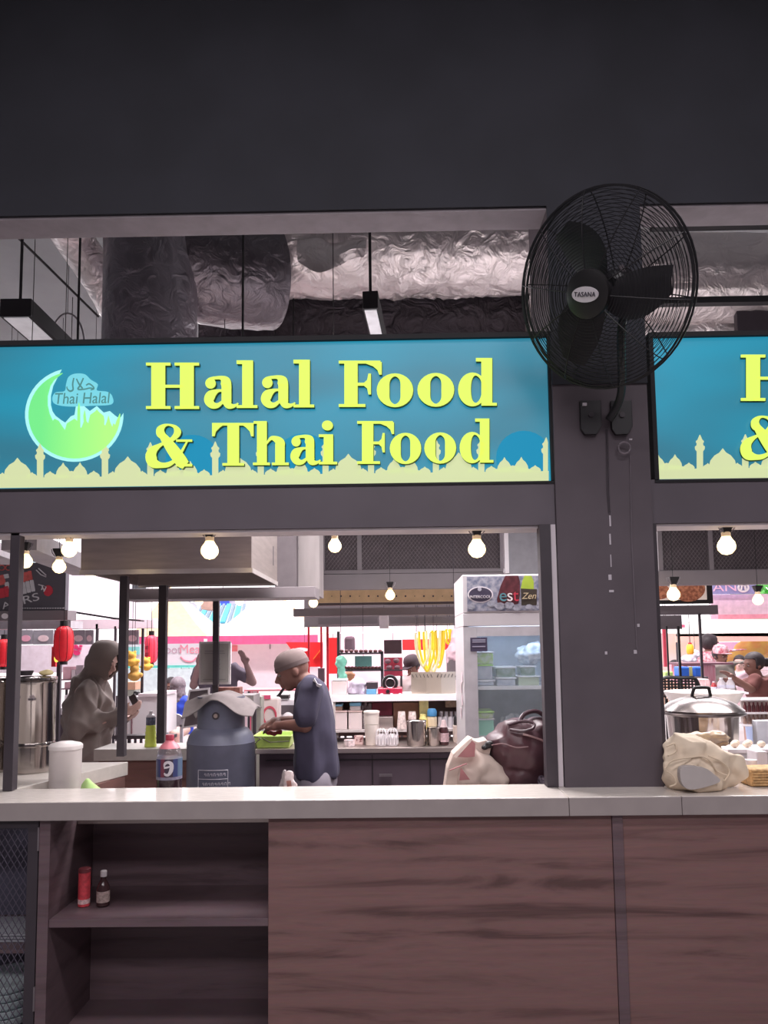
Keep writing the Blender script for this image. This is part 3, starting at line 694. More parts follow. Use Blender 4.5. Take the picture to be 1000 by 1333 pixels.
# a loose flap of foil hanging from it
fl = MB(); vs = []; fs = []; nx, nz = 14, 8
for i in range(nx+1):
    for j in range(nz+1):
        u, v = i/nx, j/nz; px = 388+88*u; py = 308+v*(30+22*math.sin(PI*min(1, max(0, (u-.02)*1.3)))*(1-u*.4))
        p = pt(px, py, Yd-.03+.08*abs(v-.6)); p += noise.noise_vector(p*7)*.035; vs.append(p)
for i in range(nx):
    for j in range(nz): fs.append((i*(nz+1)+j, (i+1)*(nz+1)+j, (i+1)*(nz+1)+j+1, i*(nz+1)+j+1))
m_ = len(vs); vs2 = [v+Vector((0, .004, 0)) for v in vs]
fl.add(vs+vs2, fs+[tuple(k+m_ for k in f[::-1]) for f in fs])
one(fl, 'foil_flap', M_foil, 'loose crumpled foil sheet sagging under the long silver duct', 'foil', pt(430, 350, Yd), smooth=True)
# drop duct with its bend, going down to the hood
Yv = 4.3; c = pt(196, 400, Yv+.3)
Rv = .295
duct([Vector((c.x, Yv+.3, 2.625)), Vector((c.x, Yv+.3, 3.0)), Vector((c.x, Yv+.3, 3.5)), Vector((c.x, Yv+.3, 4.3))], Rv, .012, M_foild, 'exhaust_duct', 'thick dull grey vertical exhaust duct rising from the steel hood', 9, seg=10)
c = pt(263, 330, 4.8)
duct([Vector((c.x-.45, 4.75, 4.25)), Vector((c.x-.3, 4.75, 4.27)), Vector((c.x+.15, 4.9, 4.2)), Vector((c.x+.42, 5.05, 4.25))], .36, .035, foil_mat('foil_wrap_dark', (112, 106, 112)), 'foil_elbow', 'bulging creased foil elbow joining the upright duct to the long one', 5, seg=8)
a = pt(120, 375, 4.9); b = pt(85, 285, 4.6)
duct([pt(72, 270, 4.55), pt(96, 310, 4.8), pt(135, 370, 5.1), pt(150, 400, 5.3)], .13, .02, M_foil, 'foil_hose', 'small slanting foil hose beside the upright exhaust duct', 2, seg=8, n=20)
# dark flat duct below and behind
Yb = 5.5
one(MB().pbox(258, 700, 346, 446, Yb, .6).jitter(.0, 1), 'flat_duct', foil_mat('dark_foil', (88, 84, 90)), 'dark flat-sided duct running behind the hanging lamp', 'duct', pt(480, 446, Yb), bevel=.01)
# ducts beyond the pillar
duct([pt(700, 318, 5.0)+Vector((0, .3, 0)), pt(850, 330, 5.0)+Vector((0, .3, 0)), pt(940, 335, 5.0)+Vector((0, .3, 0)), pt(1120, 330, 5.0)+Vector((0, .3, 0))], .31, .03, M_foil, 'foil_duct', 'wide silver foil duct with swirling creases beyond the fan', 12, seg=34, n=72)
duct([pt(690, 412, 5.3)+Vector((0, .2, 0)), pt(880, 412, 5.3)+Vector((0, .2, 0)), pt(960, 410, 5.3)+Vector((0, .2, 0)), pt(1120, 408, 5.3)+Vector((0, .2, 0))], .14, .03, M_foil, 'foil_pipe', 'slim silver foil pipe below the wide duct beyond the fan', 20, seg=14, n=20)
one(MB().pbox(840, 1100, 385, 393, 4.9, .06), 'strut_channel', M_black, 'black steel channel under the wide foil duct beyond the fan', 'channel', pt(950, 393, 4.9))
one(MB().pbox(850, 1100, 286, 293, 4.6, .06), 'strut_channel', M_black, 'black steel channel along the top of the wide foil duct', 'channel', pt(950, 293, 4.6))
one(MB().pbox(960, 1100, 396, 440, 5.2, .05), 'duct_box', M_dark, 'dark duct box at the end of the slim foil pipe', 'duct', pt(990, 440, 5.2))
# hanging rods
def rod(px, Y, y0, y1, label, w=.008):
    a = pt(px, y1, Y); one(MB().cyl(a, Vector((a.x, Y, 5.099)), w, n=8), 'hanging_rod', M_black, label, 'rod', a, 'thin black rods hanging from the ceiling')
rod(101, 4.0, 100, 450, 'thin black hanging rod in front of the slanting foil hose', .007)
rod(316, 4.2, 200, 450, 'thin black hanging rod crossing the foil elbow', .007)
rod(358, 5.2, 345, 450, 'short thin dark rod before the flat duct, nearer the exhaust duct', .005)
rod(382, 5.2, 345, 450, 'short thin dark rod before the flat duct, nearer the hanging lamp', .005)
# linear lamps
def linear_lamp(A, B, w, h, label, rods):
    A = Vector(A); B = Vector(B); d = (B-A).normalized(); t = thing('linear_lamp', label, 'lamp', (A+B)/2, 'hanging linear lamps')
    side = d.cross(Vector((0, 0, 1))).normalized(); M = Matrix((side, d, Vector((0, 0, 1)))).transposed()
    MB().obox((A+B)/2, (w, (B-A).length, h), M).build('housing', M_black, t, bevel=.003)
    MB().obox((A+B)/2-Vector((0, 0, h/2+.003)), (w*.78, (B-A).length-.02, .006), M).build('diffuser', mat('lamp_diffuser', (205, 205, 210), .4, emit=.22), t)
    for s in rods:
        p = A+(B-A)*s; MB().cyl(p+Vector((0, 0, h/2)), Vector((p.x, p.y, 5.099)), .008, n=8).build('suspension_rod', M_black, t)
linear_lamp(pt(20, 400, 3.85)+Vector((0, 0, 0)), pt(20, 400, 3.85)+Vector((-.02, 1.3, -.0)), .17, .1, 'black linear lamp with white diffuser hanging beyond the crescent end of the sign', (.04,))
a = pt(482, 390, 3.9); linear_lamp(a, a+Vector((.12, 1.6, 0)), .085, .10, 'narrow black linear lamp hanging at the middle of the foil duct', (.01,))
one(MB().tube([pt(14, 300, 4.0), pt(60, 345, 4.4), pt(128, 412, 5.0)], .008, 6), 'suspension_cable', M_black, 'slanting black cable running down to the upright duct', 'cable', pt(14, 300, 4.0))
one(MB().tube([pt(88+22*math.cos(t), 448-40*math.sin(t), 5.6) for t in [PI*k/14 for k in range(15)]], .008, 6), 'coiled_cable', mat('cable_grey', (120, 116, 122), .5), 'arched grey cable loop beyond the linear lamp', 'cable', pt(110, 448, 5.6))

# ================================================================= BULB LAMPS
M_bulb = None
def bulb_mat(s):
    m = bpy.data.materials.new('warm_bulb_glass'); m.use_nodes = True; p = m.node_tree.nodes['Principled BSDF']
    p.inputs['Base Color'].default_value = (1, .9, .7, 1); p.inputs['Emission Color'].default_value = (1, .76, .36, 1); p.inputs['Emission Strength'].default_value = s
    return m
M_bulb = bulb_mat(2.6)
M_neck = mat('bulb_neck', (226, 196, 160), .4, emit=.35)
def bulb(px, py, Y, label, r=None, top=None, group='warm bulbs in black holders'):
    """px, py: centre of the glass; hangs from a black cup on the beam above"""
    r = r or .04; c = pt(px, py, Y); t = thing('bulb_lamp', label, 'lamp', c, group)
    prof = [(0, -r), (r*.55, -r*.84), (r*.93, -r*.38), (r, 0), (r*.9, r*.42), (r*.6, r*.85), (r*.48, r*1.1)]
    MB().lathe(prof, c, 20).build('glass', M_bulb, t, smooth=True)
    MB().lathe([(r*.48, r*1.1), (r*.5, r*1.55), (r*.42, r*1.6)], c, 16).build('neck', M_neck, t, smooth=True)
    h = MB(); h.lathe([(r*.5, r*1.45), (r*.62, r*1.75), (r*1.0, r*2.5), (r*1.05, r*2.75), (0, r*2.76)], c, 4, M=Matrix.Rotation(PI/4, 3, 'Z'))
    h.build('holder', M_blk, t)
    for s in (-1, 1):
        MB().tube([c+Vector((s*r*.55, -.01, r*1.6)), c+Vector((s*r*.95, -.01, r*2.1)), c+Vector((s*r*1.1, -.01, r*2.7))], .0025, 5).build('clip_wire', hm, t)
    if top: MB().cyl(c+Vector((0, 0, r*2.7)), Vector((c.x, c.y, top)), .006 if top < 3 else .0022, n=6).build('drop_stem', M_blk, t)
    return t
bulb(273, 717, 3.27, 'bright bulb hanging before the steel hood', .0395, zbm-.012)
bulb(621, 715, 3.27, 'bright bulb hanging before the mesh panel, nearest the drinks fridge', .0395, zbm-.012)
bulb(946, 711, 3.27, 'bright bulb hanging beyond the pillar', .0395, zbm-.012)
bulb(436, 711, 3.75, 'smaller bulb hanging between the hood and the mesh panel', .034, 5.099)
bulb(90, 716, 3.3, 'bulb with flared black shade beside the steel hood', .034, zbm-.012)
bulb(33, 731, 3.6, 'tall warm bulb beside the black post', .034, 5.099)
bulb(77, 738, 4.0, 'bulb hanging in front of the sushi billboard', .036, 5.099)
bulb(118, 752, 6.2, 'pale bulb before the glowing white wall panel', .045, 5.099)
bulb(408, 785, 6.6, 'small bulb hanging at the corner below the grey wall panel', .042, 5.099)
bulb(508, 775, 6.4, 'small bulb on the perforated tan rail', .042, 5.099)
bulb(877, 774, 6.4, 'bulb hanging before the framed food picture', .055, 5.099)
bulb(987, 781, 6.4, 'pale bulb hanging before the green tree', .045, 5.099)
bulb(259, 783, 7.0, 'faint small bulb by the blue striped roof, on the tan box side', .04, 5.099)
bulb(312, 783, 7.0, 'faint small bulb by the blue striped roof, past the thin pole', .04, 5.099)
bulb(217, 775, 7.0, 'faint small bulb at the top of the pink-lit pole', .036, 5.099)

# ================================================================= HOOD AND STALL FRAMES
HX0, HX1, HY0, HY1, HZ0, HZ1 = -1.63, -.735, 3.82, 4.66, 2.0, 2.62
hood = thing('exhaust_hood', 'large brushed steel exhaust hood under the vertical duct', 'hood', (-1.2, 4.2, HZ0))
MB().box(HX0, HX1, HY0, HY0+.012, HZ0, HZ1).build('front_panel', M_steelb, hood, bevel=.002)
MB().box(HX1-.012, HX1, HY0+.013, HY1, HZ0, HZ1).build('side_panel', M_steelb, hood)
MB().box(HX0, HX0+.012, HY0+.013, HY1, HZ0, HZ1).build('side_panel', M_steelb, hood)
MB().box(HX0+.013, HX1-.013, HY1-.012, HY1, HZ0, HZ1).build('back_panel', M_steelb, hood)
MB().box(HX0+.013, HX1-.013, HY0+.013, HY1-.013, HZ0+.11, HZ0+.12).build('filter_panel', M_steelb, hood)
lp = MB(); lp.box(HX0-.004, HX1+.004, HY0-.006, HY0-.0005, HZ0-.012, HZ0+.012); lp.box(HX1+.0005, HX1+.006, HY0, HY1, HZ0-.012, HZ0+.012); lp.box(HX0+.013, HX1, HY1+.001, HY1+.007, HZ0-.012, HZ0+.012)
lp.build('lip', mat('steel_lip', (220, 212, 210), .3, .7), hood)
for i in range(9):
    x = HX0+.06+i*.095; MB().box(x, x+.06, HY0+.08, HY1-.08, HZ0+.092, HZ0+.109).build('baffle', M_dark, hood)
MB().box(-.748, -.7349, 4.5, 4.53, 2.1, 2.22).build('latch', M_dark, hood)
q = pt(200, 752, 4.7); one(MB().box(-1.75, -.5, 4.72, 5.0, 1.915, 1.985), 'frame_bar', M_beam2, 'grey horizontal frame bar just below the back of the steel hood', 'frame', (-1.2, 4.7, 1.94), bevel=.003)
one(MB().pbox(358, 386, 640, 772, 5.2, .5), 'wall_panel', mat('dark_grey_panel', (92, 84, 88), .7), 'narrow dark grey upright panel beside the steel hood', 'panel', pt(376, 772, 5.2))  # one even dark grey base colour
one(MB().pbox(386.5, 416, 640, 776, 5.3, .3), 'wall_panel', mat('pale_grey_panel', (136, 128, 128), .6, var=.12, scale=3, stretch=(4, 4, .5)), 'streaky pale grey upright panel between the hood and mesh panels', 'panel', pt(400, 776, 5.3))

M_tan = mat('tan_rail', (206, 176, 134), .6)
def mesh_bay(px0, px1, px_div, Y, label, grp):
    t = thing('mesh_screen', label, 'panel', pt((px0+px1)/2, 746, Y), grp)
    y0, y1 = 660, 746
    A = pt(px0, 740, Y); B = pt(px1, 740, Y); zt_ = pt((px0+px1)/2, y0, Y).z; z0 = pt((px0+px1)/2, 741, Y).z
    f = MB(); f.box(A.x, B.x, Y, Y+.05, z0-.035, z0); f.box(A.x, B.x, Y, Y+.05, zt_, zt_+.04)
    f.build('frame', M_beam2, t, bevel=.003)
    for d in [px0+2]+px_div+[px1-2]:
        x = pt(d, 720, Y).x; MB().box(x-.02, x+.02, Y, Y+.05, z0+.001, zt_-.001).build('upright', M_beam2, t)
    MB().box(A.x, B.x, Y+.045, Y+.06, z0, zt_).build('backing_sheet', mat('dark_grey_sheet', (84, 76, 80), .8), t)
    m = MB(); diamond(m, A.x+.02, B.x-.02, z0, zt_, Y+.02, .034, .044, .006, .003)
    m.build('expanded_mesh', mat('mesh_paint', (112, 102, 106), .5, .3), t, kind='stuff')
mesh_bay(418, 656, [468], 6.6, 'dark mesh panel of the far stall between the hood and the fridge', 'mesh panels of the far stall')
mesh_bay(858, 1090, [926], 6.6, 'dark mesh panel of the far stall seen beyond the pillar', 'mesh panels of the far stall')
one(MB().pbox(418, 662, 746.5, 766, 6.58, .12), 'beam', M_beam2, 'grey beam under the mesh panel, starting beside the streaky pale panel', 'beam', pt(520, 766, 6.58))
one(MB().pbox(856, 1120, 742, 760, 6.58, .12), 'beam', M_beam2, 'grey beam under the mesh panel beyond the pillar', 'beam', pt(950, 760, 6.58))
one(MB().pbox(656.5, 662, 660, 746, 6.5, .06), 'corner_strip', M_white, 'white upright corner strip above the fridge', 'strip', pt(659, 746, 6.5))
one(MB().pbox(662.5, 735, 660, 790, 6.5, .06), 'wall_board', mat('blue_grey_wallboard', (142, 140, 146), .7), 'plain blue-grey board above the drinks fridge', 'panel', pt(690, 790, 6.5))
r = MB().pbox(414, 604, 767, 783.5, 7.0, .04); rail = one(r, 'perforated_rail', M_tan, 'tan perforated rail with small holes below the grey beam', 'rail', pt(508, 783, 7.0))
for i in range(15):
    p = pt(432+i*12, 776, 6.998); MB().cyl(p, p+Vector((0, .004, 0)), .009 if i % 3 else .005, n=8).build('hole', M_dark, rail)
one(MB().pbox(412, 606, 784, 787, 7.05, .1), 'strip', M_dark, 'dark strip under the tan perforated rail', 'strip', pt(508, 787, 7.05))
one(MB().pbox(382, 606, 791, 801, 7.6, .1), 'beam', M_beam2, 'grey beam on top of the bakery rack stall, second below the tan rail', 'beam', pt(500, 801, 7.6))
one(MB().pbox(414, 492, 804, 813, 8.2, .1), 'beam', M_beam2, 'short low grey beam above the bread rack', 'beam', pt(450, 813, 8.2))
one(MB().pbox(508, 606, 803, 812, 8.2, .1), 'beam', M_beam2, 'short low grey beam above the yellow noodle strands', 'beam', pt(555, 812, 8.2))
one(MB().pbox(494, 506, 800, 818, 8.15, .08), 'junction_box', mat('white_box', (212, 200, 204), .5), 'small white junction box between the two low grey beams', 'box', pt(500, 818, 8.15), bevel=.004)
one(MB().pbox(414, 606, 814, 822, 9.0, .3), 'glowing_roof_band', glow('pinkish_roof_glow', (255, 232, 240), 1.6), 'long pinkish white lit roof band, made to glow, above the bakery rack', 'lamp', pt(500, 820, 9.0))  # roof band whose lit look is put in as emission
# beyond the pillar
one(MB().pbox(850, 935, 788, 800, 7.4, .1), 'beam', M_beam2, 'grey beam below the framed food picture', 'beam', pt(890, 800, 7.4))
one(MB().pbox(850, 888, 801, 819, 8.0, .1), 'fascia', M_beam2, 'short grey fascia above the red-lit poles', 'fascia', pt(870, 819, 8.0))
fp = thing('food_picture', 'black framed poster of fried food above the grey beam', 'poster', pt(890, 785, 7.2))
MB().pbox(850, 928, 750, 786, 7.2, .04).build('frame', M_blk, fp, bevel=.004)
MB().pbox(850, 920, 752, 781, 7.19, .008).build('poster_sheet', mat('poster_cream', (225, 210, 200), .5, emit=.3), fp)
M_fried = mat('fried_print', (150, 84, 60), .6, c2=(222, 150, 110), scale=40, detail=6)
MB().prism([crom([(852, 757), (866, 760), (872, 770), (866, 779), (850, 778)], 4, True)], SP(7.185), (0, .004, 0)).build('food_print', M_fried, fp)
MB().prism([crom([(880, 758), (900, 755), (916, 760), (917, 772), (905, 782), (888, 782), (880, 772)], 4, True)], SP(7.185), (0, .004, 0)).build('food_print', M_fried, fp)

# small frames / posts of the wing and of the second counter
def post(px0, px1, py0, py1, Y, label, m=None, grp=None):
    if Y > 7: return one(MB().box(pt(px0, (py0+py1)/2, Y).x, pt(px1, (py0+py1)/2, Y).x, Y, Y+(px1-px0)*Y/F, .001, pt(px0, py0, Y).z), 'post', m or M_dark, label, 'post', Vector((pt(px0, 900, Y).x, Y, 0)), grp, bevel=.002)
    return one(MB().pbox(px0, px1, py0, py1, Y, (px1-px0)*Y/F), 'post', m or M_dark, label, 'post', pt((px0+px1)/2, py1, Y), grp, bevel=.002)
post(153.5, 163.5, 750, 985, 3.98, 'dark square post at the end of the side counter')
post(205, 215, 762, 968, 4.55, 'dark square post beside the green bottle')
post(276.5, 284, 778, 905, 5.0, 'thin dark post holding up the framed notice')
post(73.5, 78.5, 830, 915, 7.6, 'slim dark post under the red lantern')
post(183.5, 186.5, 818, 900, 8.0, 'slim black post beside the pink lantern')
post(124, 127.5, 812, 850, 8.6, 'slim black post behind the hooded person, nearest the lantern')
post(147.5, 150.5, 815, 912, 8.6, 'slim black post behind the hooded person, nearest the square post')
M_red = mat('red_paint', (214, 34, 52), .5)
post(400.5, 403, 802, 868, 8.6, 'thin red post in front of the red board, above the man', M_red)
post(417, 419.5, 812, 862, 8.6, 'thin red post behind the man\'s neck', M_red)
post(425, 428, 815, 884, 8.5, 'thin red post beside the bread rack', M_red)
post(868.5, 870.5, 815, 872, 7.9, 'dark slim post nearest the pillar', M_blk)
post(883.5, 886.5, 815, 880, 7.9, 'dark slim post under the short grey fascia', M_blk)
post(911.5, 914.5, 798, 875, 7.4, 'dark post at the end of the grey beam beside the olive jacket', M_dark)

# ================================================================= SIDE AND BACK COUNTERS
def counter(name, x0, x1, y0, y1, z, label, front=None, topm=None, th=.07, legs=True):
    t = thing(name, label, 'counter', ((x0+x1)/2, y0, 0))
    MB().box(x0, x1, y0, y1, z-th, z).build('worktop', topm or M_top, t, bevel=.003)
    MB().box(x0+.02, x1-.02, y0+.03, y1-.02, 0, z-th-.001).build('cabinet_body', front or M_wood3, t)
    return t
# wing counter
wc = thing('side_counter', 'pale topped side counter running back from the front counter with steel urns on it', 'counter', (-1.8, 3.27, 0))
xw = pt(167, 984, 4.0).x
MB().prism([[(-2.9, YC+.287), (-1.66, YC+.287), (xw, 4.0), (-2.9, 4.0)]], lambda u, v: Vector((u, v, ZC-.07)), (0, 0, .069)).build('worktop', mat('wing_stone', (216, 208, 200), .35, var=.04, scale=30), wc, bevel=.003)
MB().prism([[(-2.9, YC+.69), (-1.49, YC+.69), (xw-.012, 3.99), (-2.9, 3.99)]], lambda u, v: Vector((u, v, 0)), (0, 0, ZC-.071)).build('cabinet_body', M_wood3, wc)
x2 = pt(122, 968, 4.5).x
counter('middle_counter', x2, -.87, 4.5, 4.78, ZC, 'pale topped wooden counter behind the soda bottle and gas cylinder', topm=mat('mid_stone', (188, 182, 178), .4))
dk = mat('dark_cabinet', (86, 72, 82), .5, var=.06)
bc = counter('prep_counter', -.862, .395, 4.62, 5.15, .975, 'dark cabinet counter with steel top, behind the man in the navy shirt', front=dk, topm=M_steelb, th=.03)
for px in (330, 485, 560): 
    q = pt(px, 1000, 4.64); MB().box(q.x-.002, q.x+.002, 4.642, 4.65, .3, .93).build('door_gap', M_blk, bc)
MB().box(-.8, .38, 4.636, 4.65, .90, .905).build('drawer_gap', M_blk, bc)
MB().box(-.1, -.02, 4.625, 4.64, .8, .815).build('handle', hm, bc)
# shelving unit standing on the prep counter: middle ledge and top shelf
ZS1 = pt(520, 949, 4.95).z; ZS2 = pt(520, 904, 4.95).z
xsA, xsB = pt(432, 940, 4.95).x, pt(604, 940, 4.95).x
su = thing('counter_shelf_unit', 'two-tier white shelf unit standing on the prep counter', 'shelf', ((xsA+xsB)/2, 4.95, .976))
MB().box(xsA, xsB, 4.92, 5.22, ZS2-.042, ZS2).build('top_shelf', M_white, su, bevel=.002)
MB().box(xsA, xsB, 4.92, 5.22, ZS1-.015, ZS1).build('middle_shelf', mat('shelf_grey', (190, 180, 180), .5), su)
MB().box(xsA, xsB, 5.2, 5.215, .98, ZS2-.045).build('back_panel', mat('brown_panel', (128, 104, 100), .7), su)
for x in (xsA+.01, xsB-.02): MB().box(x, x+.015, 4.93, 5.2, .976, ZS2-.043).build('side_panel', mat('shelf_grey', (190, 180, 180), .5), su)
# right stall worktop (behind the pot)
counter('stall_worktop', pt(866, 960, 3.7).x-.25, 2.6, 3.72, 4.5, .95, 'pale worktop behind the pot beyond the pillar', topm=M_top)

# ================================================================= THINGS ON / BEHIND THE FRONT COUNTER
# steel urns
def urn(px, r, label, Y=3.62):
    c = pt(px, 1003, Y); c.z = ZC+.001; c.y = Y+r
    c.x = pt(px, 940, Y+r).x
    t = thing('steel_urn', label, 'urn', c, 'steel urns on the side counter')
    MB().lathe([(r*.93, 0), (r*.97, .01), (r*.97, .02), (r*.96, .125), (r*1.0, .13), (r*1.0, .14), (r*.98, .145)], c, 40).build('lower_tier', M_urn, t, smooth=True)
    MB().lathe([(r*.98, .146), (r*.99, .15), (r*.99, .43), (r*1.02, .435), (r*1.02, .445), (r*.98, .45)], c, 40).build('upper_tier', M_urn, t, smooth=True)
    MB().lathe([(r*1.03, .451), (r*1.03, .462), (r*.9, .466), (r*.4, .47), (0, .47)], c, 40).build('lid', M_urn, t, smooth=True)
    h = MB()
    for s in (-.4, .4):
        p = c+Vector((s*r, -r*.93, .36)); h.box(p.x-.012, p.x+.012, p.y-.02, p.y+.02, p.z-.005, p.z+.005)
    h.build('rivet', hm, t)
    return t
M_urn = bpy.data.materials.new('polished_steel'); M_urn.use_nodes = True
def _u():
    N = M_urn.node_tree.nodes; L = M_urn.node_tree.links; p = N['Principled BSDF']; p.inputs['Metallic'].default_value = 1; p.inputs['Roughness'].default_value = .16
    p.inputs['Base Color'].default_value = rgb(172, 164, 160)
    tc = N.new('ShaderNodeTexCoord'); mp = N.new('ShaderNodeMapping'); mp.inputs['Scale'].default_value = (1, 1, .06); nz = N.new('ShaderNodeTexNoise'); nz.inputs['Scale'].default_value = 14
    bp = N.new('ShaderNodeBump'); bp.inputs['Strength'].default_value = .6; bp.inputs['Distance'].default_value = .02
    L.new(tc.outputs['Object'], mp.inputs[0]); L.new(mp.outputs[0], nz.inputs['Vector']); L.new(nz.outputs['Fac'], bp.inputs['Height']); L.new(bp.outputs[0], p.inputs['Normal'])
_u()
urn(43, .107, 'tall polished steel urn standing behind the black post')
urn(-14, .105, 'tall polished steel urn cut off by the picture edge')
q = pt(34, 876, 3.5); 
bw_ = pt(34, 870, 3.72); bw_.z = ZC+.473
one(MB().lathe([(.02, 0), (.025, .0), (.034, .024), (.037, .024), (.028, -.0)], bw_, 20), 'small_bowl', M_dark, 'small dark bowl on top of the urn beside the black post', 'bowl', bw_, smooth=True)
cc = pt(58, 870, 3.72); cc.z = ZC+.474
one(MB().ell(cc+Vector((.01, 0, .012)), (.035, .02, .016), 14, 8).jitter(.006, 40), 'crumpled_wrapper', mat('yellow_wrapper', (232, 214, 160), .5), 'small crumpled pale yellow wrapper on top of the urn', 'wrapper', cc, smooth=True)
# white canister
zl = .881
c = pt(85, 1000, 3.46); c.z = zl
t = thing('white_canister', 'tall off-white plastic canister with domed lid beside the side counter', 'canister', c)
MB().lathe([(.066, 0), (.068, .004), (.071, .265), (.072, .27)], c, 32).build('canister_body', mat('offwhite_plastic', (214, 204, 202), .4, var=.03), t, smooth=True)
MB().lathe([(.0745, .262), (.0745, .278), (.066, .287), (.03, .296), (0, .298)], c, 32).build('lid', mat('offwhite_lid', (226, 218, 216), .35), t, smooth=True)
q = pt(114, 1017, 3.4); q.z = zl
one(blob([('e', q+Vector((0, 0, .06)), (.04, .03, .07)), ('e', q+Vector((.03, 0, .04)), (.04, .03, .05))], 'green_cloth', mat('lime_cloth', (196, 232, 150), .8), None, .008, 3, .01, 14, origin=q), 'green_cloth', None, '', '', q) if False else None
o = blob([('e', q+Vector((0, 0, .06)), (.035, .03, .075)), ('e', q+Vector((.03, 0, .05)), (.035, .03, .06))], 'green_cloth', mat('lime_cloth', (196, 232, 150), .8), None, .008, 3, .01, 14, origin=q)
o['label'] = 'folded lime green cloth beside the white canister'; o['category'] = 'cloth'
# soda bottle
c = pt(220.5, 1000, 3.38); c.z = zl; r = .0565
t = thing('soda_bottle', 'large plastic cola bottle with pink cap and blue-red label', 'bottle', c)
M_cola = mat('cola', (50, 34, 40), .12); M_pet = mat('clear_plastic', (226, 222, 228), .08, trans=.85, alpha=.55)
MB().lathe([(r*.75, .0), (r*.98, .012), (r*1.0, .03), (r*1.0, .085), (r*.98, .1), (0, .1)], c, 32).build('cola', M_cola, t, smooth=True)
MB().lathe([(r*.97, .1), (r*1.0, .225), (r*.9, .2251)], c, 32).build('cola_upper', M_cola, t, smooth=True)
MB().lathe([(r*.9, .2255), (r, .2256), (r*.98, .238), (r*.88, .262), (r*.62, .285), (r*.3, .296), (r*.27, .305), (0, .305)], c, 32).build('bottle_shell', M_pet, t, smooth=True)
lab = bpy.data.materials.new('soda_label'); lab.use_nodes = True
def _l():
    N = lab.node_tree.nodes; L = lab.node_tree.links; p = N['Principled BSDF']; tc = N.new('ShaderNodeTexCoord'); sp = N.new('ShaderNodeSeparateXYZ'); L.new(tc.outputs['Object'], sp.inputs[0])
    nz = N.new('ShaderNodeTexNoise'); nz.inputs['Scale'].default_value = 9; L.new(tc.outputs['Object'], nz.inputs['Vector'])
    mm = N.new('ShaderNodeMath'); mm.operation = 'MULTIPLY_ADD'; L.new(sp.outputs[0], mm.inputs[0]); mm.inputs[1].default_value = 8.5; mm.inputs[2].default_value = .5
    rp = N.new('ShaderNodeValToRGB'); e = rp.color_ramp.elements; rp.color_ramp.interpolation = 'CONSTANT'
    e[0].position = 0; e[0].color = rgb(44, 48, 96); e[1].position = .3; e[1].color = rgb(104, 44, 64)
    for pos, cc_ in ((.46, (54, 40, 60)), (.76, (52, 60, 108)), (.9, (84, 104, 130))):
        x = e.new(pos); x.color = rgb(*cc_)
    L.new(mm.outputs[0], rp.inputs[0]); L.new(rp.outputs[0], p.inputs['Base Color']); p.inputs['Roughness'].default_value = .35
_l()
MB().lathe([(r*1.012, .15), (r*1.012, .228)], c, 32).build('paper_label', lab, t, smooth=True)
MB().lathe([(r*1.013, .137), (r*1.013, .1495)], c, 32).build('label_band', mat('pale_band', (128, 122, 142), .4, var=.2, scale=40), t, smooth=True)
em = MB()
for qd in vstroke([(-.016, .008, .004), (-.012, .022, .011), (.002, .028, .012), (.015, .018, .014), (.014, -.008, .015), (.004, -.026, .012), (-.009, -.026, .009), (-.015, -.018, .004)], 6): em.prism([qd], lambda u, v: c+Vector((u+.01, -math.sqrt((r*1.03)**2-(u+.01)**2)-.002, v+.188)), (0, .003, 0))
for qd in vstroke([(-.016, .004, .008), (-.002, .006, .008), (.012, .010, .006)], 5): em.prism([qd], lambda u, v: c+Vector((u+.01, -math.sqrt((r*1.03)**2-(u+.01)**2)-.002, v+.188)), (0, .003, 0))
em.build('label_emblem', mat('emblem_white', (196, 190, 198), .4), t)
MB().lathe([(r*.80, .272), (r*.66, .286), (r*.36, .300), (r*.34, .306)], c, 24).build('pink_neck_seal', mat('pink_cap', (222, 130, 142), .4), t, smooth=True)
MB().lathe([(r*.33, .307), (r*.33, .328), (r*.3, .331), (0, .331)], c, 24).build('cap', mat('red_cap', (168, 56, 76), .4), t, smooth=True)
# gas cylinder
Yg = 4.08; c = pt(288, 960, Yg); c.z = 0; R = .182
zsh = pt(288, 966, Yg).z; ztop = pt(288, 906, Yg).z; zsh2 = pt(288, 946, Yg).z
t = thing('gas_cylinder', 'big grey-blue steel gas cylinder with a cloth draped over its collar', 'gas cylinder', c)
M_gas = mat('gas_paint', (104, 106, 124), .45, var=.1, scale=9)
MB().lathe([(R*.8, 0.0), (R*.97, .05), (R, .1), (R, zsh), (R*1.008, zsh+.003), (R*.99, zsh+.01), (R*.94, zsh+.04), (R*.8, zsh2-.01), (R*.6, zsh2+.005), (R*.3, zsh2+.02), (0, zsh2+.025)], c, 48).build('tank', M_gas, t, smooth=True)
cr = MB(); nn = 40; P0 = []; 
for k in range(nn):
    pass
cr.lathe([(R*.70, zsh2-.005), (R*.70, ztop), (R*.67, ztop), (R*.67, zsh2-.005)], c, 40)
cr.build('collar', M_gas, t, smooth=True)
MB().cyl(c+Vector((0, -R*.71, zsh2+.07)), c+Vector((0, -R*.65, zsh2+.07)), .02, n=20).build('collar_opening', M_dark, t)
MB().cyl(c+Vector((0.0, -R*.5, zsh2+.07)), c+Vector((0.0, -R*.73, zsh2+.07)), .011, n=12).build('valve', mat('brass', (200, 190, 180), .3, .8), t)
st = MB(); a = Vector((0, -R-.001, 0)); y0_ = pt(288, 1003, Yg-R).z; y1_ = pt(288, 1014, Yg-R).z
def onR(u, z): return Vector((c.x+u, c.y-math.sqrt((R+.002)**2-u*u), z))
bx0, bx1 = -.08, .075
for z in (y0_, y0_-.045, y0_-.1):
    st.tube([onR(bx0+(bx1-bx0)*k/10, z) for k in range(11)], .0018, 4)
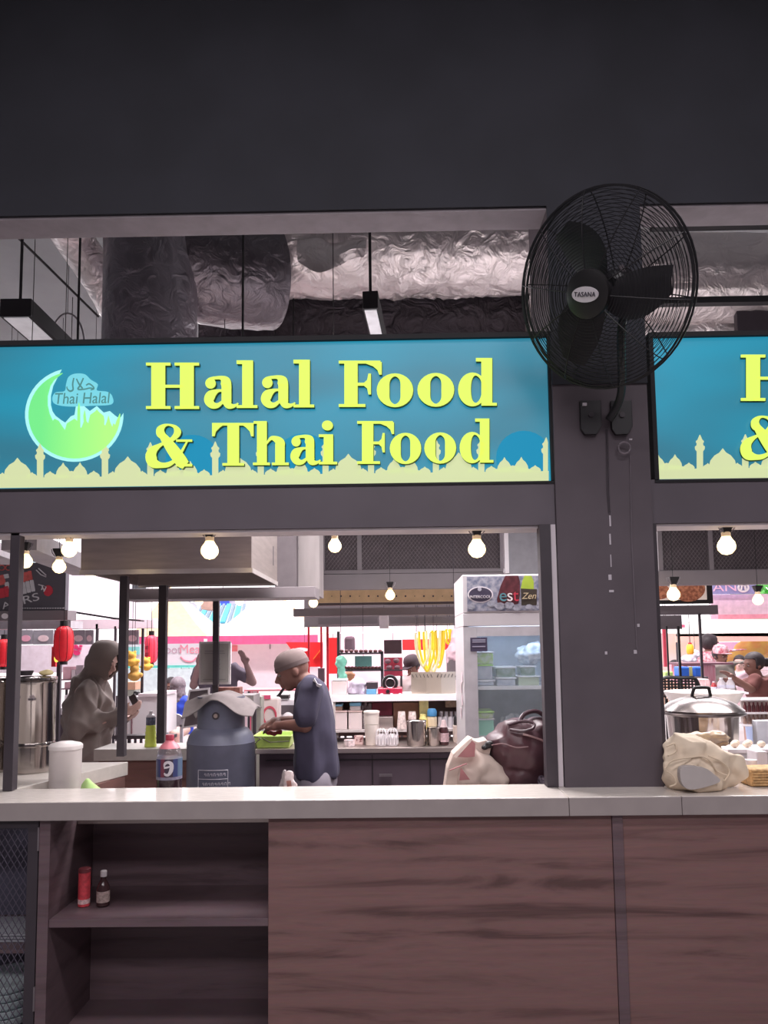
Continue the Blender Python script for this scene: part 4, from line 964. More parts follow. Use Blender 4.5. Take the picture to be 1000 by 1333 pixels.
for u in (bx0, bx1): st.tube([onR(u, y0_), onR(u, y0_-.1)], .0018, 4)
st.build('stencil_frame', mat('stencil_white', (190, 186, 196), .6), t)
tx = MB(); rr = random.Random(3)
for row, (zz, x0, n) in enumerate(((y0_-.022, -.045, 7), (y0_-.07, -.055, 9))):
    for k in range(n):
        u = x0+k*.0165
        pts_ = [(u, zz-.007), (u, zz+.006), (u+.004, zz+.008), (u+.008, zz+.005), (u+.009, zz-.007)] if k % 2 else [(u+.008, zz-.007), (u+.008, zz+.006), (u+.002, zz+.007), (u, zz+.002), (u+.004, zz-.001)]
        tx.tube([onR(a_, b_) for a_, b_ in pts_], .0016, 4)
tx.build('stencil_lettering', mat('stencil_white', (190, 186, 196), .6), t)
# cloth draped over the collar
cl = MB(); vs = []; fs = []; nx, ny = 24, 18
for i in range(nx+1):
    for j in range(ny+1):
        u = -1+2*i/nx; v = -1+2*j/ny; x = u*.215; y = v*.19; d = max(abs(x)-.1, 0)*1.0+max(abs(y)-.11, 0)*1.0; rr_ = math.hypot(x, y)
        z = ztop+.012-max(0, rr_-R*.72)*(.62 if rr_ > R*.72 else 0)*(1+.25*math.sin(5*math.atan2(y, x)+1))
        s = 1 if rr_ < R*.75 else (R*.75+(rr_-R*.75)*.72)/rr_
        p = Vector((c.x+x*s+.015, c.y+y*s, z+.02*max(0, u)*-1+.012*math.cos(u*5))); p += noise.noise_vector(p*9)*.016*min(1, d*12+.15); vs.append(p)
for i in range(nx):
    for j in range(ny): fs.append((i*(ny+1)+j, (i+1)*(ny+1)+j, (i+1)*(ny+1)+j+1, i*(ny+1)+j+1))
m_ = len(vs); cl.add(vs+[v-Vector((0, 0, .004)) for v in vs], fs+[tuple(k+m_ for k in f[::-1]) for f in fs])
one(cl, 'draped_cloth', mat('grey_beige_cloth', (136, 126, 126), .9, var=.08, scale=20), 'grey-beige cloth draped over the top of the gas cylinder', 'cloth', (c.x, c.y, ztop), smooth=True)
# leaning board, plank, framed notice
lb = thing('leaning_board', 'dark board with white rim leaning beside the gas cylinder', 'board', pt(252, 952, 4.52))
Yl = 4.50; quad = [(236, 949), (246, 898), (273, 895), (271, 943)]
MB().prism([quad], SP(Yl), (0, .015, 0)).build('board', mat('board_dark', (98, 86, 90), .6), lb)
rim_ = MB(); cq = (256, 922); ins = [(cq[0]+(x-cq[0])*.86, cq[1]+(y-cq[1])*.90) for x, y in quad]
rim_.prism([quad, ins], SP(Yl-.006), (0, .0055, 0)); rim_.build('rim', mat('rim_white', (226, 218, 222), .5), lb)
MB().prism([crom([(262, 905), (254, 915), (251, 925), (255, 935), (258, 926), (262, 920), (270, 914), (271, 903)], 3, True)], SP(Yl-.008), (0, .0015, 0)).build('tag', mat('tag_grey', (150, 142, 140), .6), lb)
one(MB().pbox(281, 312, 895, 904.5, 5.02, .1).jitter(.002, 20), 'wooden_tray', mat('reddish_wood', (150, 96, 88), .7, var=.3, scale=30), 'reddish-brown wooden tray behind the draped cloth', 'tray', pt(296, 904, 5.02))
one(MB().pbox(255, 330, 905.5, 925, 5.1, .25), 'fuse_cabinet', mat('grey_case', (150, 142, 144), .6), 'low grey case behind the cloth-covered gas cylinder', 'case', pt(290, 925, 5.1))
nt_ = thing('framed_notice', 'grey framed notice hanging on the thin post', 'notice', pt(280, 892, 5.0))
MB().pbox(259, 300, 835, 891, 4.975, .02).build('frame', mat('rim_white', (226, 218, 222), .5), nt_, bevel=.002)
MB().pbox(261.5, 297.5, 838, 888, 4.968, .006).build('notice_sheet', mat('notice_grey', (172, 166, 166), .5, var=.03), nt_)
ln = MB()
for (a, b, y) in ((267, 292, 847), (266, 293, 850), (284, 287, 858), (284, 287, 864), (284, 287, 870), (264, 294, 884)): MB().pbox(a, b, y, y+1.2, 4.965, .002).build('printed_line', mat('notice_ink', (146, 140, 142), .6), nt_)
pass
post(277, 284, 835, 892, 4.93, 'thin dark strip over the middle of the framed notice')

# green and clear squeeze bottle
c = pt(196, 968, 4.6); c.z = ZC+.001
t = thing('green_bottle', 'ribbed lime green bottle with clear top on the middle counter', 'bottle', c)
M_gr = mat('lime_plastic', (222, 238, 104), .3); k_ = .036
pr = [(k_, 0), (k_, .006)]
for i in range(5): pr += [(k_*(1-.035*i), .01+i*.024), (k_*(.9-.035*i), .026+i*.024), (k_*(.965-.035*i), .032+i*.024)]
MB().lathe(pr+[(k_*.6, .14)], c, 24).build('bottle_body', M_gr, t, smooth=True)
MB().lathe([(k_*.78, .13), (k_*.8, .14), (k_*.8, .178)], c, 24).build('dark_label', mat('label_dark', (96, 98, 116), .5, var=.6, scale=60), t, smooth=True)
MB().lathe([(k_*.76, .1785), (k_*.7, .19), (k_*.3, .2), (k_*.3, .215), (0, .216)], c, 24).build('clear_top', mat('frosted', (222, 214, 220), .3), t, smooth=True)

# ------------------------------------------------------ bags by the fridge
c = pt(672, 985, 3.5); c.z = zl
def P(px, py, dy=0.0, Y=3.46): return pt(px, py, Y+dy)
k = 3.46/F
pr = [('e', P(673, 975, .05), (34*k, .12, 40*k)), ('e', P(690, 985, .05), (30*k, .12, 44*k)), ('e', P(652, 975, .04), (19*k, .10, 24*k)), ('e', P(700, 955, .06), (18*k, .09, 24*k)), ('e', P(675, 1018, .05), (38*k, .13, 32*k))]
hb = thing('leather_handbag', 'dark brown leather handbag with looped straps beside the tote bag', 'handbag', (c.x, 3.5, zl))
def flr(v):
    if v.co.z < 0.0: v.co.z = 0.0
blob(pr, 'bag_body', mat('brown_leather', (88, 56, 62), .38, c2=(62, 42, 50), scale=5), hb, .008, 5, .018, 7, cut=flr, seed=4)
MB().tube(crom([P(683, 950, -.03), P(677, 940, .0), P(684, 929, .03), P(699, 926, .04), P(711, 936, .04), P(715, 952, .05)], 6), .0105, 8).build('strap', mat('strap_leather', (70, 46, 54), .35), hb, smooth=True)
MB().tube(crom([P(664, 950, -.055), P(680, 952, -.075), P(694, 948, -.07), P(694, 941, -.05), P(680, 939, -.03), P(662, 944, -.04)], 6), .007, 8).build('strap', mat('strap_leather', (70, 46, 54), .35), hb, smooth=True)
MB().tube(crom([P(681, 956, -.07), P(696, 960, -.075), P(711, 966, -.07)], 5), .0045, 8).build('strap_edge', mat('strap_edge', (150, 118, 118), .4), hb, smooth=True)
MB().tube(crom([P(640, 970, -.06), P(655, 968, -.085), P(672, 973, -.09), P(688, 972, -.09)], 5), .0028, 6).build('zip', mat('zip_pale', (140, 110, 112), .4), hb)
one(MB().lathe([(.03, 0), (.04, .01), (.042, .11), (.038, .125)], (P(710, 1010, -.02).x+.0, 3.40, zl), 16).jitter(.006, 60), 'clear_bag', mat('patterned_plastic', (120, 110, 124), .2, var=.8, scale=70), 'small shiny patterned pouch between handbag and black edge post', 'pouch', (P(710, 1010).x, 3.40, zl), smooth=True)
tb = thing('tote_bag', 'beige and pink geometric paper tote bag slumped beside the handbag', 'bag', (P(612, 1018).x, 3.46, zl))
M_beige = mat('beige_paper', (200, 182, 172), .8, var=.05); M_pinkp = mat('dusty_pink_print', (166, 112, 114), .8)
bodyp = [(578, 1035), (583, 1000), (590, 982), (612, 961), (622, 966), (634, 963), (640, 972), (637, 985), (650, 998), (664, 1012), (664, 1035)]
vs = []
mb = MB(); mb.prism([bodyp], SP(3.44), (0, .12, 0)); mb.build('bag_body', M_beige, tb, bevel=.006)
blob([('e', P(622, 1000, .0), (.07, .06, .08)), ('e', P(640, 1012, .0), (.08, .07, .06)), ('e', P(612, 1015, 0), (.07, .06, .09)), ('c', P(617, 972, 0), P(630, 1000, -.03), .02, .04), ('c', P(630, 985, -.02), P(655, 1016, -.04), .02, .035)], 'bag_folds', M_beige, tb, .008, 4, .014, 9, seed=2)
for pl in ([(591, 985), (612, 962), (619, 968), (618, 985), (608, 986)], [(600, 999), (612, 1015), (598, 1016)]):
    MB().prism([pl], SP(3.355 if pl[0][0] == 600 else 3.37), (0, .003, 0)).build('pink_patch', M_pinkp, tb)
MB().prism([[(591, 985), (612, 962), (616, 960), (613, 966), (594, 987)]], SP(3.368), (0, .003, 0)).build('fold_edge', mat('fold_pale', (222, 204, 196), .8), tb)
MB().tube([P(585, 1003, -.09), P(598, 998, -.09), P(608, 994, -.09)], .003, 5).build('crease', M_pinkp, tb)
o = blob([('e', P(637, 969, -.03), (.02, .02, .018)), ('e', P(631, 973, -.03), (.016, .02, .012))], 'bag_knot', M_blk, tb, .006, 2)
# little packet on the counter behind the edge
c = pt(374, 1018, 3.3); c.z = .882
t = thing('snack_packet', 'small crumpled white packet with brown print standing behind the counter edge', 'packet', c)
blob([('c', c+Vector((.0, 0, 0.04)), c+Vector((.01, 0, .16)), .03, .018), ('e', c+Vector((.012, 0, .10)), (.03, .02, .05))], 'packet_body', mat('packet_white', (206, 190, 190), .5), t, .006, 2, .008, 25)
blob([('c', c+Vector((-.035, .02, 0.04)), c+Vector((-.015, .02, .17)), .018, .008)], 'packet_corner', mat('packet_grey', (150, 140, 140), .5), t, .006, 2, .006, 25)
MB().obox(c+Vector((.014, -.03, .115)), (.02, .004, .05), Matrix.Rotation(-.15, 3, 'Y')).build('print_patch', mat('brown_print', (140, 92, 84), .6), t, bevel=.001)

# ------------------------------------------------------ right bay: canvas bag, basket, pot ...
Yb_ = 3.12; k = Yb_/F
def Q(px, py, dy=0.0): return pt(px, py, Yb_+dy)
c = Q(915, 1030); c.z = ZC+.001
cb = thing('canvas_bag', 'crumpled cream canvas bag lying on the countertop beside the pillar', 'bag', (c.x, Yb_, ZC+.001))
pr = [('e', Q(892, 982, .0), (27*k, .08, 26*k)), ('e', Q(918, 998, .0), (40*k, .085, 30*k)), ('e', Q(888, 1004, .0), (25*k, .085, 24*k)), ('e', Q(944, 1000, .02), (24*k, .08, 20*k)), ('e', Q(908, 1013, -.01), (40*k, .08, 17*k)), ('c', Q(890, 964, 0), Q(962, 991, 0), 10*k, 6*k), ('c', Q(886, 962, 0), Q(866, 985, 0), 8*k, 5*k)]
blob(pr, 'bag_body', mat('cream_canvas', (228, 210, 188), .85, var=.05, scale=15), cb, .006, 3, .022, 9, cut=flr, seed=11)
gp = crom([(886, 1002), (896, 997), (918, 1000), (930, 1008), (938, 1016), (928, 1022), (900, 1028), (888, 1020)], 4, True)
MB().prism([gp], lambda u, v: Q(u, v, -.112), (0, .03, 0)).build('grey_panel', mat('canvas_grey', (184, 176, 174), .85, var=.05), cb, bevel=.003)
for P_ in ([(866, 1000), (876, 990), (900, 986), (915, 985), (926, 992), (934, 1004), (948, 1010)], [(868, 972), (878, 968), (880, 978), (870, 984)], [(868, 1004), (876, 1010), (880, 1020), (872, 1024)], [(922, 984), (940, 992), (950, 1004), (944, 1016)]):
    MB().tube(crom([Q(x, y, -.085 if y > 980 else -.06) for x, y in P_], 5), [.0035]*(5*(len(P_)-1)+1), 6).build('hem', mat('cream_hem', (222, 202, 178), .85), cb, smooth=True)
c = Q(985, 1020, .08); c.z = ZC+.001
bk = thing('woven_basket', 'low tan woven basket behind the canvas bag', 'basket', c)
bw, bd_, bh = .075, .06, .072; bc_ = Vector((Q(1000, 1010, .08).x, Yb_+.08, ZC+.001))
M_wov = mat('woven_straw', (196, 158, 110), .8, var=.25, scale=60)
MB().box(bc_.x-bw-.028, bc_.x+.12, bc_.y-bd_, bc_.y+bd_, bc_.z, bc_.z+bh).build('basket_body', M_wov, bk, bevel=.01)
for i in range(6):
    z = bc_.z+.008+i*.0115; MB().tube([Vector((bc_.x-bw-.028, bc_.y-bd_-.001+.0016*(j % 2), z)) if False else Vector((bc_.x-bw-.02+j*.0125, bc_.y-bd_-.002+(.003 if (j+i) % 2 else -.002), z)) for j in range(17)], .005, 6).build('strand', M_wov, bk, smooth=True)
# jar with dark red sauce
c = pt(978, 1002, 3.3); c.z = .882
t = thing('sauce_jar', 'square-shouldered jar of dark red sauce with clear lid behind the basket', 'jar', c)
MB().lathe([(.03, 0), (.034, .005), (.036, .12), (.03, .14), (.022, .15)], c+Vector((0, 0, .03)), 20).build('jar_body', mat('dark_red_sauce', (98, 38, 40), .2), t, smooth=True)
MB().lathe([(.026, .148), (.026, .175), (0, .177)], c+Vector((0, 0, .03)), 20).build('lid', mat('frosted', (222, 214, 220), .3), t, smooth=True)
# pot
Yp = 3.95; c = pt(914, 930, Yp); kp = Yp/F; r = 49*kp; c.z = .951
zr = pt(914, 929, Yp-.0).z-.0
pot = thing('cooking_pot', 'wide steel cooking pot with domed lid on the worktop behind the canvas bag', 'pot', (c.x, Yp, .951))
cp_ = Vector((c.x, Yp, 0))
MB().lathe([(r*.7, .951), (r*.8, .965), (r*.88, zr-.02), (r*.9, zr), (r*.86, zr)], cp_, 48).build('pot_body', M_urn, pot, smooth=True)
M_lid = mat('polished_lid', (132, 124, 122), .24, 1.0, var=.05, scale=3)
MB().lathe([(r*1.0, zr+.001), (r*1.03, zr+.012), (r*1.03, zr+.022), (r*.98, zr+.03), (r*.8, zr+.058), (r*.5, zr+.082), (r*.2, zr+.094), (0, zr+.096)], cp_, 56).build('lid', M_lid, pot, smooth=True)
MB().tube([cp_+Vector((1.025*r*math.cos(2*PI*q/56), 1.025*r*math.sin(2*PI*q/56), zr+.006)) for q in range(56)], .008, 8, True).build('lid_rim', mat('dark_rim', (90, 82, 82), .3, .8), pot, smooth=True)
hz = zr+.094; MB().tube(crom([cp_+Vector((-.05, 0, hz-.012)), cp_+Vector((-.042, -.01, hz+.03)), cp_+Vector((-.03, -.012, hz+.042)), cp_+Vector((.028, -.012, hz+.042)), cp_+Vector((.04, -.01, hz+.03)), cp_+Vector((.05, 0, hz-.012))], 5), .0085, 10).build('handle', M_blk, pot, smooth=True)
# added lump, shaped and coloured as the reflection on the pot side
c = pt(912, 958, 3.62); c.z = .93
o = blob([('e', pt(908, 963, 3.5), (.09, .035, .035)), ('e', pt(932, 962, 3.5), (.06, .035, .035)), ('e', pt(918, 992, 3.5), (.10, .035, .09))], 'pot_reflection_lump', mat('pot_reflection_tone', (214, 186, 150), .25, c2=(170, 150, 136), scale=22, stretch=(1, 1, 3)), None, .009, 3, .014, 16, origin=(c.x, 3.62, .881), stretch=(1, 1, 2.5))
o['label'] = 'pale lump standing in for the reflection on the side of the pot'; o['category'] = 'bag'
# trays, white boxes
t = thing('bun_tray', 'white tray of pale buns beside the pot', 'tray', pt(972, 985, 3.52))
zt_ = pt(972, 974, 3.55).z
MB().box(pt(944, 975, 3.55).x, pt(1040, 975, 3.55).x, 3.52, 3.68, zt_-.02, zt_).build('tray', mat('tray_white', (222, 214, 216), .4), t, bevel=.004)
MB().box(pt(950, 975, 3.55).x, pt(1035, 975, 3.55).x, 3.53, 3.67, .881, zt_-.021).build('box', mat('box_grey_white', (196, 190, 192), .5), t, bevel=.004)
for i, px in enumerate((955, 963, 971, 980, 990)):
    p = pt(px, 968, 3.58); one(MB().ell((p.x, 3.57+.05*(i % 2), zt_+.016), (.019, .019, .015), 14, 8), 'bun', mat('bun_dough', (218, 200, 180), .6, var=.12, scale=50), ['first','second','third','fourth','fifth'][i]+' pale round bun from the pot end of the white tray', 'bun', (p.x, 3.57+.05*(i % 2), zt_+.001), 'buns on the white tray', smooth=True)
one(MB().lathe([(.02, 0), (.05, .01), (.06, .035), (.035, .05), (0, .055)], (pt(978, 958, 4.2).x, 4.2, pt(978, 962, 4.2).z), 20).jitter(.008, 30), 'salad_heap', mat('salad_green', (96, 112, 84), .6, var=.4, scale=40), 'heap of green leaves beyond the buns', 'vegetables', (pt(978, 962, 4.2).x, 4.2, pt(978, 962, 4.2).z), smooth=True) if False else None
one(MB().pbox(986, 1040, 938, 975, 3.78, .05), 'white_box', mat('bluish_white', (212, 214, 224), .5), 'plain bluish-white box at the picture edge above the basket', 'box', pt(1000, 975, 3.78), bevel=.003)
one(MB().pbox(986, 1000, 978, 1003, 3.36, .1), 'plastic_tub', mat('frosted', (222, 214, 220), .3), 'clear tub beside the red sauce jar', 'tub', pt(988, 1003, 3.45), bevel=.006)
# steel basin behind the pot
c = pt(918, 905, 4.7); zz = pt(918, 902, 4.7).z
bs = MB().lathe([(.16, zz-.1), (.2, zz-.06), (.235, zz), (.24, zz+.006), (.228, zz), (.19, zz-.055), (0, zz-.07)], (pt(920, 905, 4.7).x, 4.75, 0), 40)
bs.build('basin', mat('white_enamel', (214, 208, 206), .25), None, origin=(c.x, 4.75, zz-.1), smooth=True)
b_ = bpy.data.objects['basin']; b_['label'] = 'wide white enamel basin behind the cooking pot'; b_['category'] = 'basin'
MB().tube([Vector((pt(920, 905, 4.7).x+.238*math.cos(2*PI*q/48), 4.75+.238*math.sin(2*PI*q/48), zz+.006)) for q in range(48)], .005, 6, True).build('basin_rim', M_blk, b_)
ORG[b_] = Vector((c.x, 4.75, zz-.1)); bpy.data.objects['basin_rim'].location = Vector((0, 0, 0))-ORG[b_]+Vector((0, 0, 0)); 

# ================================================================= DRINKS FRIDGE
FY = 4.2
fx0 = pt(604, 850, FY).x; fx1 = fx0+.63; fzt = pt(650, 748, FY).z
fr_ = thing('drinks_fridge', 'tall white glass-door fridge with a printed drinks banner on top', 'fridge', ((fx0+fx1)/2, FY, 0))
M_fw = mat('fridge_white', (214, 208, 212), .4, var=.02)
zA = pt(650, 798, FY).z; zB = pt(650, 815, FY).z; zD = pt(650, 828, FY).z
FD = .58
MB().box(fx0, fx0+.03, FY+.02, FY+FD, .05, zB).build('side_panel', M_fw, fr_)
MB().box(fx1-.03, fx1, FY+.02, FY+FD, .05, zB).build('side_panel', M_fw, fr_)
MB().box(fx0+.031, fx1-.031, FY+FD-.03, FY+FD, .05, zB).build('back_panel', mat('fridge_inside', (196, 208, 222), .5), fr_)
MB().box(fx0, fx1, FY+.0, FY+FD, zB+.001, zA).build('top_rail', M_fw, fr_, bevel=.003)
MB().box(fx0, fx1, FY+.0, FY+FD, zA+.001, fzt).build('banner_box', M_fw, fr_, bevel=.004)
MB().box(fx0, fx1, FY+.0, FY+FD, 0.02, .25).build('base', M_fw, fr_)
dr = MB(); dx_0 = fx0+.0; dr.box(fx0, fx0+.075, FY, FY+.018, .26, zB-.004); dr.box(fx1-.075, fx1, FY, FY+.018, .26, zB-.004); dr.box(fx0+.076, fx1-.076, FY, FY+.018, zD, zB-.004); dr.box(fx0+.076, fx1-.076, FY, FY+.018, .26, .33)
dro = dr.build('door', mat('door_frame_grey', (204, 200, 206), .4), fr_)
MB().box(fx0+.076, fx1-.076, FY+.006, FY+.012, .33, zD).build('glass_pane', mat('fridge_glass', (225, 240, 250), .03, alpha=.12), dro)
MB().box(fx0+.09, fx1-.09, FY+.06, FY+.08, zD+.01, zD+.03).build('inner_lamp', glow('cool_lamp', (215, 235, 255), 14), fr_)
M_shelf = mat('wire_shelf', (236, 240, 244), .4)
shz = [pt(650, 893, FY+.06).z, pt(650, 958, FY+.06).z, .75, .5]
for z in shz: MB().box(fx0+.031, fx1-.031, FY+.05, FY+FD-.04, z-.02, z).build('shelf', M_shelf, fr_)
# banner print
bn = MB(); bx0, bx1 = pt(608, 770, FY).x, fx1-.01; bz0, bz1 = zA+.012, fzt-.01
bnr = MB().box(bx0, bx1, FY-.003, FY-.0005, bz0, bz1).build('banner_print', mat('ice_print', (112, 118, 142), .4, c2=(176, 174, 186), scale=38, detail=6), fr_)
pz = lambda dy: (lambda u, v: pt(u, v, FY-.003-dy))
MB().prism([ellp(625.5, 774, 16.5, 10.6, 32)], pz(.001), (0, .001, 0)).build('logo_oval', M_white, bnr)
MB().prism([ellp(625.5, 774, 15, 9.3, 32)], pz(.002), (0, .001, 0)).build('logo_oval', mat('logo_dark', (70, 64, 84), .4), bnr)
text('INTERCOOL', 'lettering', M_white, pt(625.5, 777, FY-.0075), .022, bnr, sx=.98)
text('SANDEN', 'lettering', M_white, pt(625.5, 772.5, FY-.0075), .0095, bnr) if False else None
MB().prism([ellp(624.5, 767, 2.6, 2.6, 14)], pz(.0035), (0, .001, 0)).build('logo_mark', mat('logo_pale', (190, 188, 200), .4), bnr)
MB().prism([[(658, 749.5), (675, 749.5), (677, 757), (677, 775), (675, 786), (660, 789), (648, 786), (647, 780), (652, 762)]], pz(.001), (0, .001, 0)).build('bottle_print', mat('cola_print', (92, 44, 50), .4, var=.3, scale=40), bnr)
for ch, px, col_ in (('e', 655, (96, 150, 160)), ('s', 664, (235, 225, 225)), ('t', 671.5, (200, 60, 80))):
    text(ch, 'lettering', mat('est_'+ch, col_, .4), pt(px, 775.5, FY-.0075), .098, bnr)
MB().prism([[(683, 749.5), (692, 749.5), (695, 757), (695, 767), (678, 766), (680, 757)]], pz(.001), (0, .001, 0)).build('carton_print', mat('lime_print', (176, 200, 70), .4), bnr)
MB().prism([[(678, 766), (699, 767), (699, 788), (679, 788)]], pz(.001), (0, .001, 0)).build('carton_print', mat('dark_green_print', (66, 58, 50), .4), bnr)
text('Zen', 'lettering', mat('script_pale', (214, 196, 160), .4), pt(688.5, 776, FY-.0075), .05, bnr, shear=.3)
MB().prism([crom([(704, 755), (709, 752), (709, 788), (703, 788), (701, 770)], 3, True)], pz(.001), (0, .001, 0)).build('bottle_print', mat('blue_bottle_print', (150, 156, 180), .4, var=.3, scale=30), bnr)
for (x, y, r_) in ((640, 786, 6), (651, 789, 7), (663, 788, 7), (673, 791, 6), (689, 790, 5), (704, 789, 6), (614, 790, 5)):
    MB().prism([ellp(x, min(y, 791), r_, r_*.7, 9)], pz(.003), (0, .001, 0)).build('ice_cube_print', mat('ice_cube', (160, 160, 172), .3, var=.25, scale=60), bnr)
MB().pbox(612.5, 634.5, 830, 848, FY-.003, .002).build('sticker', mat('sticker_dark', (80, 72, 96), .4), dro)
s_ = MB()
for y in (832.5, 835, 841): s_.pbox(615, 632, y, y+1.2, FY-.005, .001)
s_.build('sticker_lines', mat('sticker_pale', (180, 176, 196), .4), dro)
# food boxes in the fridge
def tub(px0, px1, py0, py1, Y, dep, body, lidc, label, lid_h=.018):
    y1 = py1; A = pt(px0, py1, Y); B = pt(px1, py1, Y); zt_ = pt(px0, py0, Y).z; z0 = A.z
    t = thing('food_box', label, 'food box', ((A.x+B.x)/2, Y, z0), 'food boxes in the fridge')
    MB().box(A.x+.006, B.x-.006, Y+.005, Y+dep-.005, z0, zt_-lid_h).build('box_body', body, t, bevel=.006)
    MB().box(A.x, B.x, Y, Y+dep, zt_-lid_h+.001, zt_).build('lid', lidc, t, bevel=.003)
fg = mat('veg_through_plastic', (176, 206, 130), .3, c2=(206, 214, 206), scale=28); fb = mat('cloudy_box', (176, 186, 200), .3, c2=(206, 210, 218), scale=20)
fgd = mat('greens_through_plastic', (116, 140, 122), .3, c2=(170, 186, 180), scale=22); fgp = mat('pale_green_box', (200, 216, 190), .3); lw = mat('lid_white', (236, 238, 244), .3); lg = mat('lid_green', (170, 224, 110), .3); lm = mat('lid_mint', (150, 224, 196), .3)
Yt = FY+.07
tub(617, 645, 885, 893-.2, Yt, .2, fb, lw, 'flat clear box at the bottom of the stack beside the sticker', .012)
tub(617, 643, 865.5, 884.6, Yt, .2, fb, lg, 'deep clear box with lime lid, second from the top of the stack', .008)
tub(618, 644, 848.5, 865.2, Yt, .18, fg, lw, 'clear box of greens on top of the stack under the sticker', .008)
tub(646, 673, 882, 892.8, Yt, .2, fb, lw, 'flat clear box in the lower middle of the fridge shelf', .009)
tub(645, 673, 868, 881.6, Yt+.02, .2, fgd, lw, 'clear box of dark greens in the upper middle', .01)
tub(674, 704, 880, 892.8, Yt, .2, fgp, lw, 'pale green box under the small clear box nearest the pillar', .008)
tub(677, 699, 867, 879.8, Yt+.02, .16, fgd, lw, 'small clear box on the pale green one', .008)
tub(618, 645, 936, 957.8, Yt, .2, lm, lw, 'mint green box on the lower fridge shelf', .008)
tub(618, 644, 926, 935.8, Yt, .2, fg, lg, 'thin box with bright lime lid on top of the mint box', .012)
for i, (px, py, w_, h_, lab_) in enumerate(((690, 852, 20, 12, 'clear plastic bag hanging at the top of the fridge'), (664, 944, 15, 12, 'cloudy ice bag slumped behind the handbag'), (634, 962, 9, 6, 'white crumpled bag at the bottom of the fridge glass'))):
    p = pt(px, py, Yt+.1); o = blob([('e', p, (w_*FY/F, .07, h_*FY/F)), ('e', p+Vector((.03, 0, .02)), (w_*.6*FY/F, .06, h_*.9*FY/F))], 'plastic_bag', mat('bag_film', (206, 214, 224), .25, c2=(150, 164, 176), scale=25), None, .01, 2, .02, 18, origin=p, seed=i)
    o['label'] = lab_; o['category'] = 'bag'

# ================================================================= ON THE SHELF UNIT AND PREP COUNTER
def at(px, py, Y, z=None):
    p = pt(px, py, Y)
    if z is not None: p.z = z
    return p
def bx(px0, px1, py0, py1, Y, dep, name, m, label, cat, group=None, z0=None, bevel=.004, lid=None, lidh=.15, **kw):
    """box-shaped thing; z0 = surface it stands on; optional lid part"""
    A = pt((px0+px1)/2, py1, Y); zt_ = pt((px0+px1)/2, py0, Y).z; z0 = A.z if z0 is None else z0+.0008
    x0, x1 = pt(px0, (py0+py1)/2, Y).x, pt(px1, (py0+py1)/2, Y).x
    if lid is None:
        o = MB().box(x0, x1, Y, Y+dep, z0, zt_).build(name, m, None, origin=((x0+x1)/2, Y, z0), bevel=bevel)
        o['label'] = label; o['category'] = cat
        if group: o['group'] = group
        return o
    t = thing(name, label, cat, ((x0+x1)/2, Y, z0), group); zl_ = zt_-(zt_-z0)*lidh
    MB().box(x0+.003, x1-.003, Y+.003, Y+dep-.003, z0, zl_).build('box_body', m, t, bevel=bevel)
    MB().box(x0, x1, Y, Y+dep, zl_+.0006, zt_).build('lid', lid, t, bevel=bevel)
    return t
def lat(px, py_top, py_bot, rpx, Y, prof, name, m, label, cat, group=None, z0=None, n=20, parts=None, sy=1):
    """round thing; prof in (r fraction, height fraction); parts = [(name, mat, prof)]"""
    zt_ = pt(px, py_top, Y).z; z0 = pt(px, py_bot, Y).z if z0 is None else z0+.0008; r = rpx*Y/F; H = zt_-z0
    c = Vector((pt(px, (py_top+py_bot)/2, Y).x, Y, z0)); t = thing(name, label, cat, c, group)
    for nm, mm, pf in ([('body', m, prof)]+(parts or [])):
        MB().lathe([(a*r, b*H) for a, b in pf], c, n, sy=sy).build(nm, mm, t, smooth=True)
    return t
M_clear = mat('clear_tub', (232, 214, 214), .15, alpha=.8, var=.03); M_cream = mat('cream_plastic', (226, 214, 206), .4)
M_blue = mat('light_blue_lid', (120, 176, 206), .4); M_maroon = mat('maroon_box', (128, 40, 62), .45); M_card = mat('brown_cardboard', (172, 130, 110), .8)
M_glass = mat('drinking_glass', (232, 224, 228), .06, alpha=.45, var=.02); M_gl2 = mat('glass_edge', (240, 234, 238), .1)
# top shelf
Yt2 = 4.97
bx(431, 452, 884, 904, Yt2, .12, 'clear_box', M_clear, 'cloudy clear plastic box on the top shelf nearest the man', 'box', z0=ZS2, lid=mat('lid_white', (236, 238, 244), .3), lidh=.12)
c = at(466, 893, Yt2+.06); o = blob([('e', at(466, 893, Yt2+.06), (.055, .05, .055)), ('e', at(460, 899, Yt2+.06), (.04, .05, .03)), ('e', at(473, 899, Yt2+.06), (.035, .05, .03))], 'plastic_bag', mat('lilac_film', (204, 194, 210), .3, c2=(168, 158, 176), scale=25), None, .007, 3, .014, 16, origin=(c.x, c.y, ZS2), cut=flr); o['label'] = 'crumpled lilac-white plastic bag on the top shelf'; o['category'] = 'bag'
bx(477, 490, 897, 904, Yt2, .1, 'blue_box', mat('blue_tub', (96, 150, 186), .4), 'small blue box under the black speaker-like case', 'box', z0=ZS2)
zz = pt(483, 897, Yt2).z
bx(477, 492, 888, 896.8, Yt2, .1, 'black_case', mat('black_case', (62, 54, 60), .3), 'small black case with a white arc on the blue box', 'case', z0=zz)
ck = bx(492, 524, 896, 904, Yt2, .2, 'gas_cooker', mat('red_cooker', (164, 34, 62), .3), 'flat red portable gas cooker on the top shelf', 'cooker', z0=ZS2, bevel=.006)
p_ = at(505, 900, Yt2-.004); MB().cyl(p_, p_-Vector((0, .012, 0)), .013, n=14).build('knob', M_blk, ck)
for px in (497, 510, 521): a = at(px, 904, Yt2-.004); MB().box(a.x-.008, a.x+.008, Yt2-.01, Yt2-.002, ZS2, ZS2+.007).build('foot', M_white, ck)
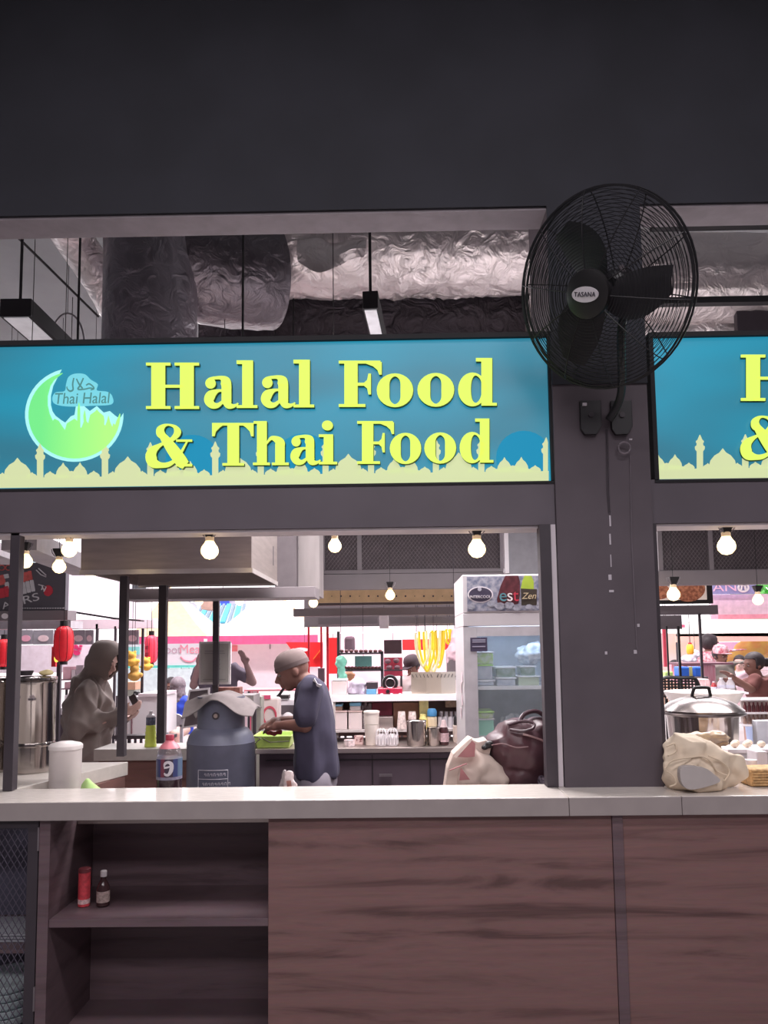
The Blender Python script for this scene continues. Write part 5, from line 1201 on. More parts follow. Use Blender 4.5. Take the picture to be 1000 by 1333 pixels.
cp2 = at(508, 889, Yt2+.1); t = thing('frying_pan', 'black frying pan leaning upright with a chrome ring, on the red cooker', 'pan', (cp2.x, Yt2+.1, pt(505, 896, Yt2).z))
MB().cyl(cp2, cp2-Vector((0, .03, 0)), .056, .052, 28).build('pan_body', M_blk, t, smooth=True)
MB().tube([cp2+Vector((.032*math.cos(2*PI*k/24), -.034, .032*math.sin(2*PI*k/24))) for k in range(24)], .0035, 6, True).build('chrome_ring', hm, t, smooth=True)
ORG[t]
ws = thing('wind_shield', 'folding brushed steel wind shield with slanted slots on the top shelf', 'shield', at(565, 905, Yt2, ZS2))
A = at(535.5, 890, Yt2-.03); B = at(594, 890, Yt2-.03); zt_ = pt(565, 875, Yt2-.03).z
w3 = (B.x-A.x)/3; M_ws = mat('shield_steel', (196, 182, 168), .45, .7, var=.05, scale=4)
for i, (ya, yb2) in enumerate(((.03, 0), (0, 0), (0, .03))):
    MB().prism([[(0, 0), (1, 0), (1, 1), (0, 1)]], lambda u, v: Vector((A.x+w3*(i+u), Yt2-.03+ya+(yb2-ya)*u, ZS2+.001+v*(zt_-ZS2))), (0, .002, 0)).build('panel', M_ws, ws)
sl = MB()
for i in range(12):
    x = A.x+.016+i*.0245+(.008 if i > 5 else 0); sg = 1 if i < 6 else -1; sl.bar((x, Yt2-.032+(.02 if i in (0, 1, 10, 11) else 0), zt_-.035), (x+sg*-.009, Yt2-.032+(.02 if i in (0, 1, 10, 11) else 0), zt_-.012), .0035, .004)
sl.build('slots', M_dark, ws, kind='stuff')
lat(541, 890, 904, 4, Yt2-.1, [(.8, 0), (1, .1), (.9, .6), (.3, 1), (0, 1)], 'white_bottle', M_cream, 'small white pouch bottle before the wind shield', 'bottle', z0=ZS2) if False else None
# middle shelf (z = ZS1)
Ym = 4.95
bx(435, 452.5, 925, 947, Ym, .16, 'clear_bin', M_clear, 'pinkish clear bin on the middle shelf nearest the man', 'bin', 'clear bins on the middle shelf', z0=ZS1, lid=mat('pinkish_lid', (214, 186, 184), .3), lidh=.1)
bx(453, 472, 925, 947, Ym, .16, 'clear_bin', M_clear, 'pinkish clear bin next to the utensil cup', 'bin', 'clear bins on the middle shelf', z0=ZS1, lid=mat('pinkish_lid', (214, 186, 184), .3), lidh=.1)
zz = pt(445, 925, Ym).z
bx(434, 446, 917, 924.8, Ym, .12, 'snack_box', mat('snack_box_body', (182, 150, 130), .5), 'small snack box with light blue lid on the first clear bin', 'box', z0=zz, lid=M_blue, lidh=.35)
bx(455, 470, 915, 924.8, Ym, .12, 'snack_box', mat('snack_box_white', (226, 214, 214), .5), 'small white box with light blue top on the second clear bin', 'box', z0=zz, lid=M_blue, lidh=.45)
u = lat(478, 930, 947, 5.5, Ym+.02, [(.85, 0), (.95, .05), (1, 1), (.9, 1)], 'utensil_cup', mat('patterned_cup', (170, 160, 164), .4, var=.5, scale=60), 'patterned cup holding dark utensils', 'cup', z0=ZS1)
for i, (dx_, dz_) in enumerate(((-.03, .11), (-.012, .13), (.004, .10), (.018, .12))):
    c0 = Vector((pt(478, 935, Ym).x, Ym+.02, ZS1+.03)); c1_ = c0+Vector((dx_, .0, dz_)); mb = MB().tube([c0, c1_], .004, 6); mb.ell(c1_, (.013, .006, .02), 10, 8)
    mb.build('utensil', mat('utensil_dark', (84, 70, 74), .4), u, smooth=True)
bx(484, 511, 914.5, 929, Ym+.14, .08, 'maroon_box', M_maroon, 'dark maroon box standing under the top shelf', 'box', z0=ZS1)
bx(512, 545, 914.5, 935, Ym+.14, .08, 'cardboard_box', M_card, 'plain brown cardboard box beside the maroon box', 'box', z0=ZS1)
bx(490, 512, 933, 947, Ym+.02, .1, 'steel_tray', M_steelb, 'shallow steel tray behind the glass covers', 'tray', z0=ZS1)
for px, lab_ in ((523, 'upside-down patterned glass on the middle shelf nearest the cardboard box corner'), (537, 'upside-down patterned glass beside the yellow carton')):
    lat(px, 926, 947, 6.5, Ym, [(1, 0), (1, .05), (.72, .95), (.68, 1), (0, 1)], 'glass_tumbler', mat('floral_glass', (222, 204, 200), .15, var=.25, scale=70, alpha=.85), lab_, 'glass', 'patterned glasses on the middle shelf', z0=ZS1)
bx(546, 558, 906, 930, Ym+.05, .07, 'yellow_carton', mat('pale_yellow_carton', (226, 214, 150), .5, var=.1, scale=40), 'tall pale yellow carton under the top shelf', 'carton', z0=ZS1)
lat(551, 930, 947, 5.5, Ym-.01, [(1, 0), (1, .7), (.7, .85), (.7, 1), (0, 1)], 'yellow_jar', mat('yellow_jar', (220, 204, 130), .3, var=.15, scale=50), 'squat yellow jar in front of the yellow carton', 'jar', z0=ZS1)
lat(562.5, 922, 947, 6.2, Ym-.01, [(1, 0), (1, .55), (.9, .6)], 'blue_lid_jar', mat('beige_jar', (210, 190, 160), .3), 'beige jar with a bright blue lid on the middle shelf', 'jar', z0=ZS1, parts=[('lid', mat('blue_lid', (70, 130, 176), .4), [(1.0, .62), (1.0, .85), (.75, .98), (0, 1)])])
k = 0
for row, (yy, pyt, n) in enumerate(((Ym+.0, 933, 4), (Ym+.09, 926, 4))):
    for i in range(n):
        lab_ = ['first', 'second', 'third', 'fourth'][i]+' clear upside-down glass from the blue-lidded jar, '+('front' if row == 0 else 'rear')+' row'
        lat(573+i*6.6+row*1.5, pyt, 947, 3.2, yy, [(1, 0), (1, .04), (.8, 1), (0, 1)], 'drinking_glass', M_glass, lab_, 'glass', 'clear glasses on the middle shelf', z0=ZS1, n=14, parts=[('rim', M_gl2, [(1.03, 0), (1.05, .03), (1.03, .06)])])
bx(580, 597, 908, 921, Ym+.16, .05, 'tan_box', mat('tan_print_box', (206, 176, 150), .6, var=.2, scale=40), 'tan printed box at the fridge end of the unit', 'box', z0=pt(588, 921, Ym+.16).z)
t = thing('black_tap', 'black lever tap beside the fridge', 'tap', at(594, 950, 4.88))
c = at(593, 940, 4.86); MB().ell(c, (.012, .012, .045), 14, 10).build('lever', M_blk, t, smooth=True)
MB().tube([c+Vector((.0, 0, -.01)), c+Vector((.03, 0, -.012)), c+Vector((.032, 0, .03)), c+Vector((.032, 0, -.16))], .005, 6).build('spout', M_blk, t)
# prep counter (z .975)
Yq = 4.72; zq = .9755
t = lat(455, 963, 977, 7, Yq, [(1, 0), (1, 1), (.92, 1)], 'tin_mug', mat('patterned_tin', (206, 188, 190), .35, var=.3, scale=60), 'patterned tin mug on the prep counter', 'mug', z0=zq)
bx(461, 473, 958, 976, Yq+.04, .05, 'printed_box', mat('red_print_box', (208, 180, 176), .5, c2=(120, 60, 66), lo=.5, hi=.56, scale=30), 'small red and white printed box behind the tin mug', 'box', z0=zq)
t = lat(484, 925, 977, 9.5, Yq+.04, [(.8, 0), (.84, .02), (1, .6)], 'tall_tub', M_cream, 'tall cream plastic tub with rimmed lid on the prep counter', 'tub', z0=zq, parts=[('upper_body', M_cream, [(.96, .61), (1.04, .93)]), ('lid', mat('cream_lid', (238, 226, 218), .35), [(1.1, .93), (1.1, .98), (.9, 1), (0, 1)])])
for px, lab_ in ((496.5, 'ribbed glass jar beside the tall cream tub'), (511, 'ribbed glass jar beside the steel canister')):
    g = lat(px, 955, 977, 7.2, Yq, [(.95, 0), (1, .05), (1, .55), (.85, .85), (.45, 1), (0, 1)], 'ribbed_jar', M_glass, lab_, 'jar', 'ribbed glass jars on the prep counter', z0=zq)
    for q in range(10):
        a = 2*PI*q/10; c = Vector((pt(px, 966, Yq).x, Yq, zq)); r = 7.2*Yq/F; h = 22*Yq/F
        MB().tube([c+Vector((r*1.0*math.cos(a), r*math.sin(a), .01)), c+Vector((r*1.0*math.cos(a), r*math.sin(a), h*.55)), c+Vector((r*.85*math.cos(a), r*.85*math.sin(a), h*.85)), c+Vector((r*.45*math.cos(a), r*.45*math.sin(a), h))], .0022, 5).build('rib', M_gl2, g)
lat(542.5, 937, 979, 12.5, Yq, [(.97, 0), (1, .02), (1, .9), (1.04, .92), (1.04, .96), (.9, 1), (0, 1)], 'steel_canister', M_urn, 'larger shiny steel canister on the prep counter', 'canister', 'steel canisters', z0=zq, n=32, parts=[('white_tag', M_white, [(1.01, .8), (1.01, .9)])] and None)
lat(565.5, 946, 978, 9.2, Yq, [(.97, 0), (1, .02), (1, .9), (1.04, .92), (1.04, .97), (.9, 1), (0, 1)], 'steel_canister', M_urn, 'smaller shiny steel canister beside the sauce bottle', 'canister', 'steel canisters', z0=zq, n=32)
lat(578, 938, 978, 6.2, Yq, [(.9, 0), (1, .04), (1, .6), (.6, .8), (.35, .92), (.35, 1), (0, 1)], 'squeeze_bottle', mat('dark_sauce', (72, 42, 46), .2), 'dark sauce bottle with a pale label and pink top', 'bottle', z0=zq, parts=[('paper_label', mat('label_pinkish', (206, 176, 180), .5, var=.2, scale=60), [(1.04, .14), (1.04, .5)]), ('top', mat('bottle_top', (214, 190, 192), .4), [(.75, .72), (.5, .9), (.42, 1.02), (0, 1.03)])])
bx(591, 599, 945, 977, Yq+.1, .08, 'beige_carton', mat('beige_carton', (198, 180, 170), .6), 'narrow beige carton on the prep counter against the fridge', 'carton', z0=zq)
bx(499, 527, 938, 950, Ym-.12, .05, 'steel_rack', M_steelb, 'x', 'rack') if False else None
# green basket on the counter beside the man
gb_z = .976; cA = at(331, 970, 4.66); cB = at(380, 970, 4.66)
t = thing('green_basket', 'lime green plastic colander basket with folding wire handle at the man\'s hands', 'basket', ((cA.x+cB.x)/2, 4.75, gb_z))
cx_ = (cA.x+cB.x)/2; hw = (cB.x-cA.x)/2; zt_ = pt(355, 957, 4.7).z
M_gb = mat('lime_basket', (176, 206, 104), .4, var=.1, scale=30)
def rr(x0, x1, y0, y1): return [(x0, y0), (x1, y0), (x1, y1), (x0, y1)]
wl = MB(); lo_ = [(cx_-hw*.85, 4.66), (cx_+hw*.85, 4.66), (cx_+hw*.85, 4.86), (cx_-hw*.85, 4.86)]; hi_ = [(cx_-hw, 4.64), (cx_+hw, 4.64), (cx_+hw, 4.88), (cx_-hw, 4.88)]
for s, n_ in ((1, 0), (.97, 1)):
    pass
vsl = [(x, y, gb_z+.001) for x, y in lo_]+[(x, y, zt_) for x, y in hi_]; cen = Vector((cx_, 4.76, 0))
vin = [((x-cx_)*.95+cx_, (y-4.76)*.95+4.76, gb_z+.008) for x, y in lo_]+[((x-cx_)*.95+cx_, (y-4.76)*.95+4.76, zt_) for x, y in hi_]
f4 = [(i, (i+1) % 4, 4+(i+1) % 4, 4+i) for i in range(4)]
wl.add(vsl+vin, f4+[(0, 3, 2, 1)]+[tuple(8+j for j in f[::-1]) for f in f4]+[(8, 9, 10, 11)]+[(4+i, 4+(i+1) % 4, 12+(i+1) % 4, 12+i) for i in range(4)])
wl.build('basket_body', M_gb, t, bevel=.003)
MB().tube([(x, y, zt_) for x, y in hi_], .006, 6, True).build('rim', mat('lime_rim', (196, 222, 130), .4), t)
MB().tube(crom([(cx_-hw*.95, 4.63, zt_), (cx_-hw*.6, 4.62, zt_-.01), (cx_-hw*.75, 4.62, gb_z+.05), (cx_-hw*.9, 4.62, gb_z+.03)], 4), .004, 6).build('wire_handle', mat('dark_wire', (90, 90, 70), .4), t)
MB().tube([(cx_-hw*.5, 4.63, zt_-.01), (cx_-hw*.1, 4.62, gb_z+.04), (cx_+hw*.9, 4.63, gb_z+.045)], .004, 6).build('wire_handle', mat('dark_wire', (90, 90, 70), .4), t)
c = at(357, 953, 4.24); o = blob([('e', c, (.05, .04, .018)), ('e', c+Vector((.02, 0, .008)), (.03, .03, .015))], 'red_meat', mat('raw_red', (176, 60, 66), .4, var=.2, scale=30), None, .006, 2, .006, 30, origin=c); o['label'] = 'piece of red food held in the man\'s fingers over the basket'; o['category'] = 'food'
# things beyond the man
bx(327, 340, 907, 951, 5.35, .12, 'grey_green_box', mat('grey_green', (168, 166, 158), .6), 'upright grey-green box just beyond the gas cylinder', 'box', z0=.5)
t = bx(337, 364, 908, 950, 5.6, .1, 'printed_sack', mat('white_sack', (232, 216, 214), .6, var=.04), 'white sack with red ring print beyond the man\'s hands', 'sack', z0=.5, bevel=.02)
MB().prism([ellp(351, 932, 9.5, 13, 24), ellp(351, 932, 7, 10, 24)], SP(5.594), (0, .004, 0)).build('ring_print', mat('red_ring', (220, 90, 110), .5), t)
MB().pbox(340, 352, 905, 910, 5.59, .02).build('pink_patch', mat('hot_pink', (226, 90, 130), .5), t)
t = bx(361, 387, 911, 948, 5.9, .3, 'white_appliance', mat('white_appliance', (222, 216, 222), .4), 'small white appliance with a black strap handle in front of the man', 'appliance', z0=.5)
MB().tube([at(361, 907, 5.9), at(364, 904, 5.9), at(371, 894, 5.88)], .012, 6).build('handle', M_blk, t); MB().pbox(361, 376, 905, 910, 5.88, .1).build('top_clamp', M_blk, t)
MB().ell(at(375, 937, 5.88), (.05, .02, .06), 20, 12).build('round_front', mat('round_white', (236, 230, 234), .4), t, smooth=True)
MB().pbox(366, 385, 918, 930, 5.89, .01).build('window_panel', mat('dark_window', (80, 72, 78), .3), t)

one(MB().box(-1.05, -.55, 5.3, 6.3, .44, .499), 'low_table', M_beam2, 'low grey table beyond the gas cylinder carrying the sack and appliance', 'table', (-.8, 5.3, .44))

# ================================================================= PEOPLE
M_skin = mat('tan_skin', (132, 92, 82), .55, var=.05); M_skinl = mat('light_skin', (208, 170, 160), .55, var=.04)
M_navy = mat('navy_cotton', (66, 62, 82), .9, var=.08, scale=10); M_capc = mat('grey_cap_cloth', (122, 106, 105), .9, var=.05)
def hand_prims(wrist, d, n, s=1.0, curl=.5, thumb=1):
    """palm and five separate curled fingers; d = pointing direction, n = palm normal"""
    d = Vector(d).normalized(); n = Vector(n).normalized(); side = d.cross(n).normalized()*thumb; wrist = Vector(wrist)
    pr = [('c', wrist, wrist+d*.045*s, .021*s, .026*s), ('c', wrist+d*.05*s+side*.018*s, wrist+d*.078*s+side*.022*s, .018*s, .014*s), ('c', wrist+d*.05*s-side*.018*s, wrist+d*.074*s-side*.024*s, .018*s, .013*s)]
    for i, L in enumerate((.9, 1.0, .95, .75)):
        b = wrist+d*.08*s+side*(.027-.018*i)*s; p = b; dirv = d.copy()
        for j, seg in enumerate((.038, .026, .02)):
            a = curl*(.5+j*.55); dv = (d*math.cos(a)+n*math.sin(a)).normalized(); q = p+dv*seg*L*s
            pr.append(('c', p, q, (.0088-.0008*j)*s, (.0082-.0010*j)*s)); p = q
    b = wrist+d*.03*s+side*.024*s; m = b+(d*.55+side*.75+n*.2).normalized()*.035*s; e = m+(d*.85+side*.15+n*.45).normalized()*.03*s
    pr += [('c', b, m, .012*s, .0105*s), ('c', m, e, .0105*s, .0085*s)]
    return pr
def head_prims(c, r, face, up, s=1.0):
    """skull with jaw, nose, brow, lips, ears; c = centre of the cranium, face = forward, up = up"""
    f = Vector(face).normalized(); u = Vector(up).normalized(); sd = f.cross(u).normalized(); c = Vector(c)
    M = Matrix((sd, f, u)).transposed()
    pr = [('e', c, (.072*s, .094*s, .088*s), M), ('e', c+f*.022*s-u*.055*s, (.056*s, .066*s, .062*s), M), ('e', c+f*.05*s-u*.098*s, (.034*s, .03*s, .024*s), M),
          ('c', c+f*.094*s-u*.012*s, c+f*.112*s-u*.046*s, .007*s, .013*s), ('e', c+f*.098*s-u*.052*s, (.019*s, .012*s, .010*s), M),
          ('e', c+f*.084*s+u*.008*s, (.05*s, .014*s, .010*s), M), ('e', c+f*.09*s-u*.074*s, (.024*s, .011*s, .007*s), M), ('e', c+f*.087*s-u*.086*s, (.021*s, .012*s, .008*s), M)]
    for k in (-1, 1): pr.append(('e', c-f*.008*s-u*.028*s+sd*k*.074*s, (.009*s, .019*s, .032*s), M))
    return pr, f, u, sd
def eyes(c, f, u, sd, s, parent):
    for k in (-1, 1):
        e = Vector(c)+f*.084*s-u*.018*s+sd*k*.031*s
        MB().ell(e, (.0105*s, .0105*s, .0075*s), 12, 8).build('eye', mat('eye_white', (150, 136, 132), .3), parent, smooth=True)
        MB().ell(e+f*.007*s, (.005*s,)*3, 10, 6).build('iris', mat('eye_dark', (40, 30, 30), .2), parent, smooth=True)
        MB().tube([e+f*.006*s+u*.022*s-sd*.016*s, e+f*.008*s+u*.026*s, e+f*.004*s+u*.022*s+sd*.016*s], .0035*s, 5).build('eyebrow', mat('brow_dark', (48, 38, 38), .8), parent)

# -- man in the navy t-shirt (profile, looking down at his hands)
Y0 = 4.16; k = Y0/F
def m(px, py, dy=0.0): return pt(px, py, Y0+dy)
man = thing('person', 'man in navy t-shirt and beige skullcap looking down at his hands', 'person', (m(410, 1000).x, Y0, 0))
hc = m(381, 869, .0); face = Vector((-.93, -.1, -.34)); up = Vector((-.32, 0, .95))
hp, f_, u_, s_ = head_prims(hc, 0, face, up, .97)
chest = m(409, 905)
body = hp+[('c', m(390, 884), m(405, 893), .052, .062), ('c', m(402, 900, -.14), m(402, 900, .14), .05, .05), ('l', [(m(408, y).x, Y0, m(408, y).z, rx, ry) for y, rx, ry in ((892, .05, .11), (905, .078, .145), (940, .088, .145), (975, .092, .145), (1030, .095, .145))]),
             ('c', m(411, 1020, -.09), Vector((m(411, 1020).x+.01, Y0-.1, .5)), .085, .06), ('c', Vector((m(411, 1020).x+.01, Y0-.1, .5)), Vector((m(411, 1020).x+.02, Y0-.1, .09)), .055, .04),
             ('c', m(411, 1020, .09), Vector((m(411, 1020).x+.01, Y0+.1, .5)), .085, .06), ('c', Vector((m(411, 1020).x+.01, Y0+.1, .5)), Vector((m(411, 1020).x+.02, Y0+.1, .09)), .055, .04),
             ('c', Vector((m(411, 1020).x+.03, Y0-.1, .04)), Vector((m(411, 1020).x-.13, Y0-.1, .035)), .04, .03), ('c', Vector((m(411, 1020).x+.03, Y0+.1, .04)), Vector((m(411, 1020).x-.13, Y0+.1, .035)), .04, .03)]
elbN, wriN = m(398, 944, -.17), m(368, 944, -.08); elbF, wriF = m(396, 940, .17), m(366, 938, .06)
body += [('c', m(406, 896, -.15), elbN, .05, .041), ('c', elbN, wriN, .04, .025), ('c', m(406, 896, .15), elbF, .05, .041), ('c', elbF, wriF, .04, .025)]
body += hand_prims(wriN, (wriN-elbN)+Vector((-.02, .02, -.02)), (0, .35, -.9), 1.0, .55, -1) + hand_prims(wriF, (wriF-elbF)+Vector((-.02, -.02, -.03)), (0, -.35, -.9), 1.0, .6, 1)
blob(body, 'body', M_skin, man, .0065, 4)
eyes(hc, f_, u_, s_, .97, man)
def hemcut(z, o_): 
    def g(v):
        if v.co.z+o_ < z: v.co.z = z-o_
    return g
zh = m(410, 1009).z
SEC = ((881, 399, 411, .07), (886, 392, 418, .13), (892, 388, 424, .168), (902, 386, 429, .182), (916, 385, 432, .184), (934, 384, 434, .182), (952, 383, 436, .182), (972, 383, 438, .182), (992, 384, 440, .184), (1010, 386, 440, .184))
shirt = [('l', [(m((a+b)/2, y).x, Y0, m((a+b)/2, y).z, (b-a)/2*k, ry) for y, a, b, ry in SEC]),
         ('c', m(406, 899, -.155), m(398, 932, -.185), .064, .060), ('c', m(406, 899, .155), m(398, 930, .185), .064, .060), ('c', m(404, 890, -.08), m(405, 899, -.16), .045, .062), ('c', m(404, 890, .08), m(405, 899, .16), .045, .062)]
blob(shirt, 'tshirt', M_navy, man, .009, 5, .020, 6.5, (1, 1, .5), seed=3)
pm = MB().prism([[(407, 886), (409, 883), (413, 890), (418, 892), (416, 895), (412, 893), (411, 889)]], SP(Y0-.222), (0, .05, 0)).build('shoulder_print', mat('white_print_cloth', (190, 184, 192), .8), man)
pn = blob([('e', m(411, 1016), (.118, .17, .11)), ('c', Vector((m(411, 1020).x+.005, Y0-.1, .85)), Vector((m(411, 1020).x+.01, Y0-.1, .5)), .10, .078), ('c', Vector((m(411, 1020).x+.01, Y0-.1, .5)), Vector((m(411, 1020).x+.02, Y0-.1, .13)), .075, .062),
           ('c', Vector((m(411, 1020).x+.005, Y0+.1, .85)), Vector((m(411, 1020).x+.01, Y0+.1, .5)), .10, .078), ('c', Vector((m(411, 1020).x+.01, Y0+.1, .5)), Vector((m(411, 1020).x+.02, Y0+.1, .13)), .075, .062)], 'trousers', mat('grey_trousers', (128, 120, 130), .9), man, .014, 4, .012, 7)
# skullcap
cpv = []
Mh = Matrix((s_, f_, u_)).transposed()
cap_ = MB(); prof = [(1.0, -.08), (1.01, .1), (.98, .36), (.88, .60), (.68, .80), (.38, .93), (0, .97)]
cap_.lathe([(a*.078, b*.094) for a, b in prof], hc+u_*.012, 32, sx=.98, sy=1.24, M=Mh); cap_.build('skullcap', M_capc, man, smooth=True)
bd_ = MB(); bd_.lathe([(1.03*.078, -.012), (1.035*.078, .012)], hc+u_*.012, 32, sx=.98, sy=1.24, M=Mh); bd_.build('cap_band', mat('cap_band_cloth', (108, 92, 92), .9), man, smooth=True)
hr = MB(); hr.lathe([(.99*.076, -.5*.09), (1.03*.077, -.15*.09), (1.03*.077, .0)], hc, 24, sx=1.0, sy=1.24, M=Mh)
shoe = MB()
for s in (-.1, .1): shoe.ell(Vector((m(411, 1020).x-.05, Y0+s, .045)), (.13, .05, .045), 18, 10)
for s in (-.1, .1): MB().ell(Vector((m(411, 1020).x-.05, Y0+s, .045)), (.135, .052, .045), 18, 10).build('shoe', M_blk, man, smooth=True)

# -- hooded person looking at a phone
Y0h = 5.3; kh = Y0h/F
def h(px, py, dy=0.0): return pt(px, py, Y0h+dy)
M_hood = mat('olive_grey_jacket', (134, 122, 118), .85, var=.06, scale=7)
hd = thing('person', 'person in an olive-grey hooded jacket looking down at a phone', 'person', (h(112, 980).x, Y0h, 0))
hc = h(136, 856); face = Vector((.88, -.2, -.42)).normalized(); up = Vector((.38, 0, .92))
hp, f2, u2, s2 = head_prims(hc, 0, face, up, 1.0)
fx = h(112, 980).x
elN, wrN = h(107, 944, -.2), h(158, 930, -.16); elF, wrF = h(124, 938, .2), h(162, 934, .02)
body = hp+[('c', h(132, 880), h(118, 896), .055, .07), ('c', h(112, 902, -.15), h(112, 902, .15), .06, .06), ('l', [(h(112, y).x, Y0h, h(112, y).z, rx, ry) for y, rx, ry in ((896, .06, .11), (908, .09, .15), (950, .10, .15), (1000, .10, .15))]),
           ('c', h(108, 902, -.17), elN, .055, .045), ('c', elN, wrN, .045, .028), ('c', h(112, 902, .17), elF, .055, .045), ('c', elF, wrF, .045, .028)]
for s in (-.1, .1): body += [('c', Vector((fx, Y0h+s, .85)), Vector((fx+.02, Y0h+s, .48)), .09, .062), ('c', Vector((fx+.02, Y0h+s, .48)), Vector((fx, Y0h+s, .09)), .056, .042), ('c', Vector((fx-.02, Y0h+s, .04)), Vector((fx+.14, Y0h+s, .035)), .04, .03)]
body += hand_prims(wrN, (wrN-elN).normalized()*.6+Vector((.3, .1, .22)), (0, .6, .6), 1.0, .75, 1) + hand_prims(wrF, (wrF-elF)+Vector((.05, -.05, .0)), (0, -.2, .9), 1.0, .7, -1)
blob(body, 'body', M_skinl, hd, .008, 4); eyes(hc, f2, u2, s2, 1.0, hd)
HSEC = ((884, 112, 130, .08), (890, 102, 134, .14), (898, 95, 138, .185), (910, 91, 141, .205), (930, 89, 142, .205), (950, 88, 140, .205), (975, 88, 138, .21), (1000, 88, 137, .21), (1012, 88, 137, .21))
jk = [('l', [(h((a+b)/2, y).x, Y0h, h((a+b)/2, y).z, (b-a)/2*kh, ry) for y, a, b, ry in HSEC]),
      ('c', h(110, 902, -.17), h(105, 944, -.23), .082, .080), ('c', elN, wrN.lerp(elN, .12), .078, .050), ('c', h(112, 902, .17), h(122, 944, .2), .08, .07), ('c', elF, wrF.lerp(elF, .1), .07, .048)]
def jcut(v):
    pass
zj = h(110, 1010).z
blob(jk, 'jacket', M_hood, hd, .011, 4, .042, 7, (1, 1, .7), seed=6)
# hood: a shell round the head, open at the face
hood_m = MB(); n1, n2 = 32, 22; Mq = Matrix((s2, f2, u2)).transposed(); vs = []
for lay, sc_ in ((0, 1.0), (1, .93)):
    for i in range(n2+1):
        th = math.radians(44+(180-44)*i/n2)      # angle from the face direction
        for j in range(n1):
            a = 2*PI*j/n1; q = Vector((math.sin(th)*math.cos(a)*.112, math.cos(th)*(.150 if math.cos(th) > 0 else .130), math.sin(th)*math.sin(a)*.138))*sc_
            if q.z < -.04: q.z *= 1.25; q.y -= .015
            p = hc+f2*.012+Mq @ (q+Vector((0, 0, .004))); p += noise.noise_vector(p*9)*.014; vs.append(p)
fs = []; W_ = (n2+1)*n1
for L_ in (0, 1):
    for i in range(n2):
        for j in range(n1): fs.append(tuple(L_*W_+x for x in (i*n1+j, i*n1+(j+1) % n1, (i+1)*n1+(j+1) % n1, (i+1)*n1+j)))
for j in range(n1): fs.append((j, (j+1) % n1, W_+(j+1) % n1, W_+j))
hood_m.add(vs, fs); hood_m.build('hood', M_hood, hd, smooth=True)
blob([('c', h(124, 878), h(112, 897), .095, .12), ('e', h(118, 888), (.09, .10, .08))], 'hood_neck', M_hood, hd, .012, 4, .016, 8, seed=9)
for s in (-.1, .1):
    blob([('c', Vector((fx, Y0h+s, .87)), Vector((fx+.02, Y0h+s, .48)), .105, .08), ('c', Vector((fx+.02, Y0h+s, .48)), Vector((fx, Y0h+s, .12)), .076, .062)], 'trouser_leg', mat('dark_trousers', (92, 80, 88), .9), hd, .014, 3)
    MB().ell(Vector((fx+.06, Y0h+s, .045)), (.14, .05, .045), 18, 10).build('shoe', M_blk, hd, smooth=True)
ph = h(175, 912, -.1); t = thing('mobile_phone', 'dark phone held up by the hooded person', 'phone', ph)
Mp = Matrix.Rotation(math.radians(-28), 3, 'Y') @ Matrix.Rotation(math.radians(-25), 3, 'Z'); MB().obox(ph, (.062, .009, .085), Mp).build('phone_case', mat('phone_dark', (72, 62, 68), .3), t, bevel=.002)
one(MB().bar(h(165, 931, -.1), h(180, 925, -.12), .008, .004), 'stylus_pen', M_blk, 'thin black pen-like object under the phone', 'pen', h(172, 928, -.1))

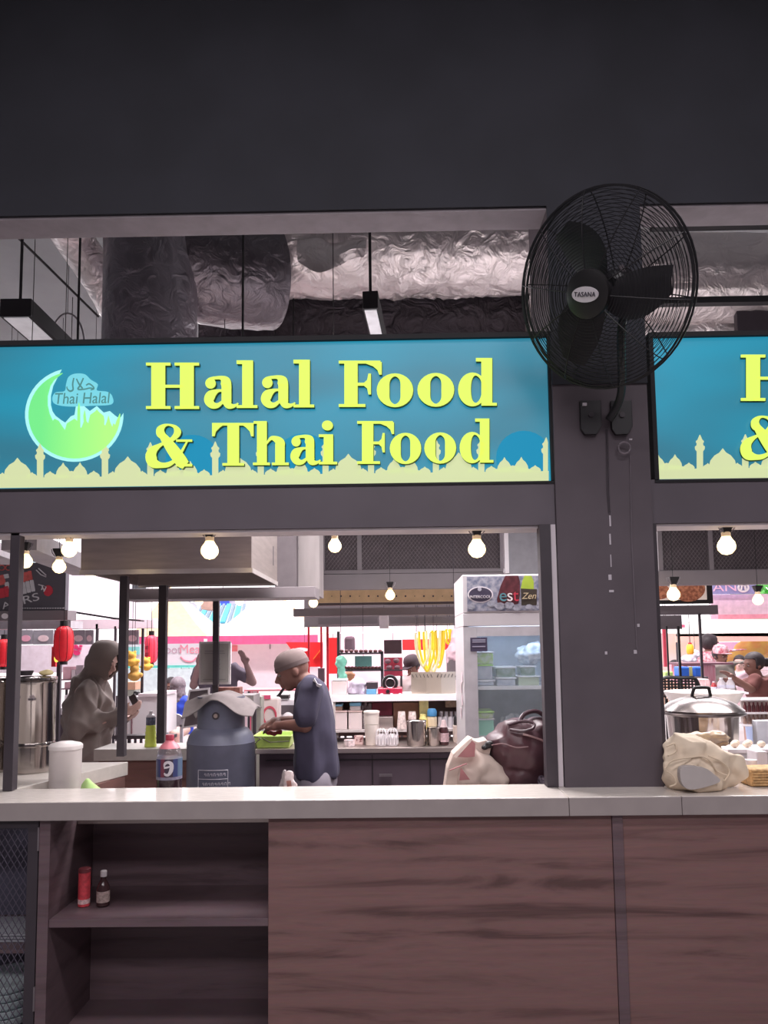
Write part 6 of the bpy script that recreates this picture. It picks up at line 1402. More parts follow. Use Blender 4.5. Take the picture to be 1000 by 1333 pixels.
def simple_person(name_label, Y, px_c, head, hr_, face, shirt_m, torso, arms, hair=None, skin=None, hairm=None, extra=None, legs=True, base_z=0.0, hat=None, hatm=None, vox=.014, trous=None, handy=True, lab2=None):
    """head=(px,py); torso=[(px,py,rx,ry,rz)...]; arms=[[(px,py,dy),(..),(..)],...] shoulder, elbow, wrist"""
    q = lambda px, py, dy=0.0: pt(px, py, Y+dy)
    t = thing('person', name_label, 'person', (q(px_c, 900).x, Y, base_z)); skin = skin or M_skin
    hc = q(*head); f = Vector(face).normalized(); up_ = Vector((0, 0, 1)); up_ = (up_-f*up_.dot(f)).normalized()
    hp, f, u, s = head_prims(hc, 0, f, up_, hr_)
    tx, ty = torso[0][0], torso[0][1]
    b = hp+[('c', hc-u*.08*hr_, q(tx, ty), .05, .06)]
    s0 = torso[0]; s1 = torso[-1]
    def sec_(sc): return [(q(s0[0], 0).x, Y, q(s0[0], s0[1]).z+s0[4]*.75, s0[2]*.45*sc, s0[3]*.6*sc)]+[(q(px, py).x, Y, q(px, py).z+(rz*.25 if (px, py) == (s0[0], s0[1]) else 0), rx*sc, ry*sc) for px, py, rx, ry, rz in torso]+[(q(s1[0], s1[1]).x, Y, q(s1[0], s1[1]).z-s1[4], s1[2]*sc, s1[3]*sc)]
    b.append(('l', sec_(.82)))
    lx = q(torso[-1][0], torso[-1][1])
    for s_2 in (-.09, .09):
        if legs == 'sit': b += [('c', lx+Vector((s_2, 0, -.05)), lx+Vector((s_2, -.4, -.08)), .08, .06), ('c', lx+Vector((s_2, -.4, -.08)), Vector((lx.x+s_2, Y-.42, .06)), .055, .04)]
        else: b += [('c', Vector((lx.x+s_2, Y, .85)), Vector((lx.x+s_2, Y, .48)), .085, .058), ('c', Vector((lx.x+s_2, Y, .48)), Vector((lx.x+s_2, Y+.01, .08)), .054, .04), ('c', Vector((lx.x+s_2, Y, .04)), Vector((lx.x+s_2, Y-.12, .035)), .04, .032)]
    for A in arms:
        P_ = [q(*a) for a in A]; b += [('c', P_[0], P_[1], .05, .04), ('c', P_[1], P_[2], .039, .026)]
        d = (P_[2]-P_[1]).normalized(); n_ = Vector((0, -.3, -1)); n_ = (n_-d*n_.dot(d)); n_ = n_.normalized() if n_.length > .1 else Vector((1, 0, 0))
        b += hand_prims(P_[2], d, n_, 1.05, .35)
    blob(b, 'body', skin, t, vox*.75, 3); eyes(hc, f, u, s, hr_, t)
    sh = [('l', sec_(1.0))]
    for A in arms:
        P_ = [q(*a) for a in A]; sh.append(('c', P_[0], P_[0].lerp(P_[1], .6), .068, .058))
    blob(sh, 'top', shirt_m, t, vox, 4, .012, 7)
    if trous:
        for s_2 in (-.09, .09):
            blob([('c', Vector((lx.x+s_2, Y, .9)), Vector((lx.x+s_2, Y, .48)), .11, .08), ('c', Vector((lx.x+s_2, Y, .48)), Vector((lx.x+s_2, Y+.01, .12)), .078, .06)], 'trouser_leg', trous, t, vox, 3)
    Mx = Matrix((s, f, u)).transposed()
    if hairm:
        hh = MB(); hh.ell(hc-f*.014*hr_+u*.014*hr_, (.088*hr_, .106*hr_, .098*hr_), 24, 16, Mx)
        for v in hh.v:
            w_ = v-hc
            if w_.dot(f) > .03*hr_ and w_.dot(u) < .045*hr_: v -= f*(w_.dot(f)-.025*hr_)
        hh.build('hair', hairm, t, smooth=True)
        if extra == 'pony':
            blob([('c', hc-f*.08, hc-f*.12-u*.005, .03, .045), ('e', hc-f*.15-u*.01, (.055, .05, .045)), ('c', hc-f*.16-u*.02, hc-f*.2-u*.06, .035, .02)], 'ponytail', hairm, t, .01, 3, .01, 20)
        if extra == 'long':
            blob([('c', hc-f*.03, hc-f*.03-u*.2, .085, .10), ('e', hc+u*.01-f*.01, (.088, .09, .09))], 'long_hair', hairm, t, .012, 3, .01, 15)
    if hatm:
        MB().lathe([(.092*hr_, -.005), (.092*hr_, .05), (.075*hr_, .09), (.04*hr_, .108), (0, .112)], hc+u*.02, 24, sy=1.1, M=Mx).build('cap', hatm, t, smooth=True)
        MB().prism([ellp(0, .1, .065, .07, 20)], lambda a, b_: hc+u*.022+s*a*hr_+f*b_*hr_, u*.008).build('brim', hatm, t)
    return t
M_hair = mat('dark_hair', (52, 42, 46), .6, var=.2, scale=40); M_hairg = mat('grey_brown_hair', (120, 108, 116), .6, var=.15, scale=40)
# person with raised arms, seen from behind, partly hidden by the notice
simple_person('person from behind in dark top raising both arms, half hidden by the framed notice', 7.0, 285, (284, 857), 1.0, (0, 1, 0), mat('dark_mauve_top', (92, 82, 96), .9), [(283, 880, .19, .11, .12), (284, 905, .17, .11, .16), (284, 930, .17, .12, .15)],
              [[(305, 872, 0), (329, 888, -.05), (321, 866, -.1)], [(262, 872, 0), (252, 892, -.05), (258, 868, -.1)]], skin=mat('greyish_tan_skin', (142, 112, 112), .6), hairm=M_hair, trous=mat('dark_trousers', (92, 80, 88), .9))  # skin has one greyish tan base colour
simple_person('seated person from behind with grey-brown hair and bright blue shirt', 8.6, 231, (232, 893), 1.0, (0, 1, 0), mat('royal_blue_shirt', (48, 76, 196), .8, var=.1), [(232, 913, .2, .12, .11), (231, 928, .19, .13, .14), (231, 942, .18, .15, .12)],
              [[(220, 913, 0), (216, 930, .1), (218, 936, .3)]], skin=M_skinl, hairm=M_hairg, legs='sit', extra='long')
simple_person('distant seated person with cropped dark hair above the blue shirt', 10.5, 224, (223, 892), 1.05, (.3, -1, -.2), mat('pale_pink_top', (226, 186, 196), .9), [(223, 912, .17, .11, .12), (223, 925, .17, .12, .14), (223, 935, .17, .12, .12)], [], hairm=M_hair, legs='sit')
simple_person('cook in a black cap bending behind the wind shield', 8.9, 536, (537, 866), 1.0, (-.6, -.7, -.45), mat('white_cook_shirt', (226, 212, 214), .9), [(534, 887, .2, .13, .12), (533, 905, .18, .13, .16), (533, 925, .18, .13, .16)],
              [[(524, 884, 0), (520, 902, -.1), (530, 905, -.25)]], hairm=M_hair, hatm=mat('black_cap_cloth', (66, 54, 60), .9))
# beyond the pillar
simple_person('woman in brown top with dark ponytail holding out both hands', 7.3, 990, (981, 863), .98, (-.97, -.2, -.1), mat('brown_top', (112, 66, 62), .85), [(988, 888, .12, .17, .11), (992, 905, .13, .17, .15), (996, 925, .14, .16, .14)],
              [[(984, 886, -.12), (978, 897, -.18), (958, 884, -.16)], [(986, 886, .12), (974, 893, .16), (953, 887, .12)]], hairm=M_hair, extra='pony', trous=mat('pale_jeans', (176, 190, 224), .9))
simple_person('person in red and white cap and olive jacket carrying a bag', 9.6, 940, (938, 852), 1.0, (.3, -.9, -.1), mat('olive_jacket', (126, 118, 112), .9), [(938, 868, .2, .13, .1), (938, 880, .19, .14, .14), (938, 895, .19, .14, .16)],
              [[(926, 868, 0), (922, 884, -.08), (932, 890, -.2)]], hatm=mat('red_white_cap', (170, 72, 88), .8, c2=(214, 190, 196), scale=20), hairm=M_hair, trous=mat('dark_trousers', (92, 80, 88), .9))
simple_person('person with dark cap and red plaid shirt behind the dark post', 11.0, 922, (923, 837), 1.25, (.7, .6, -.1), mat('plaid_shirt', (196, 70, 92), .9, c2=(226, 206, 212), scale=26), [(920, 855, .24, .14, .14), (920, 872, .22, .14, .18), (920, 890, .22, .14, .18)],
              [[(908, 856, 0), (904, 872, 0), (908, 878, -.2)]], hairm=M_hair, hatm=mat('black_cap_cloth', (66, 54, 60), .9))
simple_person('child-like figure in pink-white shirt with dark hair beyond the woman\'s hands', 10.6, 962, (963, 862), .95, (-.5, -.8, 0), mat('pink_white_top', (232, 196, 206), .9), [(963, 878, .16, .11, .1), (963, 892, .15, .11, .14), (963, 908, .16, .12, .14)],
              [[(954, 878, 0), (951, 892, 0), (953, 902, -.1)]], skin=M_skinl, hairm=M_hair)
simple_person('distant person with orange-pink skin tone top beside the dark slim posts', 11.5, 879, (880, 868), 1.0, (.5, -.8, 0), mat('peach_top', (232, 186, 160), .9), [(879, 882, .18, .12, .11), (879, 895, .17, .12, .14), (879, 908, .17, .12, .14)], [], hairm=M_hair) 

# ================================================================= BACKGROUND, FAR STALLS
def sx_(px0, px1, py0, py1, Y, dep, name, m, label, cat, group=None, bevel=0):
    return one(MB().pbox(px0, px1, py0, py1, Y, dep), name, m, label, cat, pt((px0+px1)/2, py1, Y), group, bevel=bevel)
M_pkw = mat('pinkish_white_wall', (244, 226, 234), .7, var=.02); M_wht = mat('bright_white', (248, 240, 245), .6, var=.01)
# big sushi billboard
sb = thing('sushi_billboard', 'dark grey billboard printed with sushi rolls and a tomato, dashed line below', 'billboard', pt(40, 796, 7.2))
MB().pbox(-90, 85, 733, 795, 7.2, .08).build('board', mat('chalk_grey', (88, 84, 92), .7, var=.08, scale=3), sb)
MB().pbox(-90, 88, 795.5, 808, 7.15, .2).build('lower_band', M_beam2, sb)
z_ = SP(7.193); T7 = (0, .006, 0); Wm = mat('print_white', (206, 204, 208), .6); Rm = mat('print_salmon', (206, 96, 92), .6, var=.15, scale=20); Rm2 = mat('print_red', (196, 54, 70), .6)
def rrect(cx, cy, w_, h_, a): 
    P = crom([(-w_/2, -h_/2), (0, -h_/2*1.05), (w_/2, -h_/2), (w_/2*1.05, 0), (w_/2, h_/2), (0, h_/2*1.05), (-w_/2, h_/2), (-w_/2*1.05, 0)], 3, True)
    return [(cx+x*math.cos(a)-y*math.sin(a), cy+x*math.sin(a)+y*math.cos(a)) for x, y in P]
for (x, y, mm) in ((29, 752, Rm), (34, 750.5, Rm), (39, 749, Rm), (31, 765.5, Wm), (36.5, 764, Wm), (42, 762.5, Wm)):
    MB().prism([rrect(x, y, 4.6, 11 if mm is Rm else 14, -.16)], z_, T7).build('sushi_print', mm, sb)
for (x, y, w_, h_, mm) in ((2, 755, 8, 12, Rm), (9, 762, 5, 8, Wm), (2, 772, 7, 12, Rm2), (9, 770, 6, 13, Rm2), (8, 750, 6, 5, Wm), (-12, 760, 9, 14, Wm), (-22, 770, 9, 14, Rm)):
    MB().prism([rrect(x, y, w_, h_, -.2)], z_, T7).build('sushi_print', mm, sb)
for cx in (2, 11): MB().prism([ellp(cx, 739, 4.6, 3.8, 20), ellp(cx, 739, 3.4, 2.7, 20)], z_, T7).build('roll_print', Rm, sb)
MB().prism([crom([(57, 768), (59, 763), (64, 762), (68, 766), (68, 772), (63, 776), (58, 774)], 4, True)], z_, T7).build('tomato_print', Rm2, sb)
for P_ in ([(50, 761), (54, 762), (57, 768)], [(54, 768), (56, 762), (60, 764), (57, 770)], [(47, 742), (53, 748), (60, 751)], [(50, 740), (60, 749)]):
    MB().tube([pt(x, y, 7.19) for x, y in P_], .006, 5).build('line_print', Wm, sb)
dl = MB()
for i in range(17): dl.pbox(28+i*3.3, 30.2+i*3.3, 791, 792.4, 7.19, .005)
dl.build('dashed_line', Wm, sb)
tt = text('RS', 'lettering', Wm, pt(40, 779.5, 7.188), .11, sb, sx=1.5); tt.rotation_euler = (PI/2, -.25, 0)
tt = text('A', 'lettering', Wm, pt(8, 788, 7.188), .09, sb, sx=1.5); tt.rotation_euler = (PI/2, -.35, 0)
MB().prism([ellp(6, 802, 4.2, 3.6, 16)], SP(7.14), (0, .008, 0)).build('round_badge', M_white, sb)
sx_(-90, 92, 809, 819, 7.5, .3, 'stall_fascia', mat('silver_fascia', (176, 172, 178), .4), 'silver fascia strip below the sushi billboard', 'fascia')
sx_(-90, 66, 719, 732, 11.5, .1, 'sky_strip', mat('cyan_sky_tone', (120, 206, 232), .6, c2=(236, 240, 246), scale=.8), 'cyan and white panel standing in for sky above the sushi billboard', 'banner')  # panel coloured to stand in for a strip of sky
one(MB().bar(pt(25, 704, 3.9), pt(112, 740, 5.2), .18, .10), 'slanting_beam', mat('pale_beam', (176, 168, 174), .6), 'pale slanting beam running back beside the hood', 'beam', pt(70, 722, 4.5))
one(MB().bar(pt(-30, 712, 4.4), pt(16, 728, 5.2), .20, .08), 'slanting_beam', mat('pale_beam', (176, 168, 174), .6), 'pale slanting beam cut by the picture edge above the urns', 'beam', pt(0, 720, 4.6))
# brightly lit white walls, their brightness put in as emission
M_lp = glow('glowing_white_wall', (252, 236, 246), 1.15)
t = thing('glowing_wall_panel', 'large brightly lit white wall panel, made to glow, beside the sushi billboard', 'panel', pt(120, 800, 8.0), 'glowing white wall panels')
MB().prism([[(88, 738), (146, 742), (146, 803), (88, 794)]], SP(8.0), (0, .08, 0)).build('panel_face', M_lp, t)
MB().prism([[(88, 794.5), (146, 803.5), (146, 806), (88, 797)]], SP(7.98), (0, .12, 0)).build('lower_edge', M_dark, t)
t = thing('glowing_wall_panel', 'narrow brightly lit white wall panel, made to glow, between the two dark posts', 'panel', pt(175, 806, 8.0), 'glowing white wall panels')
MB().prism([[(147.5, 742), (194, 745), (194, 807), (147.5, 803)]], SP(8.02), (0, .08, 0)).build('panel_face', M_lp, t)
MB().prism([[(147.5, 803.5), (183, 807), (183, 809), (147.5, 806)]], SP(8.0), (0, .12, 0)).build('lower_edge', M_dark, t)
MB().pbox(172, 190, 759, 774, 7.95, .03).build('grey_plate', mat('plate_grey', (160, 166, 172), .5), t)
sx_(80, 200, 806, 818, 8.6, .3, 'stall_canopy', M_pkw, 'pinkish white canopy edge under the glowing wall panels', 'canopy')
# menu boards
for i, (a, b) in enumerate(((-20, 10), (25, 42), (43.5, 69), (94, 110), (111.5, 121), (164, 180))):
    nm = ['behind the black post, cut by the picture edge', 'just beside the black post', 'beside the large red lantern', 'on the far side of the large red lantern', 'above the hood of the jacket', 'behind the yellow plush toys'][i]
    t = thing('menu_board', 'small grey picture menu board '+nm, 'menu board', pt((a+b)/2, 839, 8.9), 'picture menu boards')
    MB().pbox(a, b, 820, 839, 8.9, .04).build('board', mat('menu_grey', (150, 146, 154), .5), t)
    MB().prism([ellp((a+b)/2, 831, min(7, (b-a)*.36), 4.2, 18)], SP(8.895), (0, .004, 0)).build('food_print', mat('dish_pale', (232, 206, 210), .5, var=.15, scale=10) if i != 1 else mat('dish_pink', (236, 170, 190), .5), t)
t = thing('market_stall', 'bright pinkish white stall front with magenta flower print behind the lantern', 'stall', pt(60, 900, 9.2))
MB().pbox(-90, 132, 840, 876, 9.2, .1).build('front_panel', mat('pinkish_white_front', (250, 232, 242), .6), t)  # plain pinkish white base colour without emission
for (x, y, r_) in ((98, 842, 4), (103, 845, 3), (100, 850, 4.5), (96, 848, 3), (105, 841, 2.2)): MB().prism([ellp(x, y, r_, r_*.7, 10)], SP(9.19), (0, .006, 0)).build('flower_print', mat('magenta_print', (226, 60, 120), .5), t)
bxm = [mat('shelf_box_pink', (236, 190, 200), .6), mat('shelf_box_white', (238, 226, 230), .6), mat('shelf_box_grey', (190, 176, 184), .6)]
t = thing('display_shelf', 'pink and white goods shelf behind the hooded person', 'shelf', pt(110, 905, 8.8))
for y in (884, 896): MB().pbox(78, 130, y, y+1.6, 8.8, .3).build('shelf_board', mat('shelf_line', (150, 120, 130), .6), t)
for i, (a, b, y0, y1) in enumerate(((82, 92, 868, 884), (93, 98, 872, 884), (99, 108, 866, 884), (84, 96, 888, 896), (98, 109, 889, 896))):
    sx_(a, b, y0, y1-.2, 8.82, .15, 'goods_box', bxm[i % 3], ['pink box on the goods shelf, beside the slim dark post', 'thin white box in the middle of the goods shelf', 'tall grey box on the goods shelf at the hooded shoulder', 'low pink box on the lower goods shelf, nearest the post', 'low white box on the lower goods shelf, nearest the shoulder'][i], 'box', 'boxes on the goods shelf')
counter('far_counter', pt(66, 915, 7.7).x-.9, pt(124, 915, 7.7).x, 7.7, 8.2, 1.0, 'white topped dark counter behind the steel urns', front=dk, topm=M_wht)
sx_(84, 112, 905, 913, 7.9, .2, 'paper_pile', mat('paper_pile', (214, 206, 210), .7, var=.12, scale=9), 'low pile of papers on the far white counter', 'papers')
# lanterns
def lantern(px, py0, py1, rpx, Y, label, m_, tassel=True, chars=False):
    zt_ = pt(px, py0, Y).z; zb_ = pt(px, py1, Y).z; r = rpx*Y/F; H = zt_-zb_; c = Vector((pt(px, (py0+py1)/2, Y).x, Y, zb_))
    t = thing('paper_lantern', label, 'lantern', c, 'red paper lanterns'); pf = []
    for i in range(15):
        u = i/14; s_ = (1-abs(2*u-1)**3.2)**.5*.62+.38; pf.append((r*s_*(.975 if i % 2 else 1.0), H*u))
    MB().lathe(pf, c, 24).build('shade', m_, t, smooth=True)
    MB().lathe([(r*.42, H), (r*.42, H+.05)], c, 16).build('top_cap', M_blk, t); MB().lathe([(r*.42, -.03), (r*.42, 0)], c, 16).build('bottom_cap', M_blk, t)
    MB().cyl(c+Vector((0, 0, H+.05)), Vector((c.x, c.y, 5.08)), .004, n=6).build('cord', M_blk, t)
    for q in range(8):
        a = 2*PI*q/8; MB().tube([c+Vector((p_[0]*1.01*math.cos(a), p_[0]*1.01*math.sin(a), p_[1])) for p_ in pf], .003, 4).build('rib', mat('lantern_rib', (150, 24, 36), .5), t)
    if chars:
        for dz in (.3, .55): MB().tube([c+Vector((-.5*r, -r*.9, H*(dz+.06))), c+Vector((-.2*r, -r, H*(dz+.06))), c+Vector((-.2*r, -r, H*(dz-.05))), c+Vector((-.5*r, -r*.9, H*(dz-.05)))], .006, 5, True).build('character_print', mat('char_red', (170, 24, 50), .5), t)
    return t
M_lan = mat('lantern_red', (212, 30, 44), .55, emit=.25); M_lan2 = mat('lantern_pink', (226, 62, 86), .55, emit=.45)
lantern(83, 815, 861, 12.5, 7.02, 'large red paper lantern with black cap beneath the sushi billboard', M_lan)
lantern(5, 832, 868, 10, 8.0, 'red paper lantern half hidden by the black post at the picture edge', M_lan)
lantern(197, 827, 863, 8.5, 8.4, 'pinkish red paper lantern with character prints between the two posts', M_lan2, chars=True)
lt = one(MB().ell(pt(73.5, 857, 7.25), (.022, .022, .04), 12, 8), 'lantern_flame_lamp', glow('yellow_lamp', (255, 214, 90), 1.4), 'small glowing yellow lamp beside the large lantern', 'lamp', pt(73.5, 862, 7.25), smooth=True)
sx_(67, 72.5, 842, 868, 7.5, .03, 'red_strip_flag', M_red, 'narrow red hanging flag beside the large lantern', 'flag')
# plush toys
def plush(px, py, Y, s, label, c_):
    p = pt(px, py, Y); o = blob([('e', p, (.06*s, .05*s, .05*s)), ('e', p+Vector((.0, 0, .07*s)), (.045*s, .04*s, .042*s)), ('e', p+Vector((-.03*s, 0, .11*s)), (.016*s,)*3), ('e', p+Vector((.03*s, 0, .11*s)), (.016*s,)*3), ('e', p+Vector((-.06*s, 0, .0)), (.025*s,)*3), ('e', p+Vector((.06*s, 0, .01*s)), (.025*s,)*3)], 'plush_toy', c_, None, .01*s, 2, origin=p)
    o['label'] = label; o['category'] = 'toy'; o['group'] = 'hanging plush toys'
M_pl = mat('yellow_plush', (240, 186, 84), .9); M_pl2 = mat('mustard_plush', (206, 160, 84), .9)
plush(172, 862, 7.9, 1.0, 'yellow plush toy hanging beside the dark square post, topmost', M_pl)
plush(191, 868, 8.3, .9, 'yellow plush toy hanging under the pink lantern', M_pl)
plush(175, 880, 7.9, 1.1, 'mustard plush toy hanging below the others', M_pl2)
sx_(163, 176, 888, 898, 8.3, .2, 'peach_box', mat('peach_box', (226, 180, 150), .7), 'peach box under the mustard plush toy', 'box')
sx_(163, 175, 898.3, 906, 8.3, .2, 'grey_box', mat('sage_box', (170, 176, 166), .7), 'sage grey box under the peach box', 'box')
# white till cabinet in the middle
t = thing('white_cabinet', 'white till cabinet behind the green bottle with a pink side', 'cabinet', pt(190, 958, 6.2))
MB().pbox(166, 207, 907, 958, 6.2, .5).build('cabinet_body', M_wht, t); MB().pbox(160, 166, 930, 958, 6.25, .4).build('pink_side', mat('pink_side', (236, 180, 190), .6), t); MB().pbox(170.5, 172, 925, 957, 6.19, .01).build('edge_strip', mat('edge_mauve', (150, 110, 120), .6), t)
MB().pbox(180, 207, 903, 906.8, 6.15, .5).build('top', M_pkw, t)
sx_(148, 225, 957.5, 962, 5.0, .1, 'dark_rail', M_dark, 'dark rail just behind the middle counter', 'rail')
t = thing('mouse_lamp', 'small dark round object on the white cabinet', 'object', pt(178, 905, 6.3)); MB().ell(pt(178, 902, 6.3), (.028, .03, .02), 14, 8).build('dome', M_blk, t, smooth=True); MB().cyl(pt(178, 905, 6.3), pt(178, 907, 6.3), .03, n=12).build('base', M_wht, t)
# white chair with arched back, pink seats
t = thing('white_chair', 'white plastic chair with arched back behind the blue-shirted person', 'chair', pt(226, 945, 7.6))
P_ = crom([(213, 946), (213, 934), (220, 929), (232, 930), (239, 936), (239, 946)], 4)
MB().prism([P_], SP(7.6), (0, .03, 0)).build('backrest', mat('white_plastic', (206, 200, 210), .5), t, bevel=.005)
A = pt(214, 948, 7.6); B = pt(238, 948, 7.6); MB().box(A.x, B.x, 7.62, 8.05, .42, .45).build('seat', mat('pink_seat', (232, 130, 150), .5), t, bevel=.01)
for x in (A.x+.01, B.x-.03):
    for y in (7.63, 8.02): MB().box(x, x+.025, y, y+.025, 0, .42).build('leg', mat('white_plastic', (206, 200, 210), .5), t)
    MB().box(x, x+.03, 7.6, 7.63, .45, pt(226, 945, 7.6).z+.02).build('back_post', mat('white_plastic', (206, 200, 210), .5), t)
# tents, banner stall, walls outdoors
def tent(ax, ay, x0, x1, yb_, Y, label, ca, cb, val):
    ap = pt(ax, ay, Y+1.3); A = pt(x0, yb_, Y); B = pt(x1, yb_, Y); dpt = 2.6
    t = thing('market_tent', label, 'tent', ((A.x+B.x)/2, Y, A.z-.2), 'market tents outdoors')
    Cc = [Vector((A.x, Y, A.z)), Vector((B.x, Y, A.z)), Vector((B.x, Y+dpt, A.z)), Vector((A.x, Y+dpt, A.z))]
    for i in range(4):
        a, b = Cc[i], Cc[(i+1) % 4]; vs = []; n = 8
        for j in range(n+1):
            u = j/n; s_ = (1-u)**1.35 if True else 1-u
            for q in range(7):
                w_ = q/6; base = a.lerp(b, w_); p = Vector((ap.x+(base.x-ap.x)*(1-u), ap.y+(base.y-ap.y)*(1-u), base.z+(ap.z-base.z)*(1-(1-u)**.85 if False else u**1.25))); vs.append(p)
        fs = [(j*7+q, j*7+q+1, (j+1)*7+q+1, (j+1)*7+q) for j in range(n) for q in range(6)]
        MB().add(vs, fs).build('roof_panel', ca if i % 2 == 0 else cb, t, smooth=True)
    if val:
        for i in range(4):
            a, b = Cc[i], Cc[(i+1) % 4]; MB().add([a, b, b-Vector((0, 0, .16)), a-Vector((0, 0, .16))], [(0, 1, 2, 3)]).build('valance', val, t)
    for cc_ in Cc: MB().box(cc_.x-.03, cc_.x+.03, cc_.y-.03, cc_.y+.03, 0, cc_.z-.05).build('post', M_wht, t)
    return t
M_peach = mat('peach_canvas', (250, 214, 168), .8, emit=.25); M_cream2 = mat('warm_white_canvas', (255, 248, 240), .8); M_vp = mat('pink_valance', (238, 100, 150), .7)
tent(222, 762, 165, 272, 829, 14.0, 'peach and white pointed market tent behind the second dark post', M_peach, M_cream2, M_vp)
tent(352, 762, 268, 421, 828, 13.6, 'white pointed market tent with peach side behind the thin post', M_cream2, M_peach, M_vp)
t = thing('banner_stall', 'white and teal stall banner with faded pink lettering and smile outdoors', 'banner', pt(260, 900, 13.0))
MB().pbox(150, 300, 838, 866, 13.0, .1).build('banner_face', mat('banner_white', (250, 232, 240), .6, c2=(232, 246, 250), scale=.7), t)
MB().pbox(150, 262, 866.3, 870, 12.98, .1).build('teal_stripe', mat('teal_stripe', (120, 226, 212), .6), t)
MB().pbox(150, 300, 870.3, 905, 13.0, .1).build('lower_face', mat('pale_aqua', (232, 244, 248), .6), t)
Mp1 = mat('faded_grey_print', (206, 170, 186), .6); Mp2 = mat('faded_pink_print', (244, 150, 170), .6)
text('Hoot', 'lettering', Mp1, pt(220, 846, 12.97), .2, t); text('Mea', 'lettering', Mp2, pt(247, 845.5, 12.97), .22, t)
sm_ = MB(); sm_.tube(crom([pt(235, 855, 12.97), pt(241, 860, 12.97), pt(250, 861, 12.97), pt(256, 856, 12.97)], 4), .015, 5); sm_.build('smile_print', Mp2, t)
MB().pbox(166, 181, 842, 852, 12.9, .05).build('teal_block', mat('teal_block', (150, 226, 220), .6), t)
t = thing('white_tent_wall', 'blank pinkish white tent wall outdoors behind the man', 'wall panel', pt(370, 905, 14.5)); MB().pbox(296, 425, 830, 900, 14.5, .1).build('sheet', M_pkw, t)
MB().pbox(302, 309, 840, 848, 14.48, .02).build('small_label', mat('coral_label', (236, 130, 140), .6), t); MB().pbox(351, 352, 838, 845, 14.48, .02).build('hook_print', mat('hook_grey', (120, 110, 120), .6), t)
sx_(318, 400, 897.5, 899.5, 8.5, .4, 'pink_table_edge', mat('coral_edge', (226, 140, 150), .6), 'thin pink table edge beyond the man', 'table')
sx_(318, 336, 900, 960, 8.8, .05, 'striped_panel', mat('striped_pink', (240, 120, 150), .6, c2=(248, 236, 240), scale=9, stretch=(6, 1, .1), lo=.48, hi=.52), 'pink and white striped panel below the pink table edge', 'panel')
# blue-roofed building outdoors
t = thing('blue_roof_shed', 'low shed with pale roof striped in turquoise between the tents', 'building', pt(285, 812, 20))
vs = [pt(246, 812, 20), pt(318, 812, 20), pt(322, 788, 22), pt(262, 788, 22)]; MB().add(vs+[v-Vector((0, 0, .1)) for v in vs], [(0, 1, 2, 3), (7, 6, 5, 4), (0, 4, 5, 1), (1, 5, 6, 2), (2, 6, 7, 3), (3, 7, 4, 0)]).build('roof', mat('pale_roof', (226, 240, 244), .6), t)
for i in range(9):
    u = (i+.5)/9; a = vs[0].lerp(vs[1], u); b = vs[3].lerp(vs[2], u); MB().bar(a+Vector((0, -.02, .04)), b+Vector((0, -.02, .04)), .13 if i % 2 else .07, .03).build('roof_rib', mat('turquoise_rib', (70, 176, 206), .6) if i % 2 else mat('grey_rib', (120, 140, 160), .6), t)
MB().pbox(255, 320, 780, 788, 22.4, 2).build('upper_wall', mat('lilac_wall', (206, 200, 216), .7), t)
MB().pbox(286, 298, 779, 788, 22.2, .1).build('blue_sign', mat('blue_sign', (60, 86, 206), .6), t)
sx_(262, 277, 779, 793, 12.0, .5, 'hanging_crate', mat('tan_crate', (206, 170, 156), .7), 'tan hanging crate beside the thin post, between two small bulbs', 'crate')
t = thing('scaffold', 'faint grey scaffold frame outdoors above the first tent', 'scaffold', pt(246, 800, 21))
for x in (238, 246, 254): MB().bar(pt(x, 800, 21), pt(x, 775, 21), .08).build('upright', mat('pale_steel', (190, 190, 200), .6), t)
for y in (779, 787, 795): MB().bar(pt(236, y, 21), pt(258, y-2, 21), .06).build('ledger', mat('pale_steel', (190, 190, 200), .6), t)
# red boards behind the man
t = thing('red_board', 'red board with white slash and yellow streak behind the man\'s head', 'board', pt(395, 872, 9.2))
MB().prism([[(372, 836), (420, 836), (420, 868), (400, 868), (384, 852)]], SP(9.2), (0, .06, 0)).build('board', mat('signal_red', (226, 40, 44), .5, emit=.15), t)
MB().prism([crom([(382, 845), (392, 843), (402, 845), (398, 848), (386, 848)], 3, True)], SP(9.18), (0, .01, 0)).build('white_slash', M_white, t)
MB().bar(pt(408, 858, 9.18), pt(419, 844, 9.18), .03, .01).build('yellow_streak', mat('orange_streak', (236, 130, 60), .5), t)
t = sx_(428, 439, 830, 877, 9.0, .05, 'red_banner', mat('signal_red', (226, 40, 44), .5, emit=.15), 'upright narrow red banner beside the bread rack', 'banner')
sx_(428, 432, 822, 884, 8.7, .04, 'red_frame_post', M_red, 'thin red frame edge beside the narrow red banner', 'post') if False else None
sx_(414, 422, 870, 888, 8.3, .1, 'dark_stand', mat('mauve_stand', (110, 84, 96), .6), 'dark mauve stand behind the man\'s collar', 'stand')
